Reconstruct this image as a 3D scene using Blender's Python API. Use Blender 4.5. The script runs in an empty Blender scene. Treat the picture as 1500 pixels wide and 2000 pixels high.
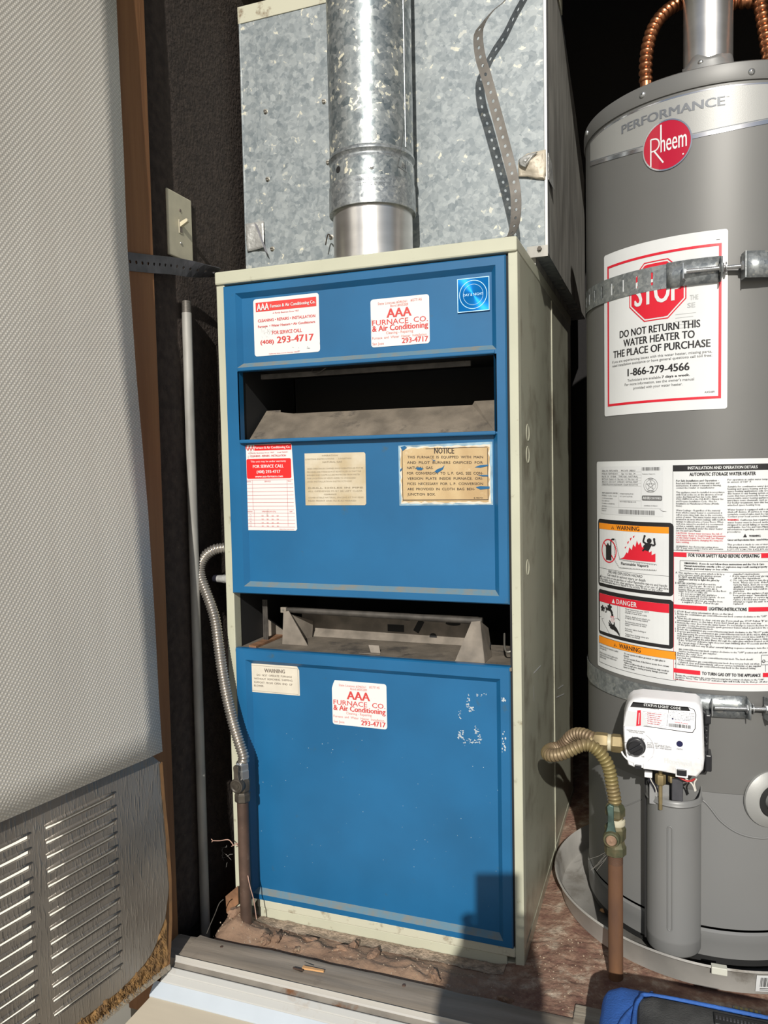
import bpy, bmesh, math, random
from math import sin, cos, pi, radians, sqrt, atan2
from mathutils import Vector, Matrix, noise
random.seed(7)
S = bpy.context.scene
# ------------------------------------------------------------------ camera
F = 1510.0
CAM = Vector((0.7876236, -1.2715439, 0.8394466))
YAW, PITCH, ROLL = -0.3513781, 0.0575815, 0.0202616
_f = Vector((sin(YAW)*cos(PITCH), cos(YAW)*cos(PITCH), -sin(PITCH)))
_r = Vector((cos(YAW), -sin(YAW), 0)); _d = _f.cross(_r)
CR = cos(ROLL)*_r + sin(ROLL)*_d
CD = -sin(ROLL)*_r + cos(ROLL)*_d
cam_data = bpy.data.cameras.new('camera'); cam = bpy.data.objects.new('camera', cam_data)
S.collection.objects.link(cam)
cam_data.sensor_fit = 'HORIZONTAL'; cam_data.sensor_width = 36.0; cam_data.lens = 36.0*F/1500.0
cam_data.clip_start = 0.005; cam_data.clip_end = 200
cam.matrix_world = Matrix(((CR.x, -CD.x, -_f.x, CAM.x), (CR.y, -CD.y, -_f.y, CAM.y), (CR.z, -CD.z, -_f.z, CAM.z), (0, 0, 0, 1)))
S.camera = cam
# ------------------------------------------------------------------ sun, sky, exposure
SUN_DIR = Vector((-0.1718, 0.8619, -0.4771)).normalized()      # the way the light travels
sd = bpy.data.lights.new('sun', 'SUN'); sd.energy = 4.25; sd.angle = radians(0.53); sd.color = (1.0, 0.962, 0.895)
sun = bpy.data.objects.new('sun', sd); S.collection.objects.link(sun)
sun.rotation_euler = SUN_DIR.to_track_quat('-Z', 'Y').to_euler(); sun.location = CAM - SUN_DIR*20
world = bpy.data.worlds.new('sky'); S.world = world; world.use_nodes = True
wn = world.node_tree.nodes; wl = world.node_tree.links; wn.clear()
wo = wn.new('ShaderNodeOutputWorld'); wb = wn.new('ShaderNodeBackground'); ws = wn.new('ShaderNodeTexSky')
ws.sky_type = 'NISHITA'; ws.sun_disc = False; ws.sun_elevation = radians(28.5)
ws.sun_rotation = atan2(-SUN_DIR.x, -SUN_DIR.y)
wb.inputs['Strength'].default_value = 0.065
wl.new(ws.outputs[0], wb.inputs['Color']); wl.new(wb.outputs[0], wo.inputs['Surface'])
vs = S.view_settings
vs.view_transform = 'Standard'; vs.look = 'None'; vs.exposure = 0.0; vs.gamma = 1.0; vs.use_curve_mapping = False

# ------------------------------------------------------------------ pixel -> point on a real plane
def ray(x, y): return CR*((x-750)/F) + CD*((y-1000)/F) + _f
def onY(x, y, v=0.0): d = ray(x, y); return CAM + d*((v-CAM.y)/d.y)
def onX(x, y, v=0.0): d = ray(x, y); return CAM + d*((v-CAM.x)/d.x)
def onZ(x, y, v=0.0): d = ray(x, y); return CAM + d*((v-CAM.z)/d.z)

# ------------------------------------------------------------------ materials
MATS = {}
def nd(nt, t, **kw):
    n = nt.nodes.new(t)
    for k, v in kw.items():
        if hasattr(n, k) and k not in n.inputs: setattr(n, k, v)
        else: n.inputs[k].default_value = v
    return n
def mat(name, col, rough=0.5, metal=0.0, spec=0.5, var=0.0, vscale=20.0, col2=None, bump=0.0, bscale=200.0, stretch=None, emit=None,
        spots=None, spot_scale=60.0, spot_lo=0.62, spot_hi=0.7, coat=0.0, rvar=0.0):
    m = bpy.data.materials.new(name); m.use_nodes = True; nt = m.node_tree
    b = nt.nodes['Principled BSDF']; L = nt.links.new
    c4 = (*col, 1)
    b.inputs['Base Color'].default_value = c4; b.inputs['Roughness'].default_value = rough; b.inputs['Metallic'].default_value = metal
    b.inputs['Specular IOR Level'].default_value = spec
    if coat: b.inputs['Coat Weight'].default_value = coat
    tc = nd(nt, 'ShaderNodeTexCoord'); src = tc.outputs['Object']
    if stretch:
        mp = nd(nt, 'ShaderNodeMapping'); mp.inputs['Scale'].default_value = stretch; L(src, mp.inputs['Vector']); src = mp.outputs[0]
    out = None
    if var or col2:
        n = nd(nt, 'ShaderNodeTexNoise'); n.inputs['Scale'].default_value = vscale; n.inputs['Detail'].default_value = 6; L(src, n.inputs['Vector'])
        mx = nd(nt, 'ShaderNodeMix', data_type='RGBA'); r = nd(nt, 'ShaderNodeValToRGB')
        r.color_ramp.elements[0].position = .35; r.color_ramp.elements[1].position = .65
        L(n.outputs['Fac'], r.inputs[0]); L(r.outputs[0], mx.inputs[0])
        k = 1-var
        mx.inputs[6].default_value = c4 if col2 else (col[0]*k, col[1]*k, col[2]*k, 1)
        mx.inputs[7].default_value = (*col2, 1) if col2 else (min(1, col[0]*(1+var)), min(1, col[1]*(1+var)), min(1, col[2]*(1+var)), 1)
        out = mx.outputs[2]
        if rvar:
            mr = nd(nt, 'ShaderNodeMapRange'); mr.inputs[3].default_value = rough-rvar; mr.inputs[4].default_value = rough+rvar
            L(n.outputs['Fac'], mr.inputs[0]); L(mr.outputs[0], b.inputs['Roughness'])
    if spots:
        n2 = nd(nt, 'ShaderNodeTexNoise'); n2.inputs['Scale'].default_value = spot_scale; n2.inputs['Detail'].default_value = 8; n2.inputs['Roughness'].default_value = .65; L(tc.outputs['Object'], n2.inputs['Vector'])
        r2 = nd(nt, 'ShaderNodeValToRGB'); r2.color_ramp.elements[0].position = spot_lo; r2.color_ramp.elements[1].position = spot_hi
        L(n2.outputs['Fac'], r2.inputs[0])
        m2 = nd(nt, 'ShaderNodeMix', data_type='RGBA'); L(r2.outputs[0], m2.inputs[0])
        if out: L(out, m2.inputs[6])
        else: m2.inputs[6].default_value = c4
        m2.inputs[7].default_value = (*spots, 1); out = m2.outputs[2]
    if out: L(out, b.inputs['Base Color'])
    if bump:
        n3 = nd(nt, 'ShaderNodeTexNoise'); n3.inputs['Scale'].default_value = bscale; n3.inputs['Detail'].default_value = 5; L(src, n3.inputs['Vector'])
        bp = nd(nt, 'ShaderNodeBump'); bp.inputs['Strength'].default_value = bump; bp.inputs['Distance'].default_value = .004
        L(n3.outputs['Fac'], bp.inputs['Height']); L(bp.outputs[0], b.inputs['Normal'])
    MATS[name] = m
    return m

def galvanised(name, dark, mid, light, cell, metal, rough, bright=.12):
    """zinc spangle: warped Voronoi crystals, each with its own tone and gloss"""
    m = bpy.data.materials.new(name); m.use_nodes = True; nt = m.node_tree; L = nt.links.new
    b = nt.nodes['Principled BSDF']; tc = nd(nt, 'ShaderNodeTexCoord')
    nz = nd(nt, 'ShaderNodeTexNoise'); nz.inputs['Scale'].default_value = cell*1.1; nz.inputs['Detail'].default_value = 3; L(tc.outputs['Object'], nz.inputs['Vector'])
    mp = nd(nt, 'ShaderNodeVectorMath', operation='MULTIPLY_ADD'); mp.inputs[1].default_value = (.9/cell,)*3
    L(nz.outputs['Color'], mp.inputs[0]); L(tc.outputs['Object'], mp.inputs[2])
    v1 = nd(nt, 'ShaderNodeTexVoronoi'); v1.inputs['Scale'].default_value = cell; L(mp.outputs[0], v1.inputs['Vector'])
    v2 = nd(nt, 'ShaderNodeTexVoronoi'); v2.inputs['Scale'].default_value = cell*1.9; L(mp.outputs[0], v2.inputs['Vector'])
    s1 = nd(nt, 'ShaderNodeSeparateColor'); L(v1.outputs['Color'], s1.inputs[0])
    s2 = nd(nt, 'ShaderNodeSeparateColor'); L(v2.outputs['Color'], s2.inputs[0])
    ad = nd(nt, 'ShaderNodeMath', operation='MULTIPLY_ADD'); ad.inputs[1].default_value = .45; L(s2.outputs[0], ad.inputs[0])
    ml = nd(nt, 'ShaderNodeMath', operation='MULTIPLY'); ml.inputs[1].default_value = .55; L(s1.outputs[0], ml.inputs[0]); L(ml.outputs[0], ad.inputs[2])
    r = nd(nt, 'ShaderNodeValToRGB'); e = r.color_ramp.elements
    e[0].position = .08; e[0].color = (*dark, 1); e[1].position = 1-bright; e[1].color = (*mid, 1)
    x = e.new(.5); x.color = tuple((dark[i]*.5+mid[i]*.5) for i in range(3)) + (1,)
    y = e.new(min(.99, 1-bright+.05)); y.color = (*light, 1)
    L(ad.outputs[0], r.inputs[0]); L(r.outputs[0], b.inputs['Base Color'])
    mr = nd(nt, 'ShaderNodeMapRange'); mr.inputs[3].default_value = rough-.1; mr.inputs[4].default_value = rough+.12; L(s1.outputs[1], mr.inputs[0]); L(mr.outputs[0], b.inputs['Roughness'])
    b.inputs['Metallic'].default_value = metal
    MATS[name] = m; return m

M = MATS
mat('blue_paint', (.009, .108, .25), .42, spec=.5, var=.10, vscale=6, spots=(.05, .09, .10), spot_scale=26, spot_lo=.66, spot_hi=.82)
mat('blue_dusty', (.10, .19, .25), .75, spots=(.17, .18, .165), spot_scale=40, spot_lo=.45, spot_hi=.65)
mat('blue_dark', (.010, .06, .13), .5)
mat('cream_paint', (.47, .47, .36), .45, spots=(.22, .19, .12), spot_scale=45, spot_lo=.63, spot_hi=.75, var=.05, vscale=8)
mat('cream_side_shade', (.40, .40, .31), .33, spots=(.20, .18, .13), spot_scale=9, spot_lo=.5, spot_hi=.72, stretch=(1, 3, 1), spec=.6)  # the same cream paint, darkened for the grazing light on the sides
mat('cream_dirty', (.50, .49, .38), .6, spots=(.16, .10, .05), spot_scale=30, spot_lo=.55, spot_hi=.7)
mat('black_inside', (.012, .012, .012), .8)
mat('dust_metal', (.155, .13, .10), .9, var=.25, vscale=25, spots=(.07, .06, .05), spot_scale=18, spot_lo=.56, spot_hi=.66, bump=.3, bscale=500)
mat('bracket_metal', (.23, .20, .165), .6, metal=.25, var=.25, vscale=30)
mat('bar_metal', (.065, .058, .05), .6, metal=.3, var=.3, vscale=50)
galvanised('galv_duct', (.17, .20, .215), (.34, .37, .375), (.60, .58, .48), 78, .15, .45, .10)
galvanised('galv_pipe', (.12, .145, .155), (.33, .35, .345), (.80, .76, .60), 88, .42, .36, .16)
galvanised('galv_strap', (.20, .22, .23), (.40, .42, .42), (.5, .5, .46), 130, .6, .36)
mat('bare_aluminium', (.60, .58, .55), .30, metal=.85, var=.12, vscale=9, stretch=(1, 1, 2.5))
mat('tin_light', (.50, .50, .49), .35, metal=.7, var=.1, vscale=30)
mat('strap_metal', (.19, .175, .155), .5, metal=.55, var=.15, vscale=40)
mat('strap_dark', (.10, .10, .11), .5, metal=.6, var=.2, vscale=40)
mat('zinc_bolt', (.55, .56, .56), .28, metal=.85)
mat('screw_metal', (.40, .38, .33), .35, metal=.7)
mat('duct_tape', (.46, .46, .44), .45, metal=.35, var=.15, vscale=40, bump=.5, bscale=120)
mat('tape_residue', (.52, .46, .36), .5, metal=.1, var=.3, vscale=30, bump=.4, bscale=90)
mat('galv_old', (.33, .32, .29), .55, metal=.15, var=.25, vscale=30, stretch=(1, 1, .25))
mat('conduit_steel', (.44, .41, .37), .32, metal=.8, var=.12, vscale=40)
mat('iron_brown', (.085, .052, .038), .6, metal=.2, var=.25, vscale=30, spots=(.16, .12, .09), spot_scale=60, spot_lo=.6, spot_hi=.75)
mat('iron_dark', (.07, .06, .048), .5, metal=.45, var=.3, vscale=60)
mat('rust_pipe', (.085, .043, .027), .8, metal=.05, col2=(.19, .088, .036), vscale=16, stretch=(1, 1, .35), spots=(.07, .035, .02), spot_scale=70, spot_lo=.63, spot_hi=.75)
mat('brass', (.27, .21, .105), .5, metal=.4, var=.2, vscale=40)
mat('brass_flex', (.20, .14, .09), .5, metal=.35, col2=(.25, .205, .08), vscale=10)
mat('brass_green', (.07, .075, .04), .55, metal=.3, col2=(.17, .14, .075), vscale=45)
mat('verdigris', (.06, .10, .085), .55, metal=.3, var=.35, vscale=60)
mat('copper', (.42, .17, .08), .32, metal=.95, var=.15, vscale=30)
mat('heater_grey', (.155, .154, .147), .46, spec=.4, metal=.2, var=.03, vscale=5)
mat('heater_grey_low', (.195, .196, .192), .42, spec=.45, metal=.1, var=.03, vscale=5)
mat('heater_band', (.33, .33, .315), .45, metal=.2, bump=.06, bscale=900)
mat('band_silver', (.58, .58, .60), .18, metal=.9)
mat('chrome_letter', (.16, .17, .185), .5, metal=.2)
mat('gasket_gap_black', (.012, .012, .012), .6)
mat('label_white', (.66, .67, .665), .38, var=.03, vscale=12)
mat('label_grey', (.62, .63, .63), .4)
mat('label_red', (.62, .012, .03), .4)
mat('red_badge', (.42, .006, .028), .28, coat=.3)
mat('ink_black', (.012, .011, .012), .5)
mat('ink_grey', (.12, .12, .12), .5)
mat('ink_faint', (.42, .43, .42), .5)
mat('label_orange', (.83, .27, .01), .4)
mat('sticker_white', (.69, .68, .665), .42, spots=(.50, .48, .44), spot_scale=30, spot_lo=.64, spot_hi=.7)
mat('sticker_red', (.66, .045, .04), .45)
mat('ink_red', (.56, .055, .05), .5)
mat('ink_red_soft', (.62, .22, .19), .5)
mat('bright_red', (.78, .015, .015), .42)
mat('sticker_tan', (.58, .52, .40), .6, col2=(.45, .36, .22), vscale=22, spots=(.66, .63, .56), spot_scale=14, spot_lo=.6, spot_hi=.68)
mat('ink_tan', (.30, .25, .17), .6)
mat('notice_tan', (.55, .41, .22), .55, col2=(.43, .29, .14), vscale=18, spots=(.66, .56, .38), spot_scale=22, spot_lo=.58, spot_hi=.7, stretch=(1, 1, .5))
mat('notice_white', (.50, .58, .62), .6, col2=(.62, .64, .62), vscale=60)
mat('notice_ink', (.035, .022, .015), .6)
mat('sticker_cream', (.62, .57, .47), .5, var=.06, vscale=30)
mat('ink_brown', (.17, .14, .115), .6)
mat('tape_ghost', (.22, .34, .42), .6, var=.3, vscale=60)
mat('ctrl_white', (.76, .76, .77), .36, spots=(.58, .56, .52), spot_scale=14, spot_lo=.55, spot_hi=.72)
mat('ctrl_black', (.016, .016, .018), .35)
mat('ctrl_blue', (.012, .012, .06), .4)
mat('wire_red', (.45, .03, .03), .4); mat('wire_white', (.6, .58, .52), .4); mat('wire_black', (.02, .02, .03), .4)
mat('pan_metal', (.40, .385, .355), .45, metal=.25, var=.22, vscale=8, spots=(.20, .18, .15), spot_scale=10, spot_lo=.55, spot_hi=.7)
mat('pan_clip', (.58, .58, .50), .5)
mat('floor_dirt', (.20, .125, .082), .95, col2=(.29, .19, .125), vscale=14, bump=.8, bscale=110, spots=(.45, .36, .28), spot_scale=60, spot_lo=.63, spot_hi=.72)
mat('clod', (.25, .155, .10), .95, var=.25, vscale=60, bump=.9, bscale=160, spots=(.42, .32, .22), spot_scale=70, spot_lo=.58, spot_hi=.7)
mat('pebble', (.36, .28, .20), .85, var=.3, vscale=60)
mat('mesh_stucco', (.35, .27, .20), .95, var=.35, vscale=90, bump=.9, bscale=220)
mat('sill_wood', (.215, .18, .14), .85, col2=(.30, .255, .205), vscale=8, stretch=(.5, 7, 5), bump=.4, bscale=9, spots=(.10, .075, .055), spot_scale=11, spot_lo=.6, spot_hi=.75)
mat('old_board', (.36, .32, .25), .8, col2=(.25, .21, .16), vscale=9, stretch=(.7, 9, 6), bump=.4, bscale=20)
mat('stud_wood', (.20, .085, .030), .75, col2=(.26, .12, .045), vscale=6, stretch=(9, 9, .5), bump=.2, bscale=30)
mat('splinter_wood', (.60, .33, .14), .7)
mat('felt_black', (.058, .043, .034), .95, col2=(.034, .025, .020), vscale=60, bump=.7, bscale=160, spots=(.14, .10, .07), spot_scale=160, spot_lo=.64, spot_hi=.74)
mat('dark_wall', (.007, .006, .006), .9, bump=.3, bscale=80)
mat('white_trim', (.46, .46, .44), .45, spots=(.36, .30, .24), spot_scale=16, spot_lo=.58, spot_hi=.72, stretch=(1, 4, 4))
mat('blue_trim', (.45, .50, .55), .4, var=.05, vscale=10)
mat('dirty_channel', (.26, .235, .20), .6, metal=.2, spots=(.20, .09, .04), spot_scale=18, spot_lo=.57, spot_hi=.68, var=.2, vscale=20)
mat('trim_ridge', (.52, .50, .46), .4, metal=.3)
mat('cream_board', (.64, .56, .43), .7, var=.04, vscale=6, stretch=(.6, 5, 1))
mat('concrete', (.52, .50, .46), .9, var=.12, vscale=6)
mat('siding', (.74, .71, .63), .6, var=.05, vscale=5)
mat('plate_ivory', (.52, .48, .35), .42, var=.06, vscale=40)
mat('toggle_ivory', (.62, .56, .40), .38)
mat('bag_blue', (.030, .115, .40), .75, var=.15, vscale=30, bump=.3, bscale=350)
mat('bag_grey', (.062, .062, .06), .9, var=.35, vscale=26, bump=.35, bscale=420)
mat('bag_logo', (.10, .085, .03), .8)
mat('zip_black', (.014, .014, .014), .5)
mat('fibre', (.33, .185, .065), .9, col2=(.15, .085, .035), vscale=80)
mat('board_edge', (.25, .125, .045), .8, col2=(.16, .085, .035), vscale=30)
mat('twig', (.42, .26, .20), .8); mat('rusty_plate', (.22, .11, .055), .8, var=.3, vscale=40)
mat('web', (.5, .48, .44), .9)
mat('skin', (.45, .27, .19), .55); mat('shirt', (.16, .17, .19), .9); mat('trousers', (.06, .07, .10), .9); mat('hair', (.03, .022, .017), .6)
mat('shoe', (.05, .045, .04), .6); mat('phone_black', (.012, .012, .014), .25)
mat('block_wood', (.42, .28, .15), .8, var=.2, vscale=20)

def sheet_material():
    """embossed plastic sheet on the door: fine diagonal rows of little cells"""
    m = bpy.data.materials.new('embossed_sheet'); m.use_nodes = True; nt = m.node_tree; L = nt.links.new
    b = nt.nodes['Principled BSDF']; tc = nd(nt, 'ShaderNodeTexCoord')
    def wave(sc, rot, prof='SIN'):
        mp = nd(nt, 'ShaderNodeMapping'); mp.inputs['Rotation'].default_value = rot; L(tc.outputs['UV'], mp.inputs['Vector'])
        w = nd(nt, 'ShaderNodeTexWave', wave_type='BANDS', bands_direction='X', wave_profile=prof); w.inputs['Scale'].default_value = sc; w.inputs['Distortion'].default_value = .25; w.inputs['Detail'].default_value = 1
        L(mp.outputs[0], w.inputs['Vector']); return w.outputs['Fac']
    a = wave(74, (0, 0, radians(62))); c = wave(60, (0, 0, radians(-38)))
    mn = nd(nt, 'ShaderNodeMath', operation='MULTIPLY'); L(a, mn.inputs[0]); L(c, mn.inputs[1])
    bp = nd(nt, 'ShaderNodeBump'); bp.inputs['Strength'].default_value = .35; bp.inputs['Distance'].default_value = .0016; L(mn.outputs[0], bp.inputs['Height'])
    L(bp.outputs[0], b.inputs['Normal'])
    n = nd(nt, 'ShaderNodeTexNoise'); n.inputs['Scale'].default_value = 5; n.inputs['Detail'].default_value = 7
    mp = nd(nt, 'ShaderNodeMapping'); mp.inputs['Scale'].default_value = (5, .45, 1); L(tc.outputs['UV'], mp.inputs['Vector']); L(mp.outputs[0], n.inputs['Vector'])
    r = nd(nt, 'ShaderNodeValToRGB'); e = r.color_ramp.elements
    e[0].position = .3; e[0].color = (.72, .68, .61, 1); e[1].position = .72; e[1].color = (.88, .85, .78, 1)
    L(n.outputs['Fac'], r.inputs[0])
    mx = nd(nt, 'ShaderNodeMix', data_type='RGBA'); mx.inputs[6].default_value = (.50, .47, .41, 1); L(mn.outputs[0], mx.inputs[0]); L(r.outputs[0], mx.inputs[7])
    L(mx.outputs[2], b.inputs['Base Color'])
    b.inputs['Roughness'].default_value = .36; b.inputs['Specular IOR Level'].default_value = .6
    MATS['embossed_sheet'] = m
sheet_material()
def foil_material():
    m = mat('door_foil', (.23, .205, .175), .34, metal=.4, var=.2, vscale=6)
    nt = m.node_tree; L = nt.links.new; b = nt.nodes['Principled BSDF']; tc = nd(nt, 'ShaderNodeTexCoord')
    mp = nd(nt, 'ShaderNodeMapping'); mp.inputs['Scale'].default_value = (260, 34, 1); L(tc.outputs['UV'], mp.inputs['Vector'])
    n = nd(nt, 'ShaderNodeTexNoise'); n.inputs['Scale'].default_value = 1; n.inputs['Detail'].default_value = 3; n.inputs['Distortion'].default_value = .5; L(mp.outputs[0], n.inputs['Vector'])
    r = nd(nt, 'ShaderNodeValToRGB'); r.color_ramp.elements[0].position = .5; r.color_ramp.elements[1].position = .78; L(n.outputs['Fac'], r.inputs[0])
    bp = nd(nt, 'ShaderNodeBump'); bp.inputs['Strength'].default_value = .55; bp.inputs['Distance'].default_value = .0016; L(r.outputs[0], bp.inputs['Height']); L(bp.outputs[0], b.inputs['Normal'])
foil_material()

def badge_material():
    m = bpy.data.materials.new('badge_blue'); m.use_nodes = True; nt = m.node_tree; b = nt.nodes['Principled BSDF']
    b.inputs['Base Color'].default_value = (.005, .21, .62, 1); b.inputs['Metallic'].default_value = .75; b.inputs['Roughness'].default_value = .28
    b.inputs['Anisotropic'].default_value = .8
    tg = nd(nt, 'ShaderNodeTangent', direction_type='RADIAL', axis='Y'); nt.links.new(tg.outputs[0], b.inputs['Tangent'])
    MATS['badge_blue'] = m
badge_material()
mat('badge_line', (.50, .75, .88), .3)
mat('scuff_paint', (.42, .47, .50), .6)
mat('valve_tan', (.27, .17, .11), .6, metal=.2, var=.3, vscale=60)

def floor_material():
    m = M['floor_dirt']; nt = m.node_tree; L = nt.links.new; b = nt.nodes['Principled BSDF']
    old = b.inputs['Base Color'].links[0].from_socket
    tc = nd(nt, 'ShaderNodeTexCoord')
    n = nd(nt, 'ShaderNodeTexNoise'); n.inputs['Scale'].default_value = 24; n.inputs['Detail'].default_value = 9; n.inputs['Roughness'].default_value = .7; L(tc.outputs['Object'], n.inputs['Vector'])
    # reddish painted concrete with pale salt crust to the right of the furnace
    sx = nd(nt, 'ShaderNodeSeparateXYZ'); L(tc.outputs['Object'], sx.inputs[0])
    red = nd(nt, 'ShaderNodeValToRGB'); e = red.color_ramp.elements
    e[0].position = .38; e[0].color = (.17, .085, .062, 1); e[1].position = .70; e[1].color = (.54, .46, .36, 1)
    x = e.new(.52); x.color = (.27, .165, .115, 1); L(n.outputs['Fac'], red.inputs[0])
    mr = nd(nt, 'ShaderNodeMapRange'); mr.inputs[1].default_value = .44; mr.inputs[2].default_value = .58; L(sx.outputs[0], mr.inputs[0])
    mx = nd(nt, 'ShaderNodeMix', data_type='RGBA'); L(mr.outputs[0], mx.inputs[0]); L(old, mx.inputs[6]); L(red.outputs[0], mx.inputs[7]); L(mx.outputs[2], b.inputs['Base Color'])
floor_material()

# ------------------------------------------------------------------ object helpers
def link(o): S.collection.objects.link(o); return o
ORIG = {}
def setp(o, label=None, cat=None, group=None, kind=None):
    for k, v in (('label', label), ('category', cat), ('group', group), ('kind', kind)):
        if v: o[k] = v
    return o
def thing(name, loc, label, cat, group=None):
    o = bpy.data.objects.new(name, None); link(o); o.location = loc; o.empty_display_size = .05
    ORIG[o] = Vector(loc); return setp(o, label, cat, group)
class MB:
    def __init__(s): s.v = []; s.f = []; s.uv = None
    def add(s, vs, fs):
        n = len(s.v); s.v += [Vector(v) for v in vs]; s.f += [tuple(i+n for i in f) for f in fs]; return s
    def box(s, a, b, bev=0.0):
        x0, y0, z0 = (min(a[i], b[i]) for i in range(3)); x1, y1, z1 = (max(a[i], b[i]) for i in range(3))
        if bev <= 0:
            return s.add([(x0,y0,z0),(x1,y0,z0),(x1,y1,z0),(x0,y1,z0),(x0,y0,z1),(x1,y0,z1),(x1,y1,z1),(x0,y1,z1)],
                         [(0,3,2,1),(4,5,6,7),(0,1,5,4),(1,2,6,5),(2,3,7,6),(3,0,4,7)])
        bm = bmesh.new(); bmesh.ops.create_cube(bm, size=1)
        for v in bm.verts: v.co = Vector((x0+(v.co.x+.5)*(x1-x0), y0+(v.co.y+.5)*(y1-y0), z0+(v.co.z+.5)*(z1-z0)))
        bmesh.ops.bevel(bm, geom=bm.edges[:], offset=bev, segments=2, profile=.5, affect='EDGES')
        bm.verts.index_update(); s.add([v.co.copy() for v in bm.verts], [[v.index for v in f.verts] for f in bm.faces]); bm.free(); return s
    def tube(s, pts, r, n=12, rad=None, caps=True):
        """swept round tube; rad(i,t) may give the radius at every point"""
        pts = [Vector(p) for p in pts]; N = len(pts); rings = []
        t0 = (pts[1]-pts[0]).normalized(); up = Vector((0, 0, 1)) if abs(t0.z) < .9 else Vector((1, 0, 0))
        u = t0.cross(up).normalized()
        base = len(s.v)
        for i, p in enumerate(pts):
            t = (pts[min(i+1, N-1)]-pts[max(i-1, 0)]).normalized()
            u = (u-t*u.dot(t)).normalized(); w = t.cross(u)
            rr = rad(i, i/(N-1)) if rad else r
            for k in range(n):
                a = 2*pi*k/n; s.v.append(p+(u*cos(a)+w*sin(a))*rr)
        for i in range(N-1):
            for k in range(n):
                a = base+i*n+k; b = base+i*n+(k+1) % n; s.f.append((a, b, b+n, a+n))
        if caps:
            s.f.append(tuple(base+k for k in range(n))[::-1]); s.f.append(tuple(base+(N-1)*n+k for k in range(n)))
        return s
    def lathe(s, prof, c=(0, 0, 0), axis='Z', n=48, a0=0.0, a1=2*pi, mtx=None, close=False):
        full = abs(a1-a0-2*pi) < 1e-6; m = n if full else n+1; base = len(s.v)
        for (r, h) in prof:
            for k in range(m):
                a = a0+(a1-a0)*k/n
                p = Vector((r*cos(a), r*sin(a), h))
                if axis == 'Y': p = Vector((r*cos(a), h, r*sin(a)))
                if axis == 'X': p = Vector((h, r*cos(a), r*sin(a)))
                p = (mtx @ p) if mtx else p+Vector(c)
                s.v.append(p)
        for i in range(len(prof)-1):
            for k in range(n):
                k2 = (k+1) % m
                a = base+i*m+k; b = base+i*m+k2; s.f.append((a, b, b+m, a+m))
        return s
    def prism(s, poly, axis, a, b):
        """poly of 2D points extruded along an axis: X:(y,z) Y:(x,z) Z:(x,y)"""
        def P(p, h):
            return {'X': (h, p[0], p[1]), 'Y': (p[0], h, p[1]), 'Z': (p[0], p[1], h)}[axis]
        n = len(poly)
        return s.add([P(p, a) for p in poly]+[P(p, b) for p in poly],
                     [tuple(range(n))[::-1], tuple(range(n, 2*n))]+[(i, (i+1) % n, n+(i+1) % n, n+i) for i in range(n)])
    def quad(s, a, b, c, d): return s.add([a, b, c, d], [(0, 1, 2, 3)])
    def build(s, name, m, parent=None, smooth=None, label=None, kind=None, bev=0.0, solid=0.0, sub=0, fixn=True):
        off = Vector((0, 0, 0)); p = parent
        if parent is not None: off = ORIG.get(parent, off)
        me = bpy.data.meshes.new(name); me.from_pydata([tuple(v-off) for v in s.v], [], s.f)
        if fixn:
            bm = bmesh.new(); bm.from_mesh(me); bmesh.ops.recalc_face_normals(bm, faces=bm.faces[:]); bm.to_mesh(me); bm.free()
        if s.uv:
            ul = me.uv_layers.new(name='UVMap')
            for lp in me.loops: ul.data[lp.index].uv = s.uv(s.v[lp.vertex_index])
        me.materials.append(M[m] if isinstance(m, str) else m)
        o = bpy.data.objects.new(name, me); link(o)
        if smooth is not None:
            for q in me.polygons: q.use_smooth = True
            me.set_sharp_from_angle(angle=radians(smooth))
        if parent is not None: o.parent = parent
        ORIG[o] = off
        if solid: md = o.modifiers.new('solid', 'SOLIDIFY'); md.thickness = solid; md.offset = 0
        if bev: md = o.modifiers.new('bevel', 'BEVEL'); md.width = bev; md.segments = 2; md.limit_method = 'ANGLE'
        if sub: md = o.modifiers.new('sub', 'SUBSURF'); md.levels = sub; md.render_levels = sub
        if label: o['label'] = label
        if kind: o['kind'] = kind
        return o
def struct(name, mb, m, **kw): o = mb.build(name, m, None, kind='structure', **kw); return o

def spline(pts, n):
    """Catmull-Rom through pts, n points per span"""
    pts = [Vector(p) for p in pts]; out = []
    for i in range(len(pts)-1):
        p0 = pts[max(i-1, 0)]; p1 = pts[i]; p2 = pts[i+1]; p3 = pts[min(i+2, len(pts)-1)]
        for k in range(n):
            t = k/n
            out.append(.5*((2*p1)+(p2-p0)*t+(2*p0-5*p1+4*p2-p3)*t*t+(3*p1-p0-3*p2+p3)*t**3))
    out.append(pts[-1]); return out
def resample(pts, step):
    L = [0.0]
    for a, b in zip(pts, pts[1:]): L.append(L[-1]+(b-a).length)
    n = max(2, int(round(L[-1]/step))); out = []; j = 0
    for i in range(n+1):
        d = L[-1]*i/n
        while j < len(L)-2 and L[j+1] < d: j += 1
        k = (d-L[j])/max(1e-9, L[j+1]-L[j]); out.append(pts[j].lerp(pts[j+1], k))
    return out
def corrugated(path, r, amp, pitch, n=14):
    pts = resample(path, pitch/4)
    mb = MB(); mb.tube(pts, r, n, rad=lambda i, t: r-amp*(0 if i % 4 in (1, 2) else 1)*(1 if i % 4 == 0 else .55)); return mb

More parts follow.
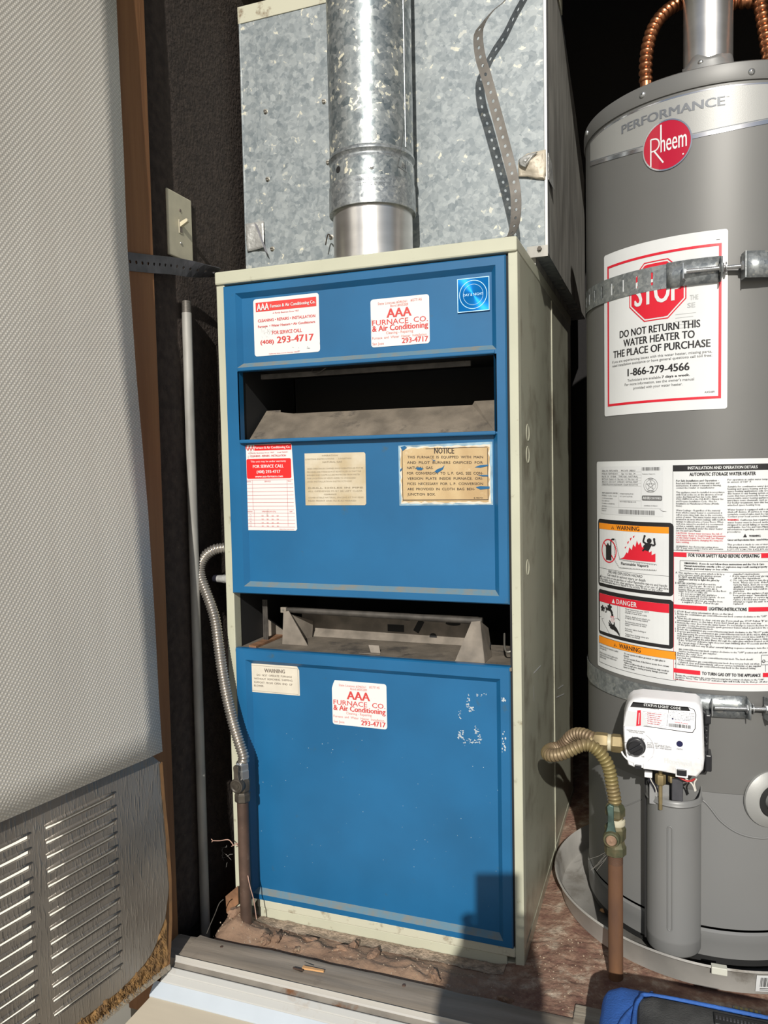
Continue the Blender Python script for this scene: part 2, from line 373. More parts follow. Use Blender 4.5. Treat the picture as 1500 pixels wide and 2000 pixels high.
# flat lettering ------------------------------------------------------
FC = bpy.data.curves.new('lettering_source', 'FONT'); FO = bpy.data.objects.new('lettering_source', FC)
def glyphs(body, bold=False, res=2, space=1.0):
    FC.body = body; FC.resolution_u = res; FC.offset = 0.0; FC.space_character = space
    m = FO.to_mesh(); v = [(p.co.x, p.co.y) for p in m.vertices]; f = [tuple(q.vertices) for q in m.polygons]; FO.to_mesh_clear()
    d = (-.034, -.011, .011, .034) if bold else (-.010, .010)      # weight: the outline laid down again a hair to either side
    n = len(v); v, f = [(x+k, y) for k in d for x, y in v], [tuple(i+n*j for i in q) for j in range(len(d)) for q in f]
    return v, f
class Print:
    """flat print collected in label coordinates (u, z); place(u, z, lift) puts it on the surface"""
    def __init__(s, place): s.mb = MB(); s.place = place; s.poly = []
    def text(s, body, a, b=None, h=.003, bold=False, res=2, space=1.0, center=None, slant=0.0):
        v, f = glyphs(body, bold, res, space)
        if not v: return
        x0 = min(p[0] for p in v); x1 = max(p[0] for p in v); ky = h/.69
        if b is not None: kx = (b[0]-a[0])/(x1-x0); dz = b[1]-a[1]; ox, oz = a
        else:
            kx = ky*.92; dz = 0; ox, oz = a
            if center: ox = a[0]-(x1-x0)*kx/2
        p0 = Vector(s.place(ox, oz)); nrm = (Vector(s.place(ox+.001, oz))-p0).cross(Vector(s.place(ox, oz+.001))-p0).normalized()
        m = len(v)//(4 if bold else 2)          # the re-laid outlines sit a hair above one another so that none coincide
        s.mb.add([Vector(s.place(ox+(p[0]-x0)*kx+slant*p[1]*ky, oz+p[1]*ky+dz*(p[0]-x0)/(x1-x0)))+nrm*(.00005*(i//m)) for i, p in enumerate(v)], f)
    def rect(s, u0, z0, u1, z1, seg=None):
        u0, u1 = min(u0, u1), max(u0, u1); n = seg or max(1, int((u1-u0)/.008))
        vs = []; fs = []
        for i in range(n+1):
            u = u0+(u1-u0)*i/n; vs += [s.place(u, z0), s.place(u, z1)]
        fs = [(2*i, 2*i+2, 2*i+3, 2*i+1) for i in range(n)]
        s.mb.add(vs, fs)
    def frame(s, u0, z0, u1, z1, w):
        u0, u1 = min(u0, u1), max(u0, u1); z0, z1 = min(z0, z1), max(z0, z1)
        s.rect(u0, z0, u1, z0+w); s.rect(u0, z1-w, u1, z1); s.rect(u0, z0+w, u0+w, z1-w); s.rect(u1-w, z0+w, u1, z1-w)
    def polyg(s, pts): s.mb.add([s.place(*p) for p in pts], [tuple(range(len(pts)))])
    def ring(s, c, r0, r1, n=36, ky=1.0):
        vs = []; 
        for k in range(n):
            a = 2*pi*k/n; vs += [s.place(c[0]+r0*cos(a), c[1]+r0*sin(a)*ky), s.place(c[0]+r1*cos(a), c[1]+r1*sin(a)*ky)]
        s.mb.add(vs, [(2*k, 2*k+1, (2*k+3) % (2*n), (2*k+2) % (2*n)) for k in range(n)])
    def disc(s, c, r, n=30): s.polyg([(c[0]+r*cos(2*pi*k/n), c[1]+r*sin(2*pi*k/n)) for k in range(n)])
    def line(s, pts, w):
        for (a, b) in zip(pts, pts[1:]):
            d = Vector((b[0]-a[0], b[1]-a[1])); n = Vector((-d.y, d.x)).normalized()*w/2
            s.polyg([(a[0]+n.x, a[1]+n.y), (b[0]+n.x, b[1]+n.y), (b[0]-n.x, b[1]-n.y), (a[0]-n.x, a[1]-n.y)])
    def build(s, name, m, parent, **kw): return s.mb.build(name, m, parent, fixn=False, **kw)
def round_rect(u0, z0, u1, z1, r, n=5):
    u0, u1 = min(u0, u1), max(u0, u1); z0, z1 = min(z0, z1), max(z0, z1); out = []
    for (cx, cz, a) in ((u1-r, z1-r, 0), (u0+r, z1-r, 90), (u0+r, z0+r, 180), (u1-r, z0+r, 270)):
        for k in range(n+1):
            t = radians(a+90*k/n); out.append((cx+r*cos(t), cz+r*sin(t)))
    return out
def perforated(mapf, length, width, pitch, ru, rw, start=0, skip=None):
    """strip with a real hole in every pitch; mapf(s, w) -> point"""
    mb = MB(); n = int(round(length/pitch)); p = length/n
    for i in range(n):
        c = (i+.5)*p; hole = i >= start and not (skip and skip(i))
        ou = [(-p/2, -width/2), (0, -width/2), (p/2, -width/2), (p/2, 0), (p/2, width/2), (0, width/2), (-p/2, width/2), (-p/2, 0)]
        if hole:
            inn = [(ru*cos(radians(225+45*k)), rw*sin(radians(225+45*k))) for k in range(8)]
            mb.add([mapf(c+a, b) for a, b in ou]+[mapf(c+a, b) for a, b in inn], [(k, (k+1) % 8, 8+(k+1) % 8, 8+k) for k in range(8)])
        else: mb.add([mapf(c+a, b) for a, b in ou], [tuple(range(8))])
    return mb
def weld(o, d=1e-5):
    bm = bmesh.new(); bm.from_mesh(o.data); bmesh.ops.remove_doubles(bm, verts=bm.verts[:], dist=d); bmesh.ops.recalc_face_normals(bm, faces=bm.faces[:]); bm.to_mesh(o.data); bm.free()
def hexnut(mb, c, axis, r, h, n=6):
    return mb.lathe([(0, -h/2), (r*.92, -h/2), (r, -h/2+.15*h), (r, h/2-.15*h), (r*.92, h/2), (0, h/2)], c, axis, n)

# ================================================================== THE SETTING
def bumpf(x, y, sc, seed=0): return noise.noise(Vector((x*sc+seed, y*sc-seed, seed*.37)))
def floor_z(x, y):
    r = min(1, max(0, (x-.50)/.12)); z = -.020*(1-r)-.004*r
    z += .003*bumpf(x, y, 30)+.0015*bumpf(x, y, 90, 3)
    if x < .62:
        k = math.exp(-((y+.072)/.030)**2)*(1-min(1, max(0, (x-.42)/.16)))
        z += k*(.012+.007*bumpf(x, y, 38, 5)+.004*bumpf(x, y, 100, 7))
        z += .022*math.exp(-((x-.035)**2+(y+.052)**2)/.0011)
    d = min(1, max(0, (.006-x)/.014)); z -= .09*d*d*(3-2*d)
    return z
mb = MB(); nx, ny = 190, 130
xs = [-.20+1.75*i/nx for i in range(nx+1)]
ys = [-.117+.22*(j/90) if j <= 90 else .103+1.0*((j-90)/40) for j in range(ny+1)]
for yy in ys:
    for xx in xs: mb.v.append(Vector((xx, yy, floor_z(xx, yy))))
for j in range(ny):
    for i in range(nx):
        a = j*(nx+1)+i; mb.f.append((a, a+1, a+nx+2, a+nx+1))
struct('floor', mb, 'floor_dirt', smooth=60)
struct('ground', MB().box((-60, -60, -.32), (60, 60, -.20)), 'concrete')
wl_ = struct('wall_left', MB().box((-.25, -.10, -.10), (-.071, 1.12, 2.25)), 'dark_wall')
struct('wall_back', MB().box((-.071, 1.06, -.10), (1.62, 1.12, 2.25)), 'dark_wall')
struct('wall_right', MB().box((1.56, -.10, -.10), (1.62, 1.06, 2.25)), 'dark_wall')
struct('ceiling', MB().box((-.25, -.20, 2.25), (1.62, 1.12, 2.31)), 'dark_wall')
struct('wall_front', MB().box((-.16, -.20, 2.08), (1.62, -.10, 2.25)).box((-1.6, -.20, -.2), (-.10, -.10, 2.25)).box((1.56, -.20, -.2), (2.9, -.10, 2.25)), 'siding')
# tar felt sheet on the left wall, torn near its top front corner, bulging a little
mb = MB(); n = 40
def felt_edge(z):
    if z > 1.60: return -.122
    if z > 1.50: return -.122+(1.60-z)*.10
    return -.112
for j in range(n+1):
    z = -.03+2.25*j/n
    for i in range(13):
        y = felt_edge(z)+(1.05-felt_edge(z))*i/12
        mb.v.append(Vector((-.066+.0022*bumpf(y, z, 6, 2)+(.004 if i == 0 and z > 1.5 else 0), y, z)))
for j in range(n):
    for i in range(12):
        a = j*13+i; mb.f.append((a, a+1, a+14, a+13))
mb.build('felt_sheet', 'felt_black', wl_, smooth=60, solid=.003, label='black tar felt lining')
# door post / stud at the hinge side
struct('trim_1', MB().box((-.10, -.205, -.10), (-.046, -.128, 2.08)), 'stud_wood', bev=.002)
struct('trim_2', MB().box((-.071, -.127, -.10), (-.060, -.114, 2.20)), 'stud_wood')
# weathered sill plank, with the short end of another plank to its left
mb = MB(); n = 70
def plank(x0, x1, y0, y1, zt, zb, seed):
    m = MB(); N = max(4, int((x1-x0)/.02)); K = 8
    for i in range(N+1):
        x = x0+(x1-x0)*i/N
        for k in range(K+1):
            y = y0+(y1-y0)*k/K
            y += (.003*bumpf(x, seed, 22, seed) if k == K else 0)+(.0015*bumpf(x, 1, 40, seed+2) if k == 0 else 0)
            z = zt+.0016*bumpf(x*.25, y, 60, seed)-(.0025 if k in (0, K) else 0)
            m.v.append(Vector((x, y, z)))
        m.v.append(Vector((x, y1, zb))); m.v.append(Vector((x, y0, zb)))
    W = K+3
    for i in range(N):
        for k in range(W):
            a = i*W+k; b = i*W+(k+1) % W; m.f.append((a, b, b+W, a+W))
    m.f.append(tuple(range(W))); m.f.append(tuple(N*W+k for k in range(W))); return m
sill = struct('trim_3', plank(-.006, 1.50, -.184, -.119, .002, -.04, 1.3), 'sill_wood', smooth=50)
struct('trim_4', plank(-.046, -.009, -.184, -.121, -.002, -.04, 4.1), 'sill_wood', smooth=50)
nail = MB()
for (px, py) in ((433, 1850), (789, 1925)):
    q = onZ(px, py, .002); nail.lathe([(.0001, .0022), (.0028, .0016), (.0032, 0)], q, 'Z', 10)
nail.build('nail', 'iron_brown', sill, smooth=40)
# metal sill track and lapped white trim below the plank
def strip(name, prof, x0, x1, m, **kw):
    mb = MB(); mb.prism(prof, 'X', x0, x1); return struct(name, mb, m, **kw)
strip('trim_5', [(-.1848, -.012), (-.1848, .003), (-.1868, .004), (-.188, -.004), (-.190, -.006), (-.190, -.03), (-.1848, -.03)], -.012, 1.5, 'trim_ridge')
strip('trim_6', [(-.190, -.0065), (-.203, -.012), (-.203, -.03), (-.190, -.03)], -.012, 1.5, 'dirty_channel')
strip('trim_7', [(-.203, -.007), (-.205, -.0065), (-.2125, -.0115), (-.2125, -.03), (-.203, -.03)], -.016, 1.5, 'white_trim')
strip('trim_8', [(-.2128, -.0140), (-.2215, -.0205), (-.2215, -.04), (-.2128, -.04)], -.018, 1.5, 'white_trim')
strip('trim_9', [(-.2218, -.023), (-.2365, -.0385), (-.2365, -.055), (-.2218, -.055)], -.030, 1.5, 'blue_trim')
strip('trim_10', [(-.2368, -.0415), (-.60, -.052), (-.60, -.075), (-.2368, -.075)], -.028, 1.5, 'cream_board')
strip('trim_11', [(-.236, -.075), (-.25, -.2), (-.21, -.2), (-.2, -.04), (-.185, -.03), (-.185, -.075)], -.025, 1.5, 'white_trim')
# rags of rust on the channel
mb = MB()
for (px, py, r) in ((440, 1908, .012), (447, 1911, .008), (432, 1905, .006)):
    q = onY(px, py, -.1975); mb.lathe([(.0001, .0006), (r*.8, .0005), (r, 0)], (q.x, -.1975, -.0086), 'Z', 9, mtx=Matrix.Translation((q.x, -.1975, -.0083)) @ Matrix.Rotation(radians(22), 4, 'X') @ Matrix.Diagonal((1, .35, 1, 1)))
# grey board end lying right of the sill
g = struct('trim_12', MB().box((.655, -.184, -.005), (.735, -.092, .0035), .002), 'old_board')

# ------------------------------------------------------------------ the open door
DA = radians(9); DU = Vector((-sin(DA), -cos(DA), 0)); DN = Vector((cos(DA), -sin(DA), 0)); DH = Vector((.003, -.22, 0))
def dp(s, z, o=0.0): return DH+DU*s+DN*o+Vector((0, 0, z))
def dpx(px, py, o=0.0):
    d = ray(px, py); t = (DN.dot(DH)+o-DN.dot(CAM))/DN.dot(d); q = CAM+d*t; return (q-DH).dot(DU), q.z
duv = lambda v: ((v-DH).dot(DU), v.z)
door = thing('door_1', dp(0, 0), None, None); door['kind'] = 'structure'
door['label'] = 'open shed door with embossed sheet above and louvres below'
OP = -.012; HS = .0085; PITCHS = .02142
slots_r = [.3405-PITCHS*i for i in range(14)]
slots_l = [.3400-PITCHS*i for i in range(14)]
COLS = ((.0925, .217, slots_r, .72), (.243, .375, slots_l, .50))
edge_px = ((306, 1440), (314, 1490), (319, 1560), (327, 1640), (332, 1720), (333, 1800), (331, 1850), (328, 1890))
edge = [dpx(x, y, OP) for x, y in edge_px]
def pulp_top(s): return .022+.063*math.exp(-max(0, s)/.030)+.004*bumpf(s, 3, 60, 2) if s < .30 else .020
mb = MB(); TH = .005
def slab(poly):
    """flat polygon in door coordinates, with thickness"""
    n = len(poly)
    mb.add([dp(s, z, OP) for s, z in poly]+[dp(s, z, OP-TH) for s, z in poly],
           [tuple(range(n)), tuple(range(n, 2*n))[::-1]]+[(i, (i+1) % n, n+(i+1) % n, n+i) for i in range(n)])
low = [(s, pulp_top(s)) for s in (.0, .008, .018, .03, .045, .06, .08, .0925)]
slab([(edge[0][0]+.012, .372), (.030, .45), (.0925, .45)]+low[::-1][:-1]+[(edge[-1][0]+.002, .085)]+[e for e in edge[::-1] if .09 < e[1] < .372])
slab([(.217, .45), (.243, .45), (.243, .022), (.217, .022)]); slab([(.375, .45), (.62, .45), (.62, .01), (.375, .01)])
for (s0, s1, zs, sl_) in COLS:
    top = .45
    for z in zs: slab([(s0, top), (s1, top), (s1, z), (s0, z)]); top = z-HS
    slab([(s0, top), (s1, top), (s1, .022), (s0, .022)])
mb.uv = duv
mb.build('panel', 'door_foil', door, label='grey foil faced lower panel with two columns of louvre slots')
for (s0, s1, zs, sl_) in COLS:
    for z in zs:
        m = MB(); prof = [(-.0002, .0042), (.0016, .0022), (.0022, .0002), (.0004, -.0018), (-.0075, -.0018-.0079*sl_)]
        N = 6
        for i in range(N+1):
            t = i/N; s = s0-.002+(s1-s0+.004)*t; k = 1-abs(2*t-1)**6
            for (o, dz) in prof: m.v.append(dp(s, z+dz*(.35+.65*k), OP+o*(.2+.8*k)))
        for i in range(N):
            for k in range(4):
                a = i*5+k; m.f.append((a, a+1, a+6, a+5))
        m.uv = duv
        m.build('slat', 'door_foil', door, smooth=60, solid=.0008)
# embossed sheet over the upper door; the door leans a little, and the sheet edge wanders
sp = [(228, 0), (233, 120), (242, 300), (250, 500), (268, 740), (290, 1000), (305, 1250), (318, 1468)]
se = []
for (x, y) in sp:
    q = onY(x, y, -.22); se.append(((q-DH).dot(DU), q.z, (q-DH).dot(DN)))
se_full = [(se[0][0], 2.0, se[0][2]-.006)]+se; rows = []
for a_, b_ in zip(se_full, se_full[1:]):
    for k in range(4): rows.append(tuple(a_[i]+(b_[i]-a_[i])*k/4 for i in range(3)))
rows.append(se_full[-1]); K = 16
def leaf(s0, s1, do, wob, z_min):
    mb = MB(); rr_ = [r for r in rows if r[1] >= z_min]
    for (s, z, o) in rr_:
        for k in range(K+1):
            q = s+s0+(s1-s-s0)*k/K; mb.v.append(dp(q, z+.0125*max(0, q)*max(0, 1-(z-.37)/.2), o+do+wob*bumpf(q, z, 7, 4)-(.002 if k == 0 and wob else 0)))
    for i in range(len(rr_)-1):
        for k in range(K):
            a = i*(K+1)+k; mb.f.append((a, a+1, a+K+2, a+K+1))
    mb.uv = duv; return mb
leaf(0, .60, 0, .0015, 0).build('cover_sheet', 'embossed_sheet', door, smooth=60, solid=.0022, label='pale translucent looking embossed sheet fixed over the upper door')
leaf(.012, .62, -.010, 0, .44).build('upper_board', 'old_board', door, smooth=60, solid=.004)
# bare board edge on the hinge side
mb = MB(); ee = [e for e in edge if e[1] < .374]+[(edge[-1][0], .003)]
for (a, b) in zip(ee, ee[1:]):
    mb.add([dp(a[0]-.003, a[1], OP+.001), dp(b[0]-.003, b[1], OP+.001), dp(b[0]-.003, b[1], OP-.016), dp(a[0]-.003, a[1], OP-.016),
            dp(a[0]+.003+.003*random.random(), a[1], OP+.001), dp(b[0]+.004, b[1], OP+.001)], [(0, 1, 2, 3), (0, 1, 5, 4)])
mb.build('board_edge', 'board_edge', door)
mb = MB().add([dp(0, 2, OP-TH-.001), dp(.11, 2, OP-TH-.001), dp(.11, .36, OP-TH-.001), dp(0, .36, OP-TH-.001)], [(0, 1, 2, 3)])
# rotten fibre along the bottom, with loose strands
mb = MB(); N = 90; K = 8
for i in range(N+1):
    s = -.006+.31*i/N; zt = pulp_top(s)+.003
    for k in range(K+1):
        z = .001+(zt-.001)*k/K
        o = OP+.001+(.006*bumpf(s, z, 120, 9)+.004*bumpf(s, z, 300, 2)) * (1 if 0 < k < K else .2)-.002
        mb.v.append(dp(s, z, o))
for i in range(N):
    for k in range(K):
        a = i*(K+1)+k; mb.f.append((a, a+1, a+K+2, a+K+1))
fb = mb.build('rotten_edge', 'fibre', door, smooth=70, label='rotten brown wood fibre showing along the door bottom')
mb = MB()
for i in range(420):
    s = random.uniform(.004, .29); z = random.uniform(.003, pulp_top(s)+.001); a = random.uniform(-.6, .6); L = random.uniform(.004, .013)
    p = dp(s, z, OP+.001); q = p+DU*(L*sin(a))+Vector((0, 0, -L*cos(a)*.8))+DN*random.uniform(.001, .005); w = DU*.0005
    mb.add([p-w, p+w, q+w*.4, q-w*.4], [(0, 1, 2, 3)])
mb.build('loose_fibre', 'fibre', fb, kind='stuff', solid=.0004)
MB().add([dp(s, z, o) for s, z, o in ((-.008, -.006, OP+.003), (.62, -.006, OP+.003), (.62, .003, OP+.003), (-.008, .003, OP+.003), (-.008, -.006, OP-.02), (.62, -.006, OP-.02), (.62, .003, OP-.02), (-.008, .003, OP-.02))],
         [(0, 1, 2, 3), (4, 7, 6, 5), (3, 2, 6, 7), (0, 4, 5, 1), (0, 3, 7, 4), (1, 5, 6, 2)]).build('bottom_rail', 'old_board', door)

# ================================================================== FURNACE
W, H, DP = .560, 1.206, .735
fur = thing('furnace', (.28, .36, -.02), 'tall blue and cream gas furnace with open slots and stickers on its front', 'furnace')
mb = MB()
mb.box((.0, .0, -.02), (.0015, DP, 1.185)).box((.5585, .0, -.02), (.56, DP, 1.185)).box((.0, DP-.002, -.02), (.56, DP, 1.185)).box((.0, 0, -.02), (.56, DP, -.012))
mb.build('cabinet_shell', 'cream_side_shade', fur, label='dull cream sheet metal cabinet sides')
for (a, b) in ((-.0008, .0165), (.5455, .5608)):
    MB().box((a, -.004, -.02), (b, .020, 1.184), .0015).build('corner_post', 'cream_paint', fur)
MB().box((-.001, -.009, 1.183), (.561, DP+.002, 1.207), .003).build('top_cap', 'cream_paint', fur)
# right side: standing seam, knock-outs, base flange
seam = [onX(1081, 600, .5602), onX(1083, 1280, .5602)]
MB().box((.5595, .388, -.012), (.5618, .396, 1.18)).build('side_seam', 'cream_side_shade', fur)
for (px, py, r) in ((1031, 845, .013), (1031, 888, .013), (1031, 1108, .012)):
    q = onX(px, py, .5605); MB().lathe([(r, 0), (r+.0012, .0009), (r+.0024, 0)], (.56, q.y, q.z), 'X', 20).build('knockout', 'cream_paint', fur, smooth=40)
MB().prism([(0, -.02), (DP, -.02), (DP, .002), (.0, .012)], 'X', .5598, .5612).build('base_flange', 'cream_side_shade', fur)
# scratches of paint on the side
for (x0, y0, x1, y1) in ((1042, 1315, 1056, 1300), (1043, 1370, 1042, 1340), (1090, 1345, 1100, 1338), (1087, 1362, 1102, 1355)):
    a = onX(x0, y0, .5608); b = onX(x1, y1, .5608); w = Vector((0, .0012, .0010)); MB().quad(a-w, a+w, b+w, b-w).build('scratch', 'label_white', fur)

def panel_frame(name, rim, ys, yf, cells, label):
    """blue pressed door: rim at ys, recessed fields at yf with bevels; cells = list of (x0,z0,x1,z1,kind)"""
    x0, z0, x1, z1 = rim; r = MB(); bv = MB()
    zs = sorted({z0, z1} | {c[1] for c in cells} | {c[3] for c in cells})
    cx0, cx1 = cells[0][0], cells[0][2]
    P = lambda x, z, y: (x, y, z)
    for (a, b) in ((x0, cx0), (cx1, x1)): r.quad(P(a, z0, ys), P(b, z0, ys), P(b, z1, ys), P(a, z1, ys))
    cur = z0
    for c in sorted(cells, key=lambda c: c[1]):
        r.quad(P(cx0, cur, ys), P(cx1, cur, ys), P(cx1, c[1], ys), P(cx0, c[1], ys)); cur = c[3]
    r.quad(P(cx0, cur, ys), P(cx1, cur, ys), P(cx1, z1, ys), P(cx0, z1, ys))
    # rolled outer edge
    o = [(x0, z0), (x1, z0), (x1, z1), (x0, z1)]; q = [(x0-.002, z0-.002), (x1+.002, z0-.002), (x1+.002, z1+.002), (x0-.002, z1+.002)]
    for i in range(4):
        j = (i+1) % 4
        r.quad(P(*o[i], ys), P(*o[j], ys), P(*q[j], ys+.003), P(*q[i], ys+.003)); r.quad(P(*q[i], ys+.003), P(*q[j], ys+.003), P(*q[j], .004), P(*q[i], .004))
    for c in cells:
        a0, b0, a1, b1, k = c
        i4 = [(a0, b0), (a1, b0), (a1, b1), (a0, b1)]
        if k != 'hole':
            w = .0085; wt = .0025 if k == 'thin_top' else w; j4 = [(a0+w, b0+w), (a1-w, b0+w), (a1-w, b1-wt), (a0+w, b1-wt)]
            for i in range(4):
                j = (i+1) % 4
                (bv if i == 0 else r).quad(P(*i4[i], ys), P(*i4[j], ys), P(*j4[j], yf), P(*j4[i], yf))
            r.quad(*[P(*p, yf) for p in j4])
        else:
            for i in range(4):
                j = (i+1) % 4; r.quad(P(*i4[i], ys), P(*i4[j], ys), P(*i4[j], .006), P(*i4[i], .006))
    o = r.build(name, 'blue_paint', fur, label=label)
    weld(o, 1e-5)
    for fc in bv.f: MB().quad(*[bv.v[i] for i in fc]).build('dusty_ledge', 'blue_dusty', o, fixn=False)
    return o
pu = panel_frame('upper_panel', (.018, .610, .5405, 1.177), -.0095, 0.0,
    [(.042, .622, .526, .8915, 'thin_top'), (.0445, .8945, .5215, 1.0215, 'hole'), (.042, 1.0285, .526, 1.164, 'field')], 'blue upper front panel with a wide open slot')
pl = panel_frame('lower_panel', (.020, .018, .5405, .501), -.0095, 0.0, [(.040, .028, .526, .482, 'field')], 'plain blue lower front panel')
# rolled beads above and below the slot
for z in (1.0245, .8925):
    MB().box((.0435, -.0135, z-.0033), (.5235, -.009, z+.0033), .0018).build('slot_bead', 'blue_paint', fur)
MB().box((.5425, -.003, .02), (.5455, .004, 1.178)).build('panel_gap', 'black_inside', fur)
# kick plates under the lower panel
MB().box((.047, -.0055, -.0005), (.5455, .006, .0165), .002).build('kick_plate', 'cream_dirty', fur, label='stained cream strip under the lower panel')
MB().box((.048, -.003, -.022), (.531, .006, -.0012), .001).build('kick_plate', 'cream_paint', fur)
# inside of the upper slot
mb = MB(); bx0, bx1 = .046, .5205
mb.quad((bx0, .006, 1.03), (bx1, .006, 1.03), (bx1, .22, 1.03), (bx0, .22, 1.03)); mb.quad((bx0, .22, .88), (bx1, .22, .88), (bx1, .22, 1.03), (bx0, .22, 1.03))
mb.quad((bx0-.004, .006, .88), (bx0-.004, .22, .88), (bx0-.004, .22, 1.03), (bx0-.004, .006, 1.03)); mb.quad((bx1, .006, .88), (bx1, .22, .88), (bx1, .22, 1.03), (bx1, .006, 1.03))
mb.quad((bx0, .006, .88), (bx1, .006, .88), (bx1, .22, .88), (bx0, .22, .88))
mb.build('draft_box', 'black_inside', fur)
mb = MB()
dy = .085
a = onY(482, 857, .008); b = onY(966, 852, .008); 
P0 = (.050, .008, .8915); P1 = (.5203, .008, .8915); 
tl = onY(521, 804, dy); tl2 = onY(548, 802, dy); tr2 = onY(927, 789, dy); tr = onY(966, 782, dy)
mb.add([P0, P1, (.5203, dy, tr.z), (tr2.x, dy, tr.z), (tr2.x-.004, dy, tr2.z-.002), (tl2.x, dy, tr2.z-.002), (tl2.x, dy, tl.z+.001), (tl.x, dy, tl.z+.001)], [tuple(range(8))])
mb.build('deflector', 'dust_metal', fur, solid=.0012, label='dusty sloping sheet inside the slot')
MB().box((.075, .018, 1.008), (.476, .024, 1.0175), .001).build('slot_bar', 'bar_metal', fur, label='thin dark bar under the top edge of the slot')
mb = MB(); q = onY(624, 722, .017); mb.tube(spline([q+Vector((-.014, 0, .002)), q+Vector((-.012, -.004, -.004)), q+Vector((0, -.006, -.006)), q+Vector((.014, -.003, .002))], 5), .0011, 6)
mb.build('pull_wire', 'bar_metal', fur, smooth=60)
# burner compartment between the two panels
Z0, Z1 = .503, .608
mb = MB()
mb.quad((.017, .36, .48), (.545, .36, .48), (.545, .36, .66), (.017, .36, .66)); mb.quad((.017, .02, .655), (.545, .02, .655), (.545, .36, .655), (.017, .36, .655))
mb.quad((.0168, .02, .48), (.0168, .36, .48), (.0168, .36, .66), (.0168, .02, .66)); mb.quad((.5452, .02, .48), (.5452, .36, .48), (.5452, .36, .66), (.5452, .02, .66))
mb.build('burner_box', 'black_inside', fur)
mb = MB().box((.018, -.008, .4955), (.545, .150, .5015), .001); mb.build('burner_shelf', 'dust_metal', fur, label='dust covered shelf in the gap between the panels')
# back plate; flat black patches stand for the dark in its punched holes
yb = .138; mb = MB()
pa = onY(603, 1200, yb); 
bx = (.088, .455); bz = (.5015, .556)
mb.box((bx[0], yb, bz[0]), (bx[1], yb+.002, bz[1])); bp = mb.build('burner_plate', 'bracket_metal', fur)
mb = MB()
def hole_patch(cx, cy, w, h, rot=0, rnd=False):
    c = onY(cx, cy, yb-.0006); pts = []
    n = 16 if rnd else 4
    for k in range(n):
        a = 2*pi*k/n+(0 if rnd else pi/4); x, z = (w/2*cos(a), h/2*sin(a)) if rnd else (w/2*(1 if cos(a) > 0 else -1), h/2*(1 if sin(a) > 0 else -1))
        pts.append((c.x+x*cos(rot)-z*sin(rot), yb-.0006, c.z+x*sin(rot)+z*cos(rot)))
    MB().add(pts, [tuple(range(n))]).build('hole_patch', 'black_inside', bp)
hole_patch(773, 1227, .034, .014); hole_patch(818, 1223, .012, .026, -.5); hole_patch(846, 1244, .015, .015, 0, True)
hole_patch(700, 1201, .030, .008, 0, True); hole_patch(795, 1208, .026, .008, 0, True); hole_patch(885, 1218, .030, .008, 0, True)
mb = MB().prism([(yb, .5015), (yb-.011, .5020), (yb-.001, .5115)], 'X', bx[0], bx[1]); mb.build('plate_flange', 'bracket_metal', bp)
# gas bar across the compartment
p0 = onY(553, 1190, .06); p1 = onY(700, 1196, .06); p2 = onY(942, 1213, .06)
mb = MB(); pts = [p0+Vector((.008, 0, 0)).lerp(Vector((0, 0, 0)), 0)] + [p0.lerp(p2, t) for t in (.06, .1, .3, .6, .9, 1.0)]
mb.tube(pts, .0062, 12, rad=lambda i, t: .0045 if i == 0 else .0064); gb = mb.build('gas_bar', 'bar_metal', fur, smooth=50)
MB().box(p0-Vector((.003, .006, .006)), p0+Vector((.009, .006, .005)), .001).build('bar_end', 'bracket_metal', gb)
c = p0+Vector((.003, -.0065, 0)); MB().lathe([(.0001, -.001), (.0022, -.0008), (.0026, 0)], c, 'Y', 10).build('rivet', 'screw_metal', gb)
# bent sheet brackets carrying it
def bracket(front, side, y):
    m = MB(); f = [onY(x, yy, y) for x, yy in front]; m.add(f, [tuple(range(len(f)))])
    if side:
        g = [onY(side[0][0], side[0][1], y), onY(side[1][0], side[1][1], y)]
        g2 = [g[0]+Vector((.003, .050, -.022)), g[1]+Vector((.002, .050, .003)), g[0]+Vector((.003, .050, -.040))]
        m.add([g[0], g[1], g2[1], g2[0]], [(0, 1, 2, 3)])
    for v in m.v: v.z = max(v.z, .5018)
    return m.build('bracket', 'bracket_metal', fur, solid=.0016)
bracket(((554, 1195), (564, 1193), (602, 1271), (552, 1267)), None, .050)
m = MB(); y = .05
f = [onY(554, 1195, y), onY(552, 1267, y)]
m.add([f[0], f[1], f[1]+Vector((.03, .07, 0)), f[0]+Vector((.028, .07, -.03))], [(0, 1, 2, 3)])
for v in m.v: v.z = max(v.z, .5018)
m.build('bracket', 'bracket_metal', fur, solid=.0014)
bracket(((921, 1214), (937, 1213), (946, 1298), (889, 1296)), ((937, 1213), (946, 1298)), .012)
q = onY(952, 1262, .03)
MB().lathe([(.0001, 0), (.0045, 0), (.0046, -.001)], (q.x+.003, q.y+.012, q.z), 'X', 12).build('bracket_hole', 'black_inside', fur)
m = MB(); f = [onY(x, yy, .035) for x, yy in ((720, 1260), (740, 1261), (746, 1282), (727, 1281))]
for i, v in enumerate(f):
    if i > 1: v.z = .5022; v.y = .028
m.add(f+[f[2]+Vector((.003, -.010, .0003)), f[3]+Vector((-.02, -.010, .0003))], [(0, 1, 2, 3), (3, 2, 4, 5)]); m.build('shelf_tab', 'bracket_metal', fur, solid=.001)
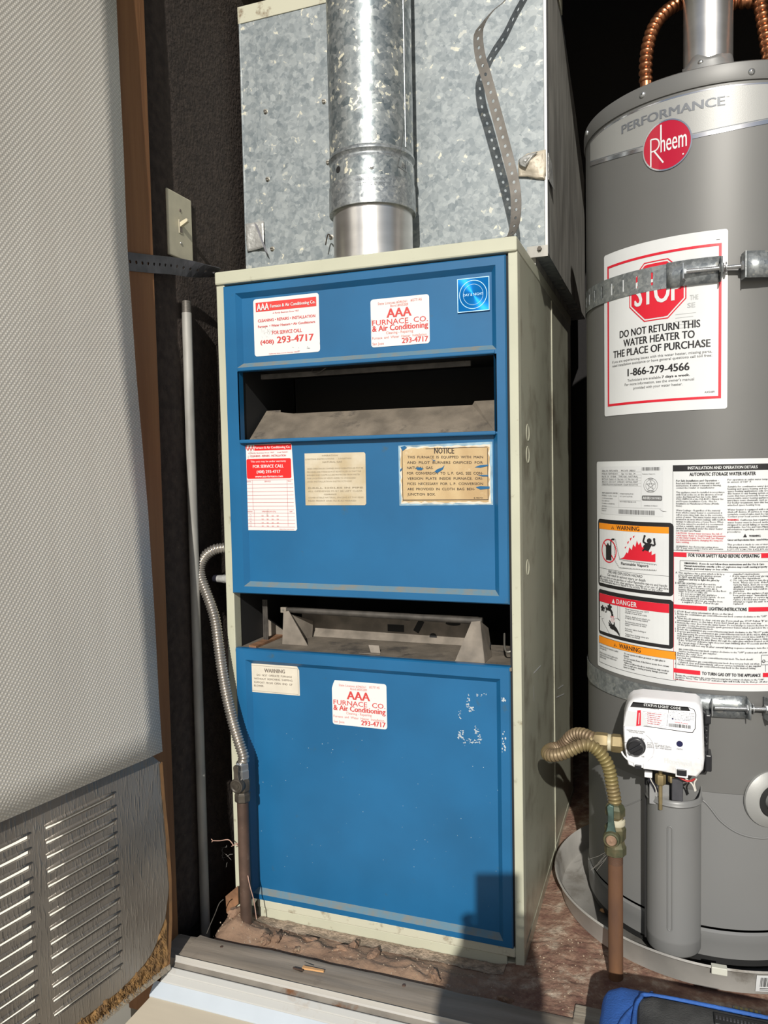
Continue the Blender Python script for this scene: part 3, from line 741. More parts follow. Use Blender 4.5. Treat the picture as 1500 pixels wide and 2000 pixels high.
# loose strip and pieces at the left end
a = onY(518, 1171, .06); b = onY(521, 1264, .06); m = MB()
for k in (-1, 0, 1): m.box((a.x-.0018+.0036*k, .058, .502), (a.x+.0014+.0036*k, .0605, a.z))
m.build('ribbon_cable', 'bar_metal', fur)
m = MB(); f = [onY(x, yy, .11) for x, yy in ((507, 1198), (555, 1232), (556, 1242), (508, 1250))]; m.add(f, [(0, 1, 2, 3)]); m.build('side_gusset', 'bracket_metal', fur, solid=.0012)
m = MB(); f = [onZ(486, 1262, .504), onZ(556, 1232, .504), onZ(562, 1238, .504), onZ(500, 1264, .504)]; m.add(f, [(0, 1, 2, 3)]); m.build('side_rail', 'rusty_plate', fur, solid=.004)
wire = spline([Vector((.512, .10, .535)), Vector((.522, .05, .525)), Vector((.53, .03, .519)), Vector((.543, .03, .523))], 6)
MB().tube(wire, .0018, 6).build('thin_wire', 'screw_metal', fur, smooth=60)
# ------------------------------------------------------------------ stickers
YS = -.0007
def plane_place(y): return lambda u, z: (u, y, z)
def fz(ox, oy, k): return lambda x, y: (lambda q: (q.x, q.z))(onY(x/k+ox, y/k+oy, 0))
def sticker(poly, m, label, y=YS, parent=fur, name='sticker'):
    mb = MB(); n = len(poly); mb.add([(u, y, z) for u, z in poly]+[(u, -.0001, z) for u, z in poly], [tuple(range(n))]+[(i, (i+1) % n, n+(i+1) % n, n+i) for i in range(n)])
    return mb.build(name, m, parent, label=label)
PL = plane_place(YS-.0004); PL2 = plane_place(YS-.0008)
MM = .00089
# service sticker, top left   (A = crop 420,440 x2.1429)
A = fz(420, 440, 2.142857)
s1 = sticker(round_rect(.0745, 1.0480, .2065, 1.1515, .005), 'sticker_white', 'white service sticker with red heading, left of the top field')
p = Print(PL); a = A(175, 320); b = A(425, 290)
p.rect(.0795, 1.1285, .2015, 1.1450); p.build('print_block', 'sticker_red', s1)
p = Print(PL2); p.text('AAA', (.0815, 1.1300), (.1065, 1.1300), .0125, True); 
p.build('print_letters', 'ink_red', s1)
p = Print(plane_place(YS-.0012)); p.text('AAA', (.0822, 1.1303), (.1072, 1.1303), .0125, True); p.text('Furnace & Air Conditioning Co.', (.1095, 1.1335), (.2000, 1.1335), .0058, True); p.build('print_white', 'label_white', s1)
p = Print(PL)
p.text('A Family Business Since 1957', (.114, 1.1225), (.167, 1.1225), .0026)
p.text('CLEANING • REPAIRS • INSTALLATION', (.0830, 1.1095), (.1990, 1.1095), .0050, True)
p.text('Furnace  • Water Heaters • Air Conditioners', (.0830, 1.0995), (.1985, 1.0995), .0042, True)
p.text('FOR SERVICE CALL', (.1120, 1.0855), (.1720, 1.0855), .0062, True)
p.text('(408)', (.0870, 1.0695), (.1150, 1.0695), .0070, True); p.text('293-4717', (.1210, 1.0690), (.1950, 1.0690), .0118, True)
p.text('California State License Number 346361', (.104, 1.0500), (.166, 1.0500), .0018)
p.build('lettering', 'ink_red', s1)
p = Print(PL); 
for k in range(26):
    u = .090+.025*random.random(); z = 1.078+.022*random.random(); p.line([(u, z), (u+random.uniform(-.003, .003), z+random.uniform(.001, .005))], .0004)
for k in range(9):
    u = .150+.035*random.random(); z = 1.052+.008*random.random(); p.line([(u, z), (u+random.uniform(.001, .004), z+random.uniform(-.001, .001))], .0008)
p.build('scuffs', 'ink_faint', s1, kind='stuff')
# company sticker, used twice
def company(u0, z0, u1, z1, label, torn=False):
    r = round_rect(u0, z0, u1, z1, .005)
    if torn: r = [(u, z) for u, z in r if not (u < u0+.008 and z > z1-.012)]; r.insert(6, (u0+.006, z1)); r.insert(7, (u0+.003, z1-.006)); r.insert(8, (u0, z1-.015))
    s = sticker(r, 'sticker_white', label); w = u1-u0; h = z1-z0
    U = lambda t: u0+w*t; Zz = lambda t: z1-h*t
    p = Print(PL)
    p.text('State Licenses #346361', (U(.13), Zz(.125)), (U(.63), Zz(.125)), .0042); p.text('#277145', (U(.69), Zz(.115)), (U(.88), Zz(.115)), .0042)
    p.text('Bond #005389', (U(.345), Zz(.19)), (U(.65), Zz(.19)), .0042)
    p.text('Cleaning - Repairing', (U(.26), Zz(.745)), (U(.725), Zz(.745)), .0044)
    p.text('Furnace  and  Water  Heater  Installation', (U(.02), Zz(.835)), (U(.95), Zz(.835)), .0042)
    p.text('San Jose', (U(.02), Zz(.955)), (U(.22), Zz(.955)), .0044); p.build('small_lettering', 'ink_red_soft', s)
    p = Print(PL)
    p.text('AAA', (U(.275), Zz(.405)), (U(.705), Zz(.405)), .0152, True, 3); p.text('FURNACE  CO.', (U(.025), Zz(.545)), (U(.975), Zz(.545)), .0088, False, 2)
    p.text('& Air Conditioning', (U(.02), Zz(.672)), (U(.978), Zz(.672)), .0098, True); p.text('293-4717', (U(.53), Zz(.955)), (U(.975), Zz(.955)), .0088, True)
    p.build('lettering', 'ink_red', s); return s
company(.3045, 1.0480, .4105, 1.1300, 'white company sticker right of the middle in the top field')
s5 = company(.2135, .3725, .3195, .4545, 'white company sticker with a torn corner on the lower panel', True)
# blue metal badge
mb = MB().box((.460, -.0028, 1.0935), (.5145, -.0002, 1.1490), .0008); bd = mb.build('badge', 'badge_blue', fur, label='shiny blue square maker badge with a ring')
p = Print(plane_place(-.0032)); p.ring((.487, 1.1215), .0225, .0235); p.ring((.487, 1.1215), .0165, .0170); p.frame(.4602, 1.0937, .5143, 1.1488, .0012)
p.text('DAY & NIGHT', (.4705, 1.1195), (.5035, 1.1195), .0042); p.build('badge_lines', 'badge_line', bd)
# service record sticker, lower left
s3 = sticker([(.0455, .7270), (.149, .7270), (.1515, .730), (.1450, .885), (.142, .8875), (.050, .8865), (.0440, .879)], 'sticker_white', 'white service record sticker with a ruled table')
p = Print(PL); p.rect(.068, .8755, .1445, .8860); p.polyg(round_rect(.0505, .8235, .1430, .8600, .003)); p.polyg([(.0445, .878), (.052, .8855), (.056, .8865), (.051, .886)]); p.build('print_block', 'bright_red', s3)
p = Print(PL2); p.text('Furnace & Air Conditioning Co.', (.0695, .8785), (.1425, .8785), .0042, True)
p.text('This unit may be under warranty', (.0595, .8535), (.1330, .8535), .0034); p.text('FOR SERVICE CALL', (.064, .8433), (.128, .8433), .0056, True); p.text('(408) 293-4717', (.0715, .8335), (.121, .8335), .0052, True); p.text('www.aaa-furnace.com', (.068, .8255), (.126, .8255), .0040, True)
p.build('print_white', 'label_white', s3)
p = Print(PL); p.text('AAA', (.0475, .8760), (.0675, .8760), .0095, True); p.text('A Family Business Since 1957     Lic# 765071', (.055, .8700), (.1370, .8700), .0022); p.text('CLEANING - REPAIRS - INSTALLATION', (.0585, .8635), (.1330, .8635), .0034, True)
p.text('DATE', (.0500, .8170), (.0580, .8170), .0022); p.text('SERVICE', (.087, .8170), (.100, .8170), .0022); p.text('TECH', (.1345, .8170), (.1425, .8170), .0022)
for k in range(9): p.rect(.0475, .8195-.0068*k if k else .8205, .1465, (.8195-.0068*k if k else .8205)+.0004)
p.rect(.0615, .765, .0619, .8205); p.rect(.1335, .7345, .1339, .8205)
p.text('PRG/RUN', (.0490, .7610), (.0600, .7610), .0020); p.text('OPERATION DATA (STG)', (.0800, .7610), (.1090, .7610), .0022); p.text('TEMP', (.1370, .7610), (.1430, .7610), .0020)
for k in range(5): p.rect(.0480, .7590-.0064*k, .1480, .7594-.0064*k)
p.rect(.0635, .7334, .0639, .765)
for k in range(4):
    z = .7540-.0064*k; p.frame(.0540, z-.0012, .0572, z+.0026, .0003)
    for j, t in enumerate(('Q1', 'Q2', 'Q3', 'Q4')): p.text(t, (.079+.0105*j, z-.0008), (.0828+.0105*j, z-.0008), .0022)
p.text('California State License Number', (.115, .7288), (.146, .7288), .0014)
p.build('lettering', 'ink_red', s3)
# faded tan sticker
s4 = sticker([(.1700, .7735), (.2860, .7735), (.2885, .776), (.2890, .864), (.2865, .8670), (.1705, .8675)], 'sticker_tan', 'faded stained tan sticker, its print nearly gone')
p = Print(PL)
for k, (t, a, b) in enumerate((('OPERATION', .205, .236), ('LIGHTING INSTRUCTIONS      LOCATION', .172, .262), ('NATURAL GAS', .206, .244), ('', 0, 0), ('WHEN OPERATING IN CONFINED SPACE COMBUSTION AIR MUST BE', .175, .284), ('PROVIDED AND FURNACE MUST BE INSTALLED SO THAT THE', .175, .280),
      ('BURNERS AND CONTROLS ARE PROTECTED FROM WATER', .175, .278), ('FOR LOCATION OF VENTS REFER TO STANDARD', .175, .270), ('AND INSTALLATION INSTRUCTIONS', .175, .262), ('', 0, 0), ('DRILL HOLES IN PIPE', .176, .283), ('ALL OPENINGS MUST BE LEFT CLEAR', .176, .282), ('CLEARANCE', .207, .232), ('COMBUSTIBLE MATERIAL SPACING AT TOP SIDES', .176, .284), ('REAR FRONT AND FLUE AS MARKED', .176, .27))):
    if t: p.text(t, (a, .8615-.0058*k), (b, .8615-.0058*k), .0026, k in (2, 10, 12), 1)
p.build('lettering', 'ink_tan', s4)
# torn NOTICE plate
gh = sticker([(.3505, .7725), (.5155, .7735), (.5155, .8785), (.3505, .8765)], 'tape_ghost', 'pale outline left by old tape', y=-.0004, name='tape_outline')
random.seed(11)
def torn(u0, z0, u1, z1, amp, nu=26, nz=15):
    out = []
    for i in range(nu): out.append((u0+(u1-u0)*i/nu, z0+amp*random.uniform(-.6, 1)))
    for i in range(nz): out.append((u1-amp*random.uniform(-.3, 1.2), z0+(z1-z0)*i/nz))
    for i in range(nu): out.append((u1-(u1-u0)*i/nu, z1-amp*random.uniform(-.2, 1.4)))
    for i in range(nz): out.append((u0+amp*random.uniform(-.5, 1), z1-(z1-z0)*i/nz))
    return out
nw = sticker(torn(.3535, .7755, .5125, .8745, .0014), 'sticker_cream', 'pale torn backing round the notice', y=-.0007, name='notice_backing')
nt_ = sticker(torn(.3550, .7785, .5105, .8720, .0022), 'notice_tan', 'weathered tan notice plate with torn edges', y=-.0011, name='notice')
PN = plane_place(-.0016); p = Print(PN); B = fz(420, 840, 2.34375)
p.text('NOTICE', B(1004, 107), B(1096, 107), .0098, True)
for (t, x0, x1, y) in (('THIS  FURNACE  IS  EQUIPPED  WITH  MAIN', 882, 1228, 129), ('AND  PILOT  BURNERS  ORIFICED  FOR', 880, 1227, 154), ('NATURAL  GAS.', 880, 1000, 178), ('FOR  CONVERSION  TO  L. P.  GAS,  SEE  CON-', 880, 1228, 203),
                    ('VERSION  PLATE  INSIDE  FURNACE.  ORI-', 882, 1228, 227), ('FICES  NECESSARY  FOR  L. P.  CONVERSION', 882, 1228, 251), ('ARE  PROVIDED  IN  CLOTH  BAG  BEH-', 882, 1190, 275), ('JUNCTION  BOX.', 882, 1010, 299)):
    p.text(t, B(x0, y), B(x1, y), .0042)
p.text('B-782734', B(1186, 313), B(1228, 313), .0020)
p.rect(.357, .7815, .358, .868); p.rect(.357, .7815, .508, .7828); p.rect(.507, .7815, .508, .868); p.rect(.400, .8695, .508, .8703)
p.build('lettering', 'notice_ink', nt_)
p = Print(plane_place(-.0019))
for blob in (((920, 172), (938, 170), (955, 176), (946, 184), (928, 183)), ((1005, 190), (1020, 178), (1040, 172), (1052, 160), (1044, 180), (1020, 196)), ((1190, 170), (1215, 160), (1252, 158), (1252, 164), (1215, 172)), ((1200, 205), (1252, 205), (1252, 212), (1225, 212)), ((1195, 262), (1215, 256), (1258, 258), (1258, 268), (1215, 272)), ((858, 172), (850, 180), (848, 190), (856, 184)), ((992, 133), (1010, 139), (1004, 143)), ((850, 78), (870, 72), (880, 80), (860, 96))):
    p.polyg([B(*q) for q in blob])
p.build('bare_patch', 'blue_paint', nt_)
# shipping WARNING sticker on the lower panel
s6 = sticker([(.0425, .4185), (.1480, .4195), (.1480, .4670), (.1435, .4745), (.0425, .4735)], 'sticker_cream', 'cream warning sticker at the top left of the lower panel')
p = Print(PL); Cc = fz(400, 1140, 2.272727)
p.text('WARNING', Cc(265, 392), Cc(357, 398), .0072, True)
for (t, x0, x1, y0, y1) in (('DO  NOT  OPERATE  FURNACE', 232, 388, 408, 418), ('WITHOUT  REMOVING  SHIPPING', 220, 390, 424, 434), ('SUPPORT  FROM  OPEN  END  OF', 220, 390, 440, 452), ('BLOWER.', 220, 264, 455, 458)):
    p.text(t, Cc(x0, y0), Cc(x1, y1), .0036)
p.frame(.0455, .4215, .1455, .4705, .0004)
p.build('lettering', 'ink_brown', s6)
# paint scuffs where old stickers were, right side of the lower panel
YSC = [-.0004]; p = Print(lambda u, z: (u, YSC[0], z)); random.seed(5)
for (x0, y0, x1, y1, n_) in ((1162, 490, 1175, 550, 16), (1168, 545, 1198, 570, 18), (1205, 488, 1250, 500, 10), (1128, 560, 1138, 602, 9), (1125, 650, 1148, 690, 26), (1148, 688, 1225, 708, 34), (1198, 630, 1215, 665, 14), (1215, 670, 1230, 705, 12)):
    for k in range(n_):
        YSC[0] -= .000003
        x = random.uniform(x0, x1); y = random.uniform(y0, y1); q = Cc(x, y); r = random.uniform(.0005, .0019)
        p.polyg([(q[0]+r*random.uniform(.6, 1.3)*cos(t), q[1]+r*random.uniform(.4, 1.2)*sin(t)) for t in (0, 1.2, 2.4, 3.6, 5)])
for k in range(55):
    q = Cc(*random.choice(((random.uniform(1308, 1314), random.uniform(505, 720)), (random.uniform(1310, 1340), random.uniform(500, 512)), (random.uniform(1315, 1340), random.uniform(640, 745))))); r = random.uniform(.0005, .0016)
    YSC[0] = (-.0100 if q[0] > .5265 else -.0012)-.000004*k
    if q[0] < .5165 or q[0] > .5280: p.polyg([(q[0]+r*cos(t), q[1]+r*1.6*sin(t)) for t in (0, 1.2, 2.4, 3.6, 5)])
for k in range(60):
    YSC[0] = -.0004-.000003*k
    q = (random.uniform(.05, .52), random.uniform(.04, .36)); r = random.uniform(.0003, .0008)
    p.polyg([(q[0]+r*cos(t), q[1]+r*sin(t)) for t in (0, 1.2, 2.4, 3.6, 5)])
p.build('paint_scuffs', 'scuff_paint', fur, kind='stuff')

# ================================================================== DUCT PLENUM
YD = .18; DX0, DX1, DZ = -.040, .583, 1.2215
duct = thing('duct_plenum', (.27, .52, 1.207), 'large galvanised sheet metal duct box standing on the furnace top', 'duct')
mb = MB(); mb.prism([(YD, DZ), (.87, DZ), (.865, 1.584), (.62, 1.69), (.382, 1.775), (YD, 1.775)], 'X', DX0, DX1)
body = mb.build('duct_body', 'galv_duct', duct, bev=.0015)
MB().box((DX0-.003, YD-.0018, 1.756), (DX1+.003, .40, 1.790), .001).build('lid', 'cream_dirty', duct, label='pale top flange of the duct')
MB().box((.0, .19, 1.2075), (.56, .73, 1.2225)).build('base_collar', 'galv_old', duct)
# folded corner seams
MB().box((DX1-.0045, YD-.0022, DZ), (DX1+.0015, YD+.02, 1.758), .001).build('corner_seam', 'tin_light', duct)
MB().box((DX0-.0012, YD-.0015, DZ), (DX0+.003, YD+.02, 1.758), .0008).build('corner_seam', 'galv_duct', duct)
MB().prism([(YD+.010, DZ+.002), (.868, DZ+.002), (.863, 1.583), (.62, 1.688), (.382, 1.755), (YD+.010, 1.755)], 'X', DX1-.0005, DX1+.0004).build('side_skin', 'galv_old', duct, label='dull grey side of the duct')
# access plate screwed on the left part, with a lap seam
c = [onY(x, y, YD-.001) for x, y in ((505, 158), (660, 126), (664, 480), (521, 505))]
mb = MB(); 
mb.prism([(c[0].x, c[0].z), (c[1].x, c[1].z), (c[2].x, DZ+.004), (c[3].x, DZ+.004)], 'Y', YD-.0016, YD+.001); mb.build('access_plate', 'galv_duct', duct, bev=.0004)
MB().box((onY(497, 150, YD).x, YD-.0007, DZ+.002), (onY(500, 150, YD).x, YD, 1.66)).build('lap_seam', 'galv_duct', duct)
a_ = onY(852, 300, YD); MB().box((a_.x, YD-.0006, DZ), (a_.x+.0022, YD, 1.66)).build('crease', 'galv_duct', duct)
for (px, py) in ((519, 218), (633, 198), (523, 350), (641, 317), (532, 486), (647, 463)):
    q = onY(px, py, YD-.002); m = MB(); 
    m.lathe([(.0050, 0), (.0050, -.0008), (.0036, -.001), (.0036, -.004), (.0001, -.0043)], (q.x, YD-.0016, q.z), 'Y', 10)
    sc = m.build('screw', 'screw_metal', duct, smooth=35)
    MB().box((q.x-.0030, YD-.0064, q.z-.0005), (q.x+.0030, YD-.0058, q.z+.0005)).build('slot', 'iron_dark', sc)
# duct tape wrapped round the left corner, its end peeling
t4 = [onY(x, y, YD-.001) for x, y in ((480, 438), (516, 432), (520, 485), (484, 492))]
mb = MB(); K = 8
for i in range(K+1):
    for j in range(K+1):
        u, v = i/K, j/K
        q = t4[0].lerp(t4[1], u).lerp(t4[3].lerp(t4[2], u), v); q = Vector(q)
        q.y = YD-.0035-.0015*bumpf(u*3, v*3, 2, 1)-(.014*max(0, u-.45)*(v**1.5))
        mb.v.append(q)
for i in range(K):
    for j in range(K):
        a = i*(K+1)+j; mb.f.append((a, a+1, a+K+2, a+K+1))
mb.add([t4[0]+Vector((0, -.0025, 0)), t4[3]+Vector((0, -.0025, 0)), Vector((DX0-.002, .25, t4[3].z)), Vector((DX0-.002, .25, t4[0].z))], [(0, 1, 2, 3)])
mb.build('tape', 'duct_tape', duct, smooth=70, solid=.0005, label='peeling silver tape on the lower left corner')
f = [onY(x, y, YD-.006) for x, y in ((496, 434), (503, 440), (528, 499), (522, 492))]
f[2].y = f[3].y = YD-.016; MB().quad(*f).build('tape_flap', 'strap_dark', duct, solid=.0005)
# crumpled tape on the right corner
def crumple(pts_px, m, label, y0, ph):
    mb = MB(); cx = sum(p[0] for p in pts_px)/len(pts_px); cy = sum(p[1] for p in pts_px)/len(pts_px); n = len(pts_px); R_ = 5
    c0 = onY(cx, cy, y0-.008); mb.v.append(c0)
    for r in range(1, R_+1):
        for k, (x, y) in enumerate(pts_px):
            t = r/R_; q = onY(cx+(x-cx)*t, cy+(y-cy)*t, y0-.003-.007*(1-t)-.004*bumpf(x*.05*t, y*.05*t+ph, 1, ph)); mb.v.append(q)
    for k in range(n): mb.f.append((0, 1+k, 1+(k+1) % n))
    for r in range(R_-1):
        for k in range(n):
            a = 1+r*n+k; b = 1+r*n+(k+1) % n; mb.f.append((a, b, b+n, a+n))
    return mb.build('tape', m, duct, smooth=50, solid=.0006, label=label)
crumple([(1012, 322), (1013, 312), (1030, 300), (1048, 296), (1066, 292), (1067, 320), (1066, 352), (1048, 350), (1030, 345), (1013, 345)], 'tape_residue', 'crumpled old tape with glue stains on the right corner', YD, 1.7)
crumple([(1013, 314), (1016, 309), (1035, 300), (1050, 297), (1036, 315), (1026, 328), (1014, 322)], 'duct_tape', 'lifted silver tape end', YD-.006, 4.0)
q1, q2 = onY(1068, 300, YD), onY(1068, 365, YD)
mb = MB(); mb.add([(DX1+.003, YD-.002, q1.z), (DX1+.003, YD+.045, q1.z-.003), (DX1+.006, YD+.055, q2.z+.01), (DX1+.003, YD-.002, q2.z+.012)], [(0, 1, 2, 3)]); mb.build('tape', 'duct_tape', duct, solid=.0006)
# corner tab with a hex bolt
q = onY(1054, 486, YD-.004); MB().box((onY(1030, 490, YD).x, YD-.0035, DZ-.004), (DX1+.001, YD-.001, DZ+.016)).build('corner_tab', 'galv_old', duct)
m = MB(); hexnut(m, (q.x, YD-.006, q.z), 'Y', .0042, .005); m.build('bolt', 'iron_dark', duct)
q = onY(648, 466, YD-.02); MB().tube(spline([q, q+Vector((-.006, -.004, .008)), q+Vector((-.012, -.004, -.012))], 5), .0014, 6).build('wire_stub', 'iron_dark', duct, smooth=50)
q0 = onY(655, 440, .03); 

# ------------------------------------------------------------------ vent pipe
VX, VY = .2745, .100
vent = thing('vent_pipe', (VX, VY, 1.207), 'round galvanised vent pipe rising from the furnace top', 'pipe')
R1 = .0775
mb = MB(); mb.lathe([(R1, 2.2), (R1, 1.400)], (VX, VY, 0), 'Z', 72); mb.build('pipe', 'galv_pipe', vent, smooth=40)
mb = MB(); mb.lathe([(R1, 1.407), (R1+.0016, 1.405), (R1+.0022, 1.400), (R1-.0022, 1.3955), (R1-.0025, 1.3925), (R1-.0003, 1.389), (R1+.0005, 1.386)], (VX, VY, 0), 'Z', 72); mb.build('bead', 'galv_strap', vent, smooth=50)
mb = MB(); mb.lathe([(R1-.0005, 1.389), (R1+.0009, 1.385), (R1+.0009, 1.352)], (VX, VY, 0), 'Z', 72); mb.build('collar', 'galv_pipe', vent, smooth=40)
mb = MB(); mb.lathe([(R1+.0004, 1.3535), (R1+.0022, 1.353), (R1+.0030, 1.305), (R1+.0020, 1.3045), (R1-.004, 1.306)], (VX, VY, 0), 'Z', 72); mb.build('collar_ring', 'galv_strap', vent, smooth=40)
mb = MB(); mb.lathe([(R1-.0040, 1.312), (R1-.0040, 1.207)], (VX, VY, 0), 'Z', 72); mb.build('flue_stub', 'bare_aluminium', vent, smooth=40, label='bare bright metal stub below the galvanised pipe')
def vang(px): 
    d = ray(px, 400); o = Vector((CAM.x-VX, CAM.y-VY)); dd = Vector((d.x, d.y)); a = dd.dot(dd); b = o.dot(dd); c = o.dot(o)-R1*R1; t = (-b-sqrt(max(0, b*b-a*c)))/a
    return atan2(o.y+dd.y*t, o.x+dd.x*t)
def vpoint(a, z, r): return Vector((VX+r*cos(a), VY+r*sin(a), z))
a = vang(794); mb = MB(); 
for k in range(1): mb.tube([vpoint(a, z, R1+.0003) for z in (2.2, 1.8, 1.41)], .0012, 6)
mb.tube([vpoint(a, z, R1+.0014) for z in (1.385, 1.306)], .0008, 6); mb.build('lock_seam', 'galv_strap', vent, smooth=60)
a = vang(663); z = onY(663, 356, .03).z; q = vpoint(a, 1.372, R1+.0011); mtx = Matrix.Translation(q) @ Matrix.Rotation(a, 4, 'Z') @ Matrix.Rotation(pi/2, 4, 'Y')
MB().lathe([(.0001, .0003), (.0058, .0003), (.0060, 0)], mtx=mtx, n=16).build('screw_hole', 'black_inside', vent)
a = vang(727); q = vpoint(a, 1.366, R1+.0009); mtx = Matrix.Translation(q) @ Matrix.Rotation(a, 4, 'Z') @ Matrix.Rotation(pi/2, 4, 'Y')
m = MB(); m.lathe([(.0055, 0), (.0050, .0010), (.0034, .0012), (.0034, .0040), (.0001, .0043)], mtx=mtx, n=8); m.build('screw', 'zinc_bolt', vent, smooth=30)
# pen marks on the pipe: a long stroke, a corner and a number
a0 = vang(794)
def vplace(u, z): aa = a0+u/R1; return vpoint(aa, z, R1+.0022 if z < 1.388 else (R1+.0026 if z < 1.41 else R1+.0012))
p = Print(vplace); p.line([(-.004, 1.455), (-.009, 1.425), (-.016, 1.398), (-.023, 1.371), (.000, 1.365)], .0010); p.text('Z0', (-.014, 1.3715), None, .007); p.build('pen_mark', 'ink_grey', vent)
def vplace2(u, z): aa = vang(727)+u/R1; return vpoint(aa, z, R1+.0033)
p = Print(vplace2); p.text('ASBESTOS CEMENT', (-.030, 1.3435), (.026, 1.3435), .0042); p.text('SETTING 6" PIPE', (-.024, 1.3345), (.022, 1.3345), .0046); p.build('embossed_words', 'galv_strap', vent)

# ------------------------------------------------------------------ perforated strap hanging in front of the duct
def strip_frames(path, wdirs, step=.004):
    """dense path + width direction; returns map (s, w) -> point and length"""
    n = 24; dense = spline(path, n); dw = []
    for i in range(len(path)-1):
        for k in range(n): dw.append(Vector(wdirs[i]).lerp(Vector(wdirs[i+1]), k/n).normalized())
    dw.append(Vector(wdirs[-1]).normalized())
    L = [0.0]
    for a, b in zip(dense, dense[1:]): L.append(L[-1]+(b-a).length)
    def f(s, w):
        s = max(0, min(L[-1]-1e-6, s)); lo, hi = 0, len(L)-1
        while hi-lo > 1:
            mid = (lo+hi)//2
            if L[mid] <= s: lo = mid
            else: hi = mid
        k = (s-L[lo])/max(1e-9, L[lo+1]-L[lo]); t = (dense[lo+1]-dense[lo]).normalized()
        d = dw[lo].lerp(dw[lo+1], k); d = (d-t*d.dot(t)).normalized()
        return dense[lo].lerp(dense[lo+1], k)+d*w
    return f, L[-1]
hp = [((1075, -110), .165, (.20, -.85, -.50)), ((1012, -32), .140, (.20, -.85, -.50)), ((985, 2), .125, (.20, -.85, -.50)), ((962, 22), .113, (.25, -.85, -.48)), ((944, 45), .103, (.55, -.75, -.35)), ((934, 68), .098, (.93, -.3, -.1)), ((938, 110), .096, (.98, -.15, -.1)), ((950, 150), .096, (.97, -.1, -.2)),
      ((972, 230), .096, (.97, -.1, -.22)), ((993, 310), .096, (.97, -.08, -.18)), ((1006, 368), .094, (.99, -.08, -.08)), ((1008, 410), .09, (.98, -.15, 0)), ((1005, 440), .08, (.9, -.3, .1)), ((998, 459), .066, (.8, -.5, .1)), ((990, 462), .05, (.8, -.5, .0))]
f_, L_ = strip_frames([onY(x, y, yy) for (x, y), yy, _ in hp], [w for _, _, w in hp])
mb = perforated(f_, L_, .0185, .0165, .0032, .0026)
o = mb.build('perforated_strap', 'strap_metal', None, solid=.0011)
weld(o, 2e-5); setp(o, 'thin perforated metal strap hanging loose in front of the duct box', 'strap')
# strap from the stud to the furnace top corner
lp = [((235, 507), -.080, (0, 0, 1), 'X'), ((270, 514), -.079, (0, 0, 1), 'X'), ((320, 519), -.078, (0, .05, 1), 'X')]
pts = [onX(235, 508, -.0435), onX(262, 512, -.0435), onX(300, 516, -.043), onX(335, 519, -.042), onX(365, 524, -.036), onX(395, 529, -.024), onX(425, 532, -.007)]
wd = [(0, 0, 1), (0, 0, 1), (.05, 0, 1), (.1, 0, .98), (.3, -.15, .85), (.6, -.3, .55), (.8, -.5, .3)]
f_, L_ = strip_frames(pts, wd); mb = perforated(f_, L_, .030, .0165, .0030, .0030)
o = mb.build('perforated_strap', 'strap_dark', None, solid=.0012); weld(o, 2e-5)
setp(o, 'dark perforated strap running from the wooden stud to the furnace corner', 'strap')

# ------------------------------------------------------------------ light switch on the felt wall
XW = -.060; cs = [onX(x, y, XW) for x, y in ((325, 370), (375, 397), (378, 510), (330, 494))]
sw = thing('light_switch', (-.0635, cs[0].y+.03, cs[2].z), 'ivory wall plate with a toggle light switch beside the wooden stud', 'light switch')
yc = sum(q.y for q in cs)/4; zc = sum(q.z for q in cs)/4; hw = .0385; hh = .0595
mb = MB(); mb.box((-.0645, yc-hw, zc-hh), (XW, yc+hw, zc+hh), .002); mb.build('wall_plate', 'plate_ivory', sw)
MB().box((XW-.0005, yc-.0055, zc-.0125), (XW+.0010, yc+.0055, zc+.0125), .0005).build('toggle_frame', 'plate_ivory', sw)
MB().box((XW+.0002, yc-.0040, zc-.0105), (XW+.0013, yc+.0040, zc+.0105)).build('toggle_slot', 'ink_brown', sw)
mb = MB(); mb.prism([(XW+.001, zc-.001), (XW+.017, zc+.007), (XW+.0175, zc+.0115), (XW+.0145, zc+.0130), (XW+.001, zc+.008)], 'Y', yc-.0034, yc+.0034); mb.build('toggle', 'toggle_ivory', sw, bev=.0006)
for dz, m_ in ((.030, 'ink_brown'), (-.030, 'screw_metal')):
    MB().lathe([(.0030, 0), (.0026, .0010), (.0001, .0012)], (XW, yc, zc+dz), 'X', 12).build('screw', m_, sw, smooth=40)
MB().box((-.0660, yc-.03, zc-.05), (-.0625, yc+.03, zc+.05)).build('back_box', 'iron_dark', sw)

# ------------------------------------------------------------------ standing galvanised pipe
gp = thing('metal_pipe', (-.052, -.035, -.10), 'tall grey metal pipe with a threaded end standing left of the furnace', 'pipe')
top = onY(364, 588, -.030); bot = Vector((-.052, -.035, -.100)); ax = (top-bot).normalized()
mb = MB(); mb.tube([bot, bot.lerp(top, .5), top-ax*.022], .0090, 20); mb.build('pipe', 'galv_old', gp, smooth=50)
mb = MB(); pts = [top-ax*.022*(1-k/40) for k in range(41)]
mb.tube(pts, .009, 20, rad=lambda i, t: .0084+(.0006 if i % 4 < 2 else 0)-.0006*t); mb.build('thread', 'strap_metal', gp, smooth=30, label='threaded pipe end')
mb = MB(); mb.lathe([(.0062, .0002), (.0001, .0002)], mtx=Matrix.Translation(top), n=16); mb.build('bore', 'black_inside', gp)

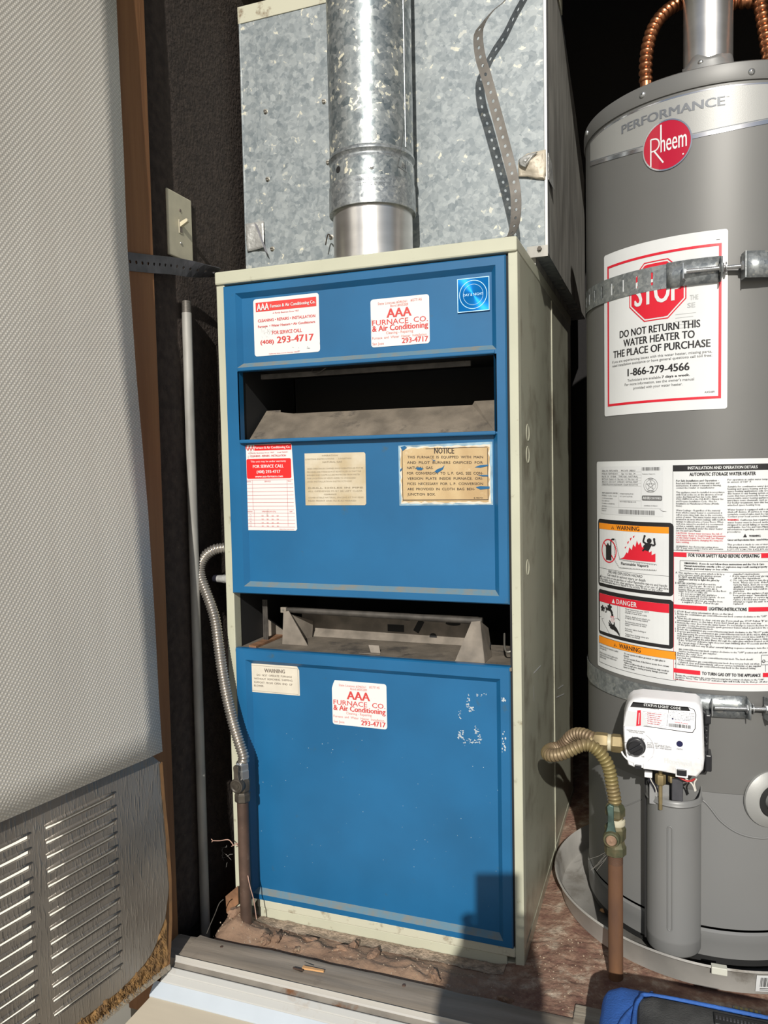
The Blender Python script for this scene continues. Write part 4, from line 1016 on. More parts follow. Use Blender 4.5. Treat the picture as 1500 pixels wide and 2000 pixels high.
# ------------------------------------------------------------------ gas line at the left front corner
gv = thing('gas_pipe', (.053, -.056, -.02), 'brown iron gas pipe with a shut-off valve at the left front corner of the furnace', 'pipe')
PX, PY = .053, -.056
PT = onY(482, 1563, PY).z
MB().tube([(PX, PY, -.025), (PX-.0005, PY, .1), (PX, PY, PT)], .0108, 20).build('pipe', 'iron_brown', gv, smooth=50)
mb = MB(); z = PT
mb.lathe([(.0135, z-.002), (.0150, z), (.0150, z+.012), (.0130, z+.014), (.0125, z+.016), (.0150, z+.020), (.0155, z+.036), (.0125, z+.042)], (PX, PY, 0), 'Z', 8); mb.build('valve_body', 'iron_dark', gv, smooth=25)
vc = onY(463, 1535, PY-.017)
mb = MB(); mb.lathe([(.0001, -.004), (.0045, -.004), (.0050, -.0025), (.0085, -.0025), (.0105, -.0040), (.0125, -.0035), (.0135, 0), (.0135, .006), (.010, .012)], (vc.x, vc.y, vc.z), 'Y', 24)
vh = mb.build('valve_core', 'iron_dark', gv, smooth=35)
mb = MB(); mb.prism([(vc.x-.0055, vc.z+.006), (vc.x-.0050, vc.z+.026), (vc.x-.0060, vc.z+.034), (vc.x-.0045, vc.z+.0375), (vc.x+.0045, vc.z+.0375), (vc.x+.0058, vc.z+.034), (vc.x+.0040, vc.z+.020), (vc.x+.0080, vc.z+.006)], 'Y', vc.y-.003, vc.y+.004); mb.build('lever', 'iron_dark', gv, bev=.0012)
mb = MB(); hexnut(mb, (PX+.0015, PY, PT+.050), 'Z', .0128, .018, 6); mb.lathe([(.0100, PT+.056), (.0128, PT+.060), (.0128, PT+.068), (.0105, PT+.072)], (PX+.001, PY, 0), 'Z', 6); mb.build('flare_nut', 'zinc_bolt', gv)
cz = ((439, 1070, .004), (431, 1071, .000), (418, 1074, -.006), (402, 1085, -.012), (391, 1105, -.018), (392, 1128, -.022), (402, 1155, -.025), (413, 1185, -.029), (421, 1215, -.033), (427, 1260, -.037), (434, 1310, -.041), (443, 1360, -.045), (455, 1410, -.049), (467, 1450, -.053), (476, 1480, -.055))
path = spline([onY(x, y, v) for x, y, v in cz]+[Vector((PX, PY, PT+.066))], 8)
corrugated(path, .0105, .0022, .0052).build('flexible_hose', 'conduit_steel', gv, smooth=60, label='ribbed steel flexible hose bending up to the furnace side')
q = onY(430, 1131, .008)
fit = thing('cable_connector', (0, .02, q.z), 'pale ribbed connector on the left side of the furnace behind the flexible hose', 'connector')
mb = MB(); mb.lathe([(.0001, -.028), (.0070, -.028), (.0075, -.018), (.0085, -.014), (.0085, -.012), (.0072, -.011), (.0090, -.007), (.0090, -.004), (.0076, -.003), (.0095, 0), (.0095, .001)], (0, .012, q.z), 'X', 18); mb.build('body', 'duct_tape', fit, smooth=40)
MB().tube([(-.026, .012, q.z), (-.034, .014, q.z), (-.045, .03, q.z-.004), (-.05, .08, q.z-.01)], .0072, 12).build('cable', 'wire_black', fit, smooth=50)

# ================================================================== WATER HEATER
HX, HY, RH = .856, .277, .2128
def hpt(u, z, r=RH): a = u/RH-pi; return Vector((HX+r*cos(a), HY+r*sin(a), z))
def hc(x, y, r=RH):
    d = ray(x, y); o = Vector((CAM.x-HX, CAM.y-HY)); dd = Vector((d.x, d.y)); a = dd.dot(dd); b = o.dot(dd); c = o.dot(o)-r*r
    t = (-b-sqrt(max(0, b*b-a*c)))/a; ang = atan2(o.y+dd.y*t, o.x+dd.x*t)
    if ang > pi/2: ang -= 2*pi
    return RH*(ang+pi), CAM.z+d.z*t
def hplace(lift): return lambda u, z: hpt(u, z, RH+lift)
wh = thing('water_heater', (HX, HY, .02), 'tall grey cylindrical water heater with warning labels, standing in a metal pan', 'water heater')
mb = MB(); mb.lathe([(RH, .300), (RH, 1.424)], (HX, HY, 0), 'Z', 128); mb.build('jacket', 'heater_grey', wh, smooth=40)
mb = MB(); mb.lathe([(RH-.004, .072), (RH, .074), (RH, .3005)], (HX, HY, 0), 'Z', 128); mb.build('lower_jacket', 'heater_grey_low', wh, smooth=40)
mb = MB(); mb.lathe([(RH-.006, .022), (RH+.0005, .024), (RH+.0012, .048), (RH+.0026, .052), (RH+.0026, .066), (RH-.001, .0695)], (HX, HY, 0), 'Z', 128); mb.build('base_ring', 'heater_grey_low', wh, smooth=30)
mb = MB(); mb.lathe([(RH-.006, .010), (RH-.002, .012), (RH-.002, .026)], (HX, HY, 0), 'Z', 96); mb.lathe([(.0001, .010), (RH-.006, .010)], (HX, HY, 0), 'Z', 96); mb.build('base_gasket', 'gasket_gap_black', wh, smooth=40)
mb = MB(); mb.lathe([(RH-.002, 1.4205), (RH+.0022, 1.4205), (RH+.0030, 1.424), (RH+.0030, 1.441), (RH+.0022, 1.4475), (RH-.004, 1.4515), (RH-.02, 1.4525), (.05, 1.4560), (.0001, 1.4560)], (HX, HY, 0), 'Z', 128); mb.build('top_cap', 'heater_grey', wh, smooth=30)
for (px, py) in ((1255, 185), (1468, 140), (1147, 260)):
    u, z = hc(px, py, RH+.003); q = hpt(u, z, RH+.003); a = u/RH-pi
    mtx = Matrix.Translation(q) @ Matrix.Rotation(a, 4, 'Z') @ Matrix.Rotation(pi/2, 4, 'Y')
    s_ = MB().lathe([(.0052, 0), (.0050, .0010), (.0036, .0028), (.0001, .0034)], mtx=mtx, n=14).build('screw', 'zinc_bolt', wh, smooth=60)
    MB().lathe([(.0012, .0035), (.0001, .0035)], mtx=mtx, n=6).build('drive', 'iron_dark', s_)
def wrap(poly, m, name, lift, parent=wh, label=None, cols=40):
    """polygon in (u,z) given as lower and upper edge functions, laid on the jacket"""
    lo, hi, u0, u1 = poly; mb = MB()
    us = sorted({round(u0+(u1-u0)*i/cols, 6) for i in range(cols+1)} | {round(u0+.006*(1-cos(pi*k/16)), 6) for k in range(9)} | {round(u1-.006*(1-cos(pi*k/16)), 6) for k in range(9)}); cols = len(us)-1
    for u in us: mb.v += [hpt(u, lo(u), RH+lift), hpt(u, hi(u), RH+lift)]
    for i in range(cols): mb.f.append((2*i, 2*i+2, 2*i+3, 2*i+1))
    n = len(mb.v); mb.v += [hpt(u1, lo(u1), RH), hpt(u1, hi(u1), RH), hpt(u0, lo(u0), RH), hpt(u0, hi(u0), RH)]
    mb.f += [(2*cols, n, n+1, 2*cols+1), (0, 1, n+3, n+2)]
    return mb.build(name, m, parent, label=label, smooth=40)
def rr(u0, z0, u1, z1, r):
    def e(u):
        d = max(0, u0+r-u, u-(u1-r)); return r-sqrt(max(0, r*r-d*d))
    return (lambda u: z0+e(u), lambda u: z1-e(u), u0, u1)
Pr = lambda l=.0006: Print(hplace(l))
def box_poly(p, u0, z0, u1, z1, r):
    lo, hi, a, b = rr(u0, z0, u1, z1, r); xs = sorted({a+r*(1-cos(pi*k/20)) for k in range(11)} | {b-r*(1-cos(pi*k/20)) for k in range(11)} | {a+(b-a)*k/20 for k in range(21)})
    for x, y in zip(xs, xs[1:]):
        if y-x > 1e-7: p.polyg([(x, lo(x)), (y, lo(y)), (y, hi(y)), (x, hi(x))])
# silver name band: top edge level, lower edge a shallow arc
bl = lambda u: 1.3440+.030*((u-.285)/.205)**2*(1.0 if u < .285 else .9)
bu1 = .62
wrap((bl, lambda u: 1.4145, .080, .49), 'heater_band', 'name_band', .0005, cols=80, label='pale silver name band under the top cap')
nb = wrap((lambda u: bl(u)-.0005, lambda u: bl(u)+.0058, .080, .49), 'band_silver', 'band_edge', .0007, cols=80)
wrap((lambda u: bl(u)+.0066, lambda u: bl(u)+.0078, .080, .49), 'chrome_letter', 'band_edge', .0007, cols=80)
wrap((lambda u: 1.4130, lambda u: 1.4152, .080, .49), 'band_silver', 'band_edge', .0007, cols=80)
p = Pr(.0009); p.text('PERFORMANCE', (.1818, 1.3880), (.3500, 1.3865), .0136, True, 3); p.text('TM', (.3515, 1.3975), (.3555, 1.3975), .0016); p.build('lettering', 'chrome_letter', wh)
LC = (.2635, 1.3440); LR = .0385
p = Pr(.0012); box_poly(p, LC[0]-LR, LC[1]-LR, LC[0]+LR, LC[1]+LR, LR); lg = p.build('logo_disc', 'red_badge', wh, label='round red maker emblem with silver rim')
p = Pr(.0015); p.ring(LC, LR-.0012, LR+.0010, 60); p.build('logo_rim', 'band_silver', lg)
p = Pr(.0016); z4 = lambda x, y: hc(x/3.5714+1080, y/3.5714)
p.text('heem', (.2545, 1.3345), (.2950, 1.3345), .0285, False, 3)
p.line([(.2385, 1.3160), (.2385, 1.3590)], .0022)
p.line([(.2385, 1.3588), (.2440, 1.3585)], .0022); arc = [(.2440+.0085*sin(t), 1.3490+.0095*cos(t)) for t in [pi*k/12 for k in range(13)]]
p.line(arc, .0022); p.line([(.2440, 1.3395), (.2385, 1.3395)], .0022); p.line([(.2440, 1.3395), (.2590, 1.3175)], .0024)
p.line([(.2552, 1.3540), (.2552, 1.3775)], .0026)
p.disc((.2895, 1.3235), .0013, 12); p.build('lettering', 'label_white', lg)
# ------------------------------------------------------------------ STOP notice
sn = wrap(rr(.1360, .9210, .3548, 1.1988, .004), 'label_white', 'stop_notice', .0010, label='large white notice with a red frame and a red octagon')
p = Pr(.0014); p.frame(.1463, .9375, .3458, 1.1780, .0040)
OC = (.2466, 1.1180); 
def octo(r, ry): return [(OC[0]+r*cos(radians(22.5+45*k)), OC[1]+ry*sin(radians(22.5+45*k))) for k in range(8)]
o_, i_ = octo(.0522, .0518), octo(.0503, .0499)
for k in range(8):
    L4 = lambda a, b, t: (a[0]+(b[0]-a[0])*t, a[1]+(b[1]-a[1])*t)
    for j in range(6): p.polyg([L4(o_[k], o_[(k+1) % 8], j/6), L4(o_[k], o_[(k+1) % 8], (j+1)/6), L4(i_[k], i_[(k+1) % 8], (j+1)/6), L4(i_[k], i_[(k+1) % 8], j/6)])
def octfill(r, ry, p):
    pts = octo(r, ry); us = sorted({q[0] for q in pts}); n = 14
    umin, umax = min(us), max(us)
    def half(u):
        d = abs(u-OC[0]); k = r*cos(radians(67.5)); top = ry*sin(radians(67.5))
        if d <= k: return top
        return top-(d-k)/(r*cos(radians(22.5))-k)*(top-ry*sin(radians(22.5)))
    for i in range(n):
        a = umin+(umax-umin)*i/n; b = umin+(umax-umin)*(i+1)/n
        p.polyg([(a, OC[1]-half(a)), (b, OC[1]-half(b)), (b, OC[1]+half(b)), (a, OC[1]+half(a))])
octfill(.0478, .0474, p); p.build('red_print', 'label_red', sn)
p = Pr(.0018); p.text('STOP', (.2085, 1.0975), (.2880, 1.0975), .0400, True, 3); p.build('stop_word', 'label_white', sn)
p = Pr(.0014)
p.text('DO NOT RETURN THIS', (.1772, 1.0510), (.3155, 1.0510), .0118, True, 3); p.text('WATER HEATER TO', (.1855, 1.0352), (.3075, 1.0352), .0118, True, 3); p.text('THE PLACE OF PURCHASE', (.1617, 1.0192), (.3305, 1.0192), .0118, True, 3)
p.text('1-866-279-4566', (.1942, .9848), (.2998, .9848), .0122, True, 3)
p.text('7 days a week.', (.2565, .9755), (.3003, .9755), .0040, True)
p.rect(.3380, 1.1835, .3430, 1.1842); p.build('black_print', 'ink_black', sn)
p = Pr(.0014)
p.text('If you are experiencing issues with this water heater, missing parts,', (.1592, 1.0105), (.3325, 1.0098), .0041); p.text('need installation assistance or have general questions call toll free:', (.1592, 1.0040), (.3326, 1.0036), .0041)
p.text('Technicians are available', (.1942, .9757), (.2550, .9755), .0040); p.text('For more information, see the owner\'s manual', (.1883, .9690), (.3066, .9682), .0042); p.text('provided with your water heater.', (.2062, .9617), (.2892, .9614), .0042); p.text('AX5489', (.3218, .9466), (.3364, .9466), .0032)
p.build('grey_print', 'ink_grey', sn)
p = Pr(.0013); p.text('THE', (.300, 1.0950), (.3125, 1.0950), .0075, True); p.text('SE', (.296, 1.0830), (.308, 1.0830), .0075, True); 
for k in range(5): p.rect(.278, 1.0740-.0055*k, .309-.004*(k % 2), 1.0748-.0055*k)
p.build('show_through', 'ink_faint', sn)
# ------------------------------------------------------------------ big instruction label
L2 = wrap(rr(.1070, .4700, .4650, .8420, .005), 'label_white', 'instruction_label', .0010, cols=60, label='big white instruction label with warning boxes')
def h6(x, y): return hc(x/4.16667+1140, y/4.16667+860)
def T6(p, t, x0, y0, x1, y1, h, bold=False, res=1):
    a = h6(x0, y0); b = h6(x1, y1); z = (a[1]+b[1])/2; p.text(t, (a[0], z), (b[0], z), h, bold, res)
def R6(x0, y0, x1, y1): 
    a = h6(x0, y0); b = h6(x1, y1); return a[0], a[1], b[0], b[1]
LP1, LP2, LP3 = .0014, .0018, .0022
# rating plate
rp = wrap(rr(.1235, .7490, .2595, .8330, .002), 'label_grey', 'rating_plate', .0013, parent=L2, label='pale rating plate with bar codes')
p = Pr(LP2); g = Pr(LP2)
rows = (('SERIAL NO  M372104578', 'MFG. DATE  12FEB2021', 248), ('MODEL NO  XG40T06EC36U1', 'Cap  U.S. Gals.  38', 272), ('Max PSI  150   150 BAR     TYPE GAS - NATURAL', None, 296), ('INPUT 36,000   Manifold - 4.0   Max. Inlet - 10.5  Min. Inlet - 4.5', None, 318), ('ANSI Z21.10.1 - CSA 4.1-2017   CATEGORY I  NATURAL DRAFT', None, 340), ('COMPLIES WITH LOW NOX RULES: BAAQMD / SCAQMD REGULATIONS', None, 362))
for (t, t2, y) in rows:
    z = h6(380, y)[1]-.001
    p.text(t, (.128, z), (.172 if t2 else .2150, z), .0026, False, 1)
    if t2: p.text(t2, (.180, z), (.2100, z), .0026, False, 1)
    g.rect(.127, z-.0010, .2210, z-.0007)
for k, (t, w) in enumerate((('MINIMUM CLEARANCES FROM COMBUSTIBLE', .172), ('MATERIALS  1 in.sides  1 in.rear', .170), ('0 in. Tub  Front access clearances', .160), ('12 in. draft hood', .150), ('For installation on combustible floor', .165), ('and closet', .142))):
    p.text(t, (.128, .7855-.0046*k), (w, .7855-.0046*k), .0024, False, 1)
p.text('SUITABLE FOR INSTALLATIONS', (.177, .7850), (.206, .7850), .0022, False, 1); p.text('UP TO 2000 FT. ALTITUDE', (.177, .7805), (.204, .7805), .0022, False, 1); p.text('MAX WORKING PRESSURE 150 PSI', (.177, .7715), (.211, .7715), .0022, False, 1)
g.rect(.1745, .7620, .1748, .7890); g.rect(.2210, .7640, .2213, .8290); g.rect(.1745, .7748, .2210, .7751); g.rect(.127, .7625, .2560, .7628)
random.seed(3)
def barcode(p, u0, u1, z0, z1, n):
    u = u0
    while u < u1:
        w = random.choice((.0005, .0008, .0012)); p.rect(u, z0, min(u+w, u1), z1); u += w+random.choice((.0005, .0008, .0011))
barcode(p, .2225, .2540, .8255, .8310, 0); barcode(p, .174, .2450, .7515, .7590, 0)
p.text('Manufactured by R.M.C', (.127, .7580), (.143, .7580), .0021, False, 1); p.text('Montgomery, AL', (.127, .7545), (.141, .7545), .0021, False, 1)
p.text('Manufacturer\'s Rating Cert.', (.223, .8190), (.246, .8190), .0016, False, 1)
p.ring((.2380, .8010), .0118, .0123, 30); p.ring((.2380, .8010), .0085, .0089, 30)
for k in range(5):
    a = pi/2+2*pi*k/5; b = pi/2+2*pi*(k+2)/5; p.line([(.238+.0078*cos(a), .801+.0078*sin(a)), (.238+.0078*cos(b), .801+.0078*sin(b))], .0005)
p.text('DESIGN', (.2335, .8105), (.2425, .8105), .0017, True, 1); p.text('CERTIFIED', (.2320, .7905), (.2440, .7905), .0017, True, 1)
box_poly(p, .2225, .7755, .2575, .7840, .002); p.text('ASSEMBLED IN MEXICO', (.2260, .7660), (.2500, .7660), .0018, False, 1)
p.polyg([(.2525, .7620), (.259, .7585), (.266, .7580), (.259, .7575)])
p.build('black_print', 'ink_grey', rp); g.build('ruled_lines', 'ink_faint', rp)
p = Pr(LP3); p.text('AHRI', (.2240, .7775), (.2375, .7775), .0045, True, 2); p.text('CERTIFIED', (.2385, .7778), (.2562, .7778), .0034, True, 2); p.build('white_print', 'label_white', rp)
# fire warning box, scald danger box, barrier warning box
blk = Pr(LP1); wht = Pr(LP2); org = Pr(LP3); inkb = Pr(LP3); redp = Pr(LP3)
box_poly(blk, .1125, .6185, .2760, .7395, .007); wht.rect(.1180, .6245, .2685, .7325)
box_poly(blk, .1130, .5310, .2765, .6125, .007); wht.rect(.1185, .5370, .2690, .6055)
blk.frame(.1155, .4785, .2800, .5275, .0006)
org.rect(.1180, .7220, .2685, .7325); org.build('orange_bar', 'label_orange', L2); org = Pr(LP3); org.rect(.1160, .5145, .2795, .5270)
redp.rect(.1185, .5905, .2690, .6055); redp.build('red_bar', 'label_red', L2); redp = Pr(LP3)
def tri(p, u, z, s, pw=None, ps=1): 
    p.polyg([(u, z), (u+s, z), (u+s/2, z+s*.9)])
tri(inkb, .1560, .7238, .0072); inkb.text('WARNING', (.1690, .7238), (.2180, .7238), .0072, True, 2)
tri(inkb, .1610, .5168, .0076); inkb.text('WARNING', (.1745, .5168), (.2200, .5168), .0078, True, 2)
wl2 = Pr(.0026); tri(wl2, .1570, .5935, .0085); wl2.text('DANGER', (.1690, .5935), (.2130, .5935), .0085, True, 2, 1.1)
# gasoline can in a prohibition ring, vapour trail, flames and a figure
inkb.polyg([(.1405, .6680), (.1560, .6680), (.1560, .6945), (.1405, .6945)]); inkb.rect(.1435, .6945, .1490, .6965); inkb.rect(.1450, .6960, .1475, .6985)
inkb.line([(.1545, .6935), (.1545, .7020), (.1570, .7055), (.1640, .7060)], .0032)
redp.ring((.1480, .6845), .0190, .0212, 40, 1.0); redp.line([(.1340, .6985), (.1620, .6705)], .0024)
def scallop(pts, r):
    for (x, y), (x2, y2) in zip(pts, pts[1:]):
        n = max(1, int(sqrt((x2-x)**2+(y2-y)**2)/(1.5*r)))
        for k in range(n):
            c = (x+(x2-x)*(k+.5)/n, y+(y2-y)*(k+.5)/n); a = atan2(y2-y, x2-x)
            pp = [(c[0]+r*cos(a+pi*t/6), c[1]+r*sin(a+pi*t/6)) for t in range(7)]; inkb.line(pp, .0004)
scallop([(.1650, .7060), (.1700, .6880), (.1760, .6715), (.1850, .6705), (.2480, .6680)], .0020); scallop([(.2480, .6610), (.1760, .6590), (.1660, .6700), (.1640, .7020)], .0020)
inkb.text('Flammable Vapors', (.1795, .6635), (.2345, .6640), .0048, True)
inkb.rect(.1180, .6515, .2685, .6519)
fl = [(.178, .6735), (.186, .6770), (.192, .6860), (.195, .6840), (.198, .6950), (.203, .6905), (.2055, .7010), (.210, .6960), (.213, .7075), (.2165, .7000), (.220, .7055), (.223, .6960), (.227, .7000), (.230, .6930), (.234, .6985), (.2355, .6890), (.2400, .6915), (.2390, .6840), (.2465, .6880), (.2440, .6735)]
for a, b in zip(fl, fl[1:]): redp.polyg([(a[0], .6735), (b[0], .6735), b, a])
for (u, z, k) in ((.1945, .7000, .006), (.2000, .7065, .006), (.2060, .7110, .005), (.1890, .6920, .004)): redp.polyg([(u, z), (u+.0012, z+.001), (u+.003, z+k), (u-.0008, z+k*.6)])
fig = Pr(.0026); fig.disc((.2360, .7085), .0042, 18); fig.polyg([(.2275, .6925), (.2345, .6905), (.2400, .7005), (.2420, .7035), (.2310, .7050), (.2250, .6990)])
fig.line([(.2310, .7030), (.2250, .7065), (.2275, .7150)], .0030); fig.line([(.2410, .7010), (.2460, .7020), (.2445, .7105)], .0030); fig.line([(.2290, .6960), (.2240, .6905)], .0030); fig.disc((.2278, .7160), .0020, 10); fig.disc((.2445, .7115), .0020, 10); fig.build('figure', 'ink_black', L2)
inkb.text('FIRE AND EXPLOSION HAZARD', (.1475, .6455), (.2235, .6450), .0048); inkb.text('Can result in serious injury or death', (.1445, .6400), (.2290, .6390), .0046)
tri(inkb, .1195, .6345, .0050)
inkb.text('Do not store or use gasoline or other flammable vapors and liquids', (.1255, .6350), (.2660, .6335), .0042, False, 1); inkb.text('in the vicinity of this or any other appliance. Storage of or use of gasoline', (.1195, .6305), (.2680, .6290), .0042, False, 1); inkb.text('or other flammable vapors or liquids in the vicinity of this or any other', (.1195, .6270), (.2590, .6253), .0038, False, 1)
# tap, hot water and hand
inkb.rect(.1765, .5370, .1769, .5905); inkb.line([(.1190, .5620), (.1690, .5680), (.1765, .5655)], .0006); inkb.line([(.1265, .5600), (.1290, .5560), (.1500, .5370)], .0006); inkb.line([(.1265, .5600), (.1650, .5660)], .0006); inkb.line([(.1715, .5900), (.1715, .5690), (.1765, .5650)], .0006)
def petal(c, r, n, w):
    for k in range(n):
        a = 2*pi*k/n+.3; inkb.disc((c[0]+r*cos(a), c[1]+r*sin(a)), w, 10)
    inkb.disc(c, r*.9, 12)
petal((.1290, .5790), .0042, 5, .0022); petal((.1505, .5845), .0042, 5, .0022)
inkb.line([(.1400, .5785), (.1440, .5810), (.1540, .5795), (.1575, .5740), (.1580, .5700)], .0052); inkb.ring((.1390, .5785), .0030, .0042, 16, 1.3)
hd = Pr(.0026); hd.polyg([(.1560, .5540), (.1620, .5560), (.1700, .5500), (.1760, .5420), (.1765, .5375), (.1700, .5430), (.1620, .5460), (.1570, .5480)]); 
for (a, b) in (((.1585, .5530), (.1500, .5610)), ((.1575, .5510), (.1480, .5570)), ((.1575, .5490), (.1485, .5530)), ((.1600, .5470), (.1520, .5490)), ((.1640, .5520), (.1630, .5600))): hd.line([a, b], .0022)
hd.build('hand_drawing', 'ink_black', L2)
redp.text('HOT', (.1530, .5660), (.1630, .5660), .0042); redp.line([(.1560, .5650), (.1545, .5590)], .0005); redp.line([(.1590, .5650), (.1590, .5580)], .0005); redp.line([(.1615, .5650), (.1625, .5600)], .0005); redp.line([(.1600, .5480), (.1680, .5460)], .003)
for k, t in enumerate(('Water temperature over 125°F', 'can cause severe burns', 'instantly or death from scalds.', None, 'Children, disabled and elderly are', 'at highest risk of being scalded.', None, 'See instruction manual before', 'setting temperature at water', 'heater.', None, 'Feel water before bathing or', 'showering.', None, 'Temperature limiting valves are', 'available, see manual.')):
    if t: inkb.text(t, (.1885, .5865-.0031*k), None, .0027, False, 1)
for k, t in enumerate(('Sealed burner access door. Removal by a qualified', 'service person only.', None, 'If burner access door is removed, gasket must be', 'replaced and all four tamper resistant screws', 'tightened securely.')):
    if t: inkb.text(t, (.1195, .5085-.0040*k), (.1195+.00108*len(t), .5085-.0040*k), .0026, True, 1)
for k, t in enumerate(('· Do not operate if rubber grommet or sight glass is', '  damaged.', '· Do not operate if any of the burner access door screws', '  are missing.', '· Failure to follow the above instructions may result in', '  a fire or explosion, causing property damage, personal', '  injury or death.')):
    inkb.text(t, (.1850, .5085-.0040*k), (.1850+.00150*len(t.strip()), .5085-.0040*k), .0028, True, 1)
# right-hand column: installation, safety, lighting, turn-off
bar = lambda p, x0, y0, x1, y1: p.rect(*R6(x0, y0, x1, y1))
u0 = .2745; u1 = .455
blk.frame(u0, .6950, u1, .8335, .0005); blk.rect(u0, .8235, u1, .8335)
w2 = Pr(.0026); w2.text('INSTALLATION AND OPERATION DETAILS', (.2975, .8263), (.4000, .8263), .0046, True)
inkb.text('AUTOMATIC STORAGE WATER HEATER', (.3000, .8160), (.3975, .8160), .0052, True)
def para(p, lines, u, z, dz, uw, h=.0027, bold=False, n_ref=None):
    nr = n_ref or max(len(t) for t in lines if t)
    for k, t in enumerate(lines):
        if t: p.text(t, (u, z-dz*k), (u+uw*len(t)/nr, z-dz*k), h, bold, 1)
para(inkb, ['For Safe Installation and Operation -'], .2800, .8070, .0042, .063, .0029, True)
para(inkb, ['Read and follow water heater warnings and', 'instructions. If owner\'s manual is missing,', 'contact the retailer or manufacturer.', None, 'This appliance must be installed in accordance', 'with local codes or, in the absence of local', 'codes, the National Fuel Gas Code, ANSI', 'Z223.1/NFPA 54 or the CSA B149.1, Natural Gas', 'and Propane Installation Code.  Not for', 'Installation in Manufactured Home (Mobile', 'Home).', None, 'Water Leakage - Regardless of the material', 'from which a water heater is constructed, it', 'will at some time leak, due to the corrosive', 'action of water. This water heater must not be', 'located in an area where leakage will result in', 'damage to adjacent area or lower floors. When', 'such area cannot be avoided, it is recommend-', 'ed that a suitable catch pan, adequately', 'drained, be installed under the water heater.', 'See Use and Care Manual.'], .2800, .8030, .00365, .0730)
para(redp, ['CAUTION:  Hotter water increases the risk of', 'scald injury. Refer to Scald Danger information', 'on this water heater. See Use and Care Manual', 'for instructions before changing the tempera-', 'ture setting.', None], .2800, .7220, .0036, .0730, .0028)
para(inkb, [None, 'WARNING: Any thermostat setting above', '125° F may cause severe burns and consume', 'energy unnecessarily.'], .2800, .7035, .0028, .0700, .0024)
para(inkb, ['For operation at outlet water temperature not', 'in excess of 160° F.', None, 'Suitable for combination water (potable)', 'heating and space heating and not suitable for', 'space heating applications only. Do not connect', 'this heater to any heating system or compo-', 'nents that have previously been used with a', 'non-potable water heating appliance. Do not', 'introduce toxic chemicals, such as those used', 'for boiler treatment, into this heater, or the', 'attached space heating loop.', None, 'Water heater is equipped with a single-use gas', 'shut-off device. If service is required, the', 'complete control valve must be replaced.', 'Contact your local service technician.', None], .3560, .8080, .00365, .0830)
para(redp, ['WARNING:'], .3560, .7440, .004, .017, .0030, True); para(inkb, ['California law requires that this'], .3745, .7440, .004, .060); para(inkb, ['water heater must be braced, anchored, or', 'strapped to avoid falling or moving during an', 'earthquake. See Use and Care Manual for', 'information regarding correct installation', 'procedures.'], .3560, .7402, .0037, .0810)
tri(inkb, .3790, .7180, .0058); inkb.text('WARNING:', (.3880, .7185), (.4060, .7185), .0030, True, 1); inkb.text('Cancer and Reproductive Harm - www.P65Warnings.ca.gov', (.3560, .7125), (.4320, .7125), .0027, True, 1)
para(inkb, ['This product is made to one or more of the', 'following patents. Other patents pending.', '5,277,171; 5,341,770; 5,022,379; 6,142,216'], .3560, .7050, .0040, .0740)
blk.mb.v += []; red2 = Pr(LP2)
red2.frame(u0+.0015, .4810, u1, .6920, .0005)
for (z0, z1, a, b) in ((.6845, .6915, .2960, .4070), (.5990, .6060, .3270, .3880), (.4930, .5000, .3170, .4110)):
    red2.rect(u0+.0015, z0, a, z1); red2.rect(b, z0, u1, z1)
inkb.text('FOR YOUR SAFETY READ BEFORE OPERATING', (.2990, .6855), (.4040, .6855), .0054, True); inkb.text('LIGHTING INSTRUCTIONS', (.3295, .6000), (.3855, .6000), .0054, True); inkb.text('TO TURN GAS OFF TO THE APPLIANCE', (.3195, .4940), (.4075, .4940), .0050, True)
inkb.frame(.2860, .6620, .4260, .6790, .0004); tri(inkb, .2945, .6735, .0036)
para(inkb, ['     WARNING:  If you do not follow these instructions and the Use & Care', 'Manual instructions exactly, a fire or explosion may result causing property', 'damage, personal injury or loss of life.'], .2925, .6735, .0042, .1240, .0028, True)
for k, (t, b) in enumerate((('A. This appliance has a pilot which is lit by a', 0), ('    piezo-electric spark gas ignition system.', 0), ('    Do NOT open the lower door of this', 1), ('    appliance and try to light the pilot by', 1), ('    hand!', 0), ('B. BEFORE LIGHTING smell all around the', 0), ('    appliance area for gas.  Be sure to smell', 0), ('    next to the floor because some gas is', 0), ('    heavier than air and will settle on the floor.', 0), ('    WHAT TO DO IF YOU SMELL GAS.', 0), ('    •  Do not try to light any appliance.', 0), ('    •  Do not touch any electric switch;  do not', 0), ('        use any phone in your building.', 0), ('    •  Immediately call your gas supplier from', 0), ('        a neighbor\'s phone.  Follow the gas', 0))):
    s_ = t.lstrip(); ind = len(t)-len(s_); inkb.text(s_, (.2790+.0013*ind, .6575-.0034*k), (.2790+.0013*ind+.00155*len(s_), .6575-.0034*k), .0027, bool(b), 1)
for k, t in enumerate(('    supplier\'s instructions.', '•  If you cannot reach your gas supplier,', '    call the fire department.', 'C. Use only your hand to turn the gas control', '    knob.  Never use tools.  If the knob will not', '    turn by hand, don\'t try to repair it, call a', '    qualified service technician.  Force or', '    attempted repair may result in a fire or', '    explosion.', 'D. Do not use this appliance if any part has', '    been under water.  Immediately call a', '    qualified installer or service agency to', '    replace a flooded water heater.  Do not', '    attempt to repair the unit!  It must be', '    replaced!')):
    s_ = t.lstrip(); ind = len(t)-len(s_); inkb.text(s_, (.3600+.0013*ind, .6580-.0034*k), (.3600+.0013*ind+.00165*len(s_), .6580-.0034*k), .0027, False, 1)
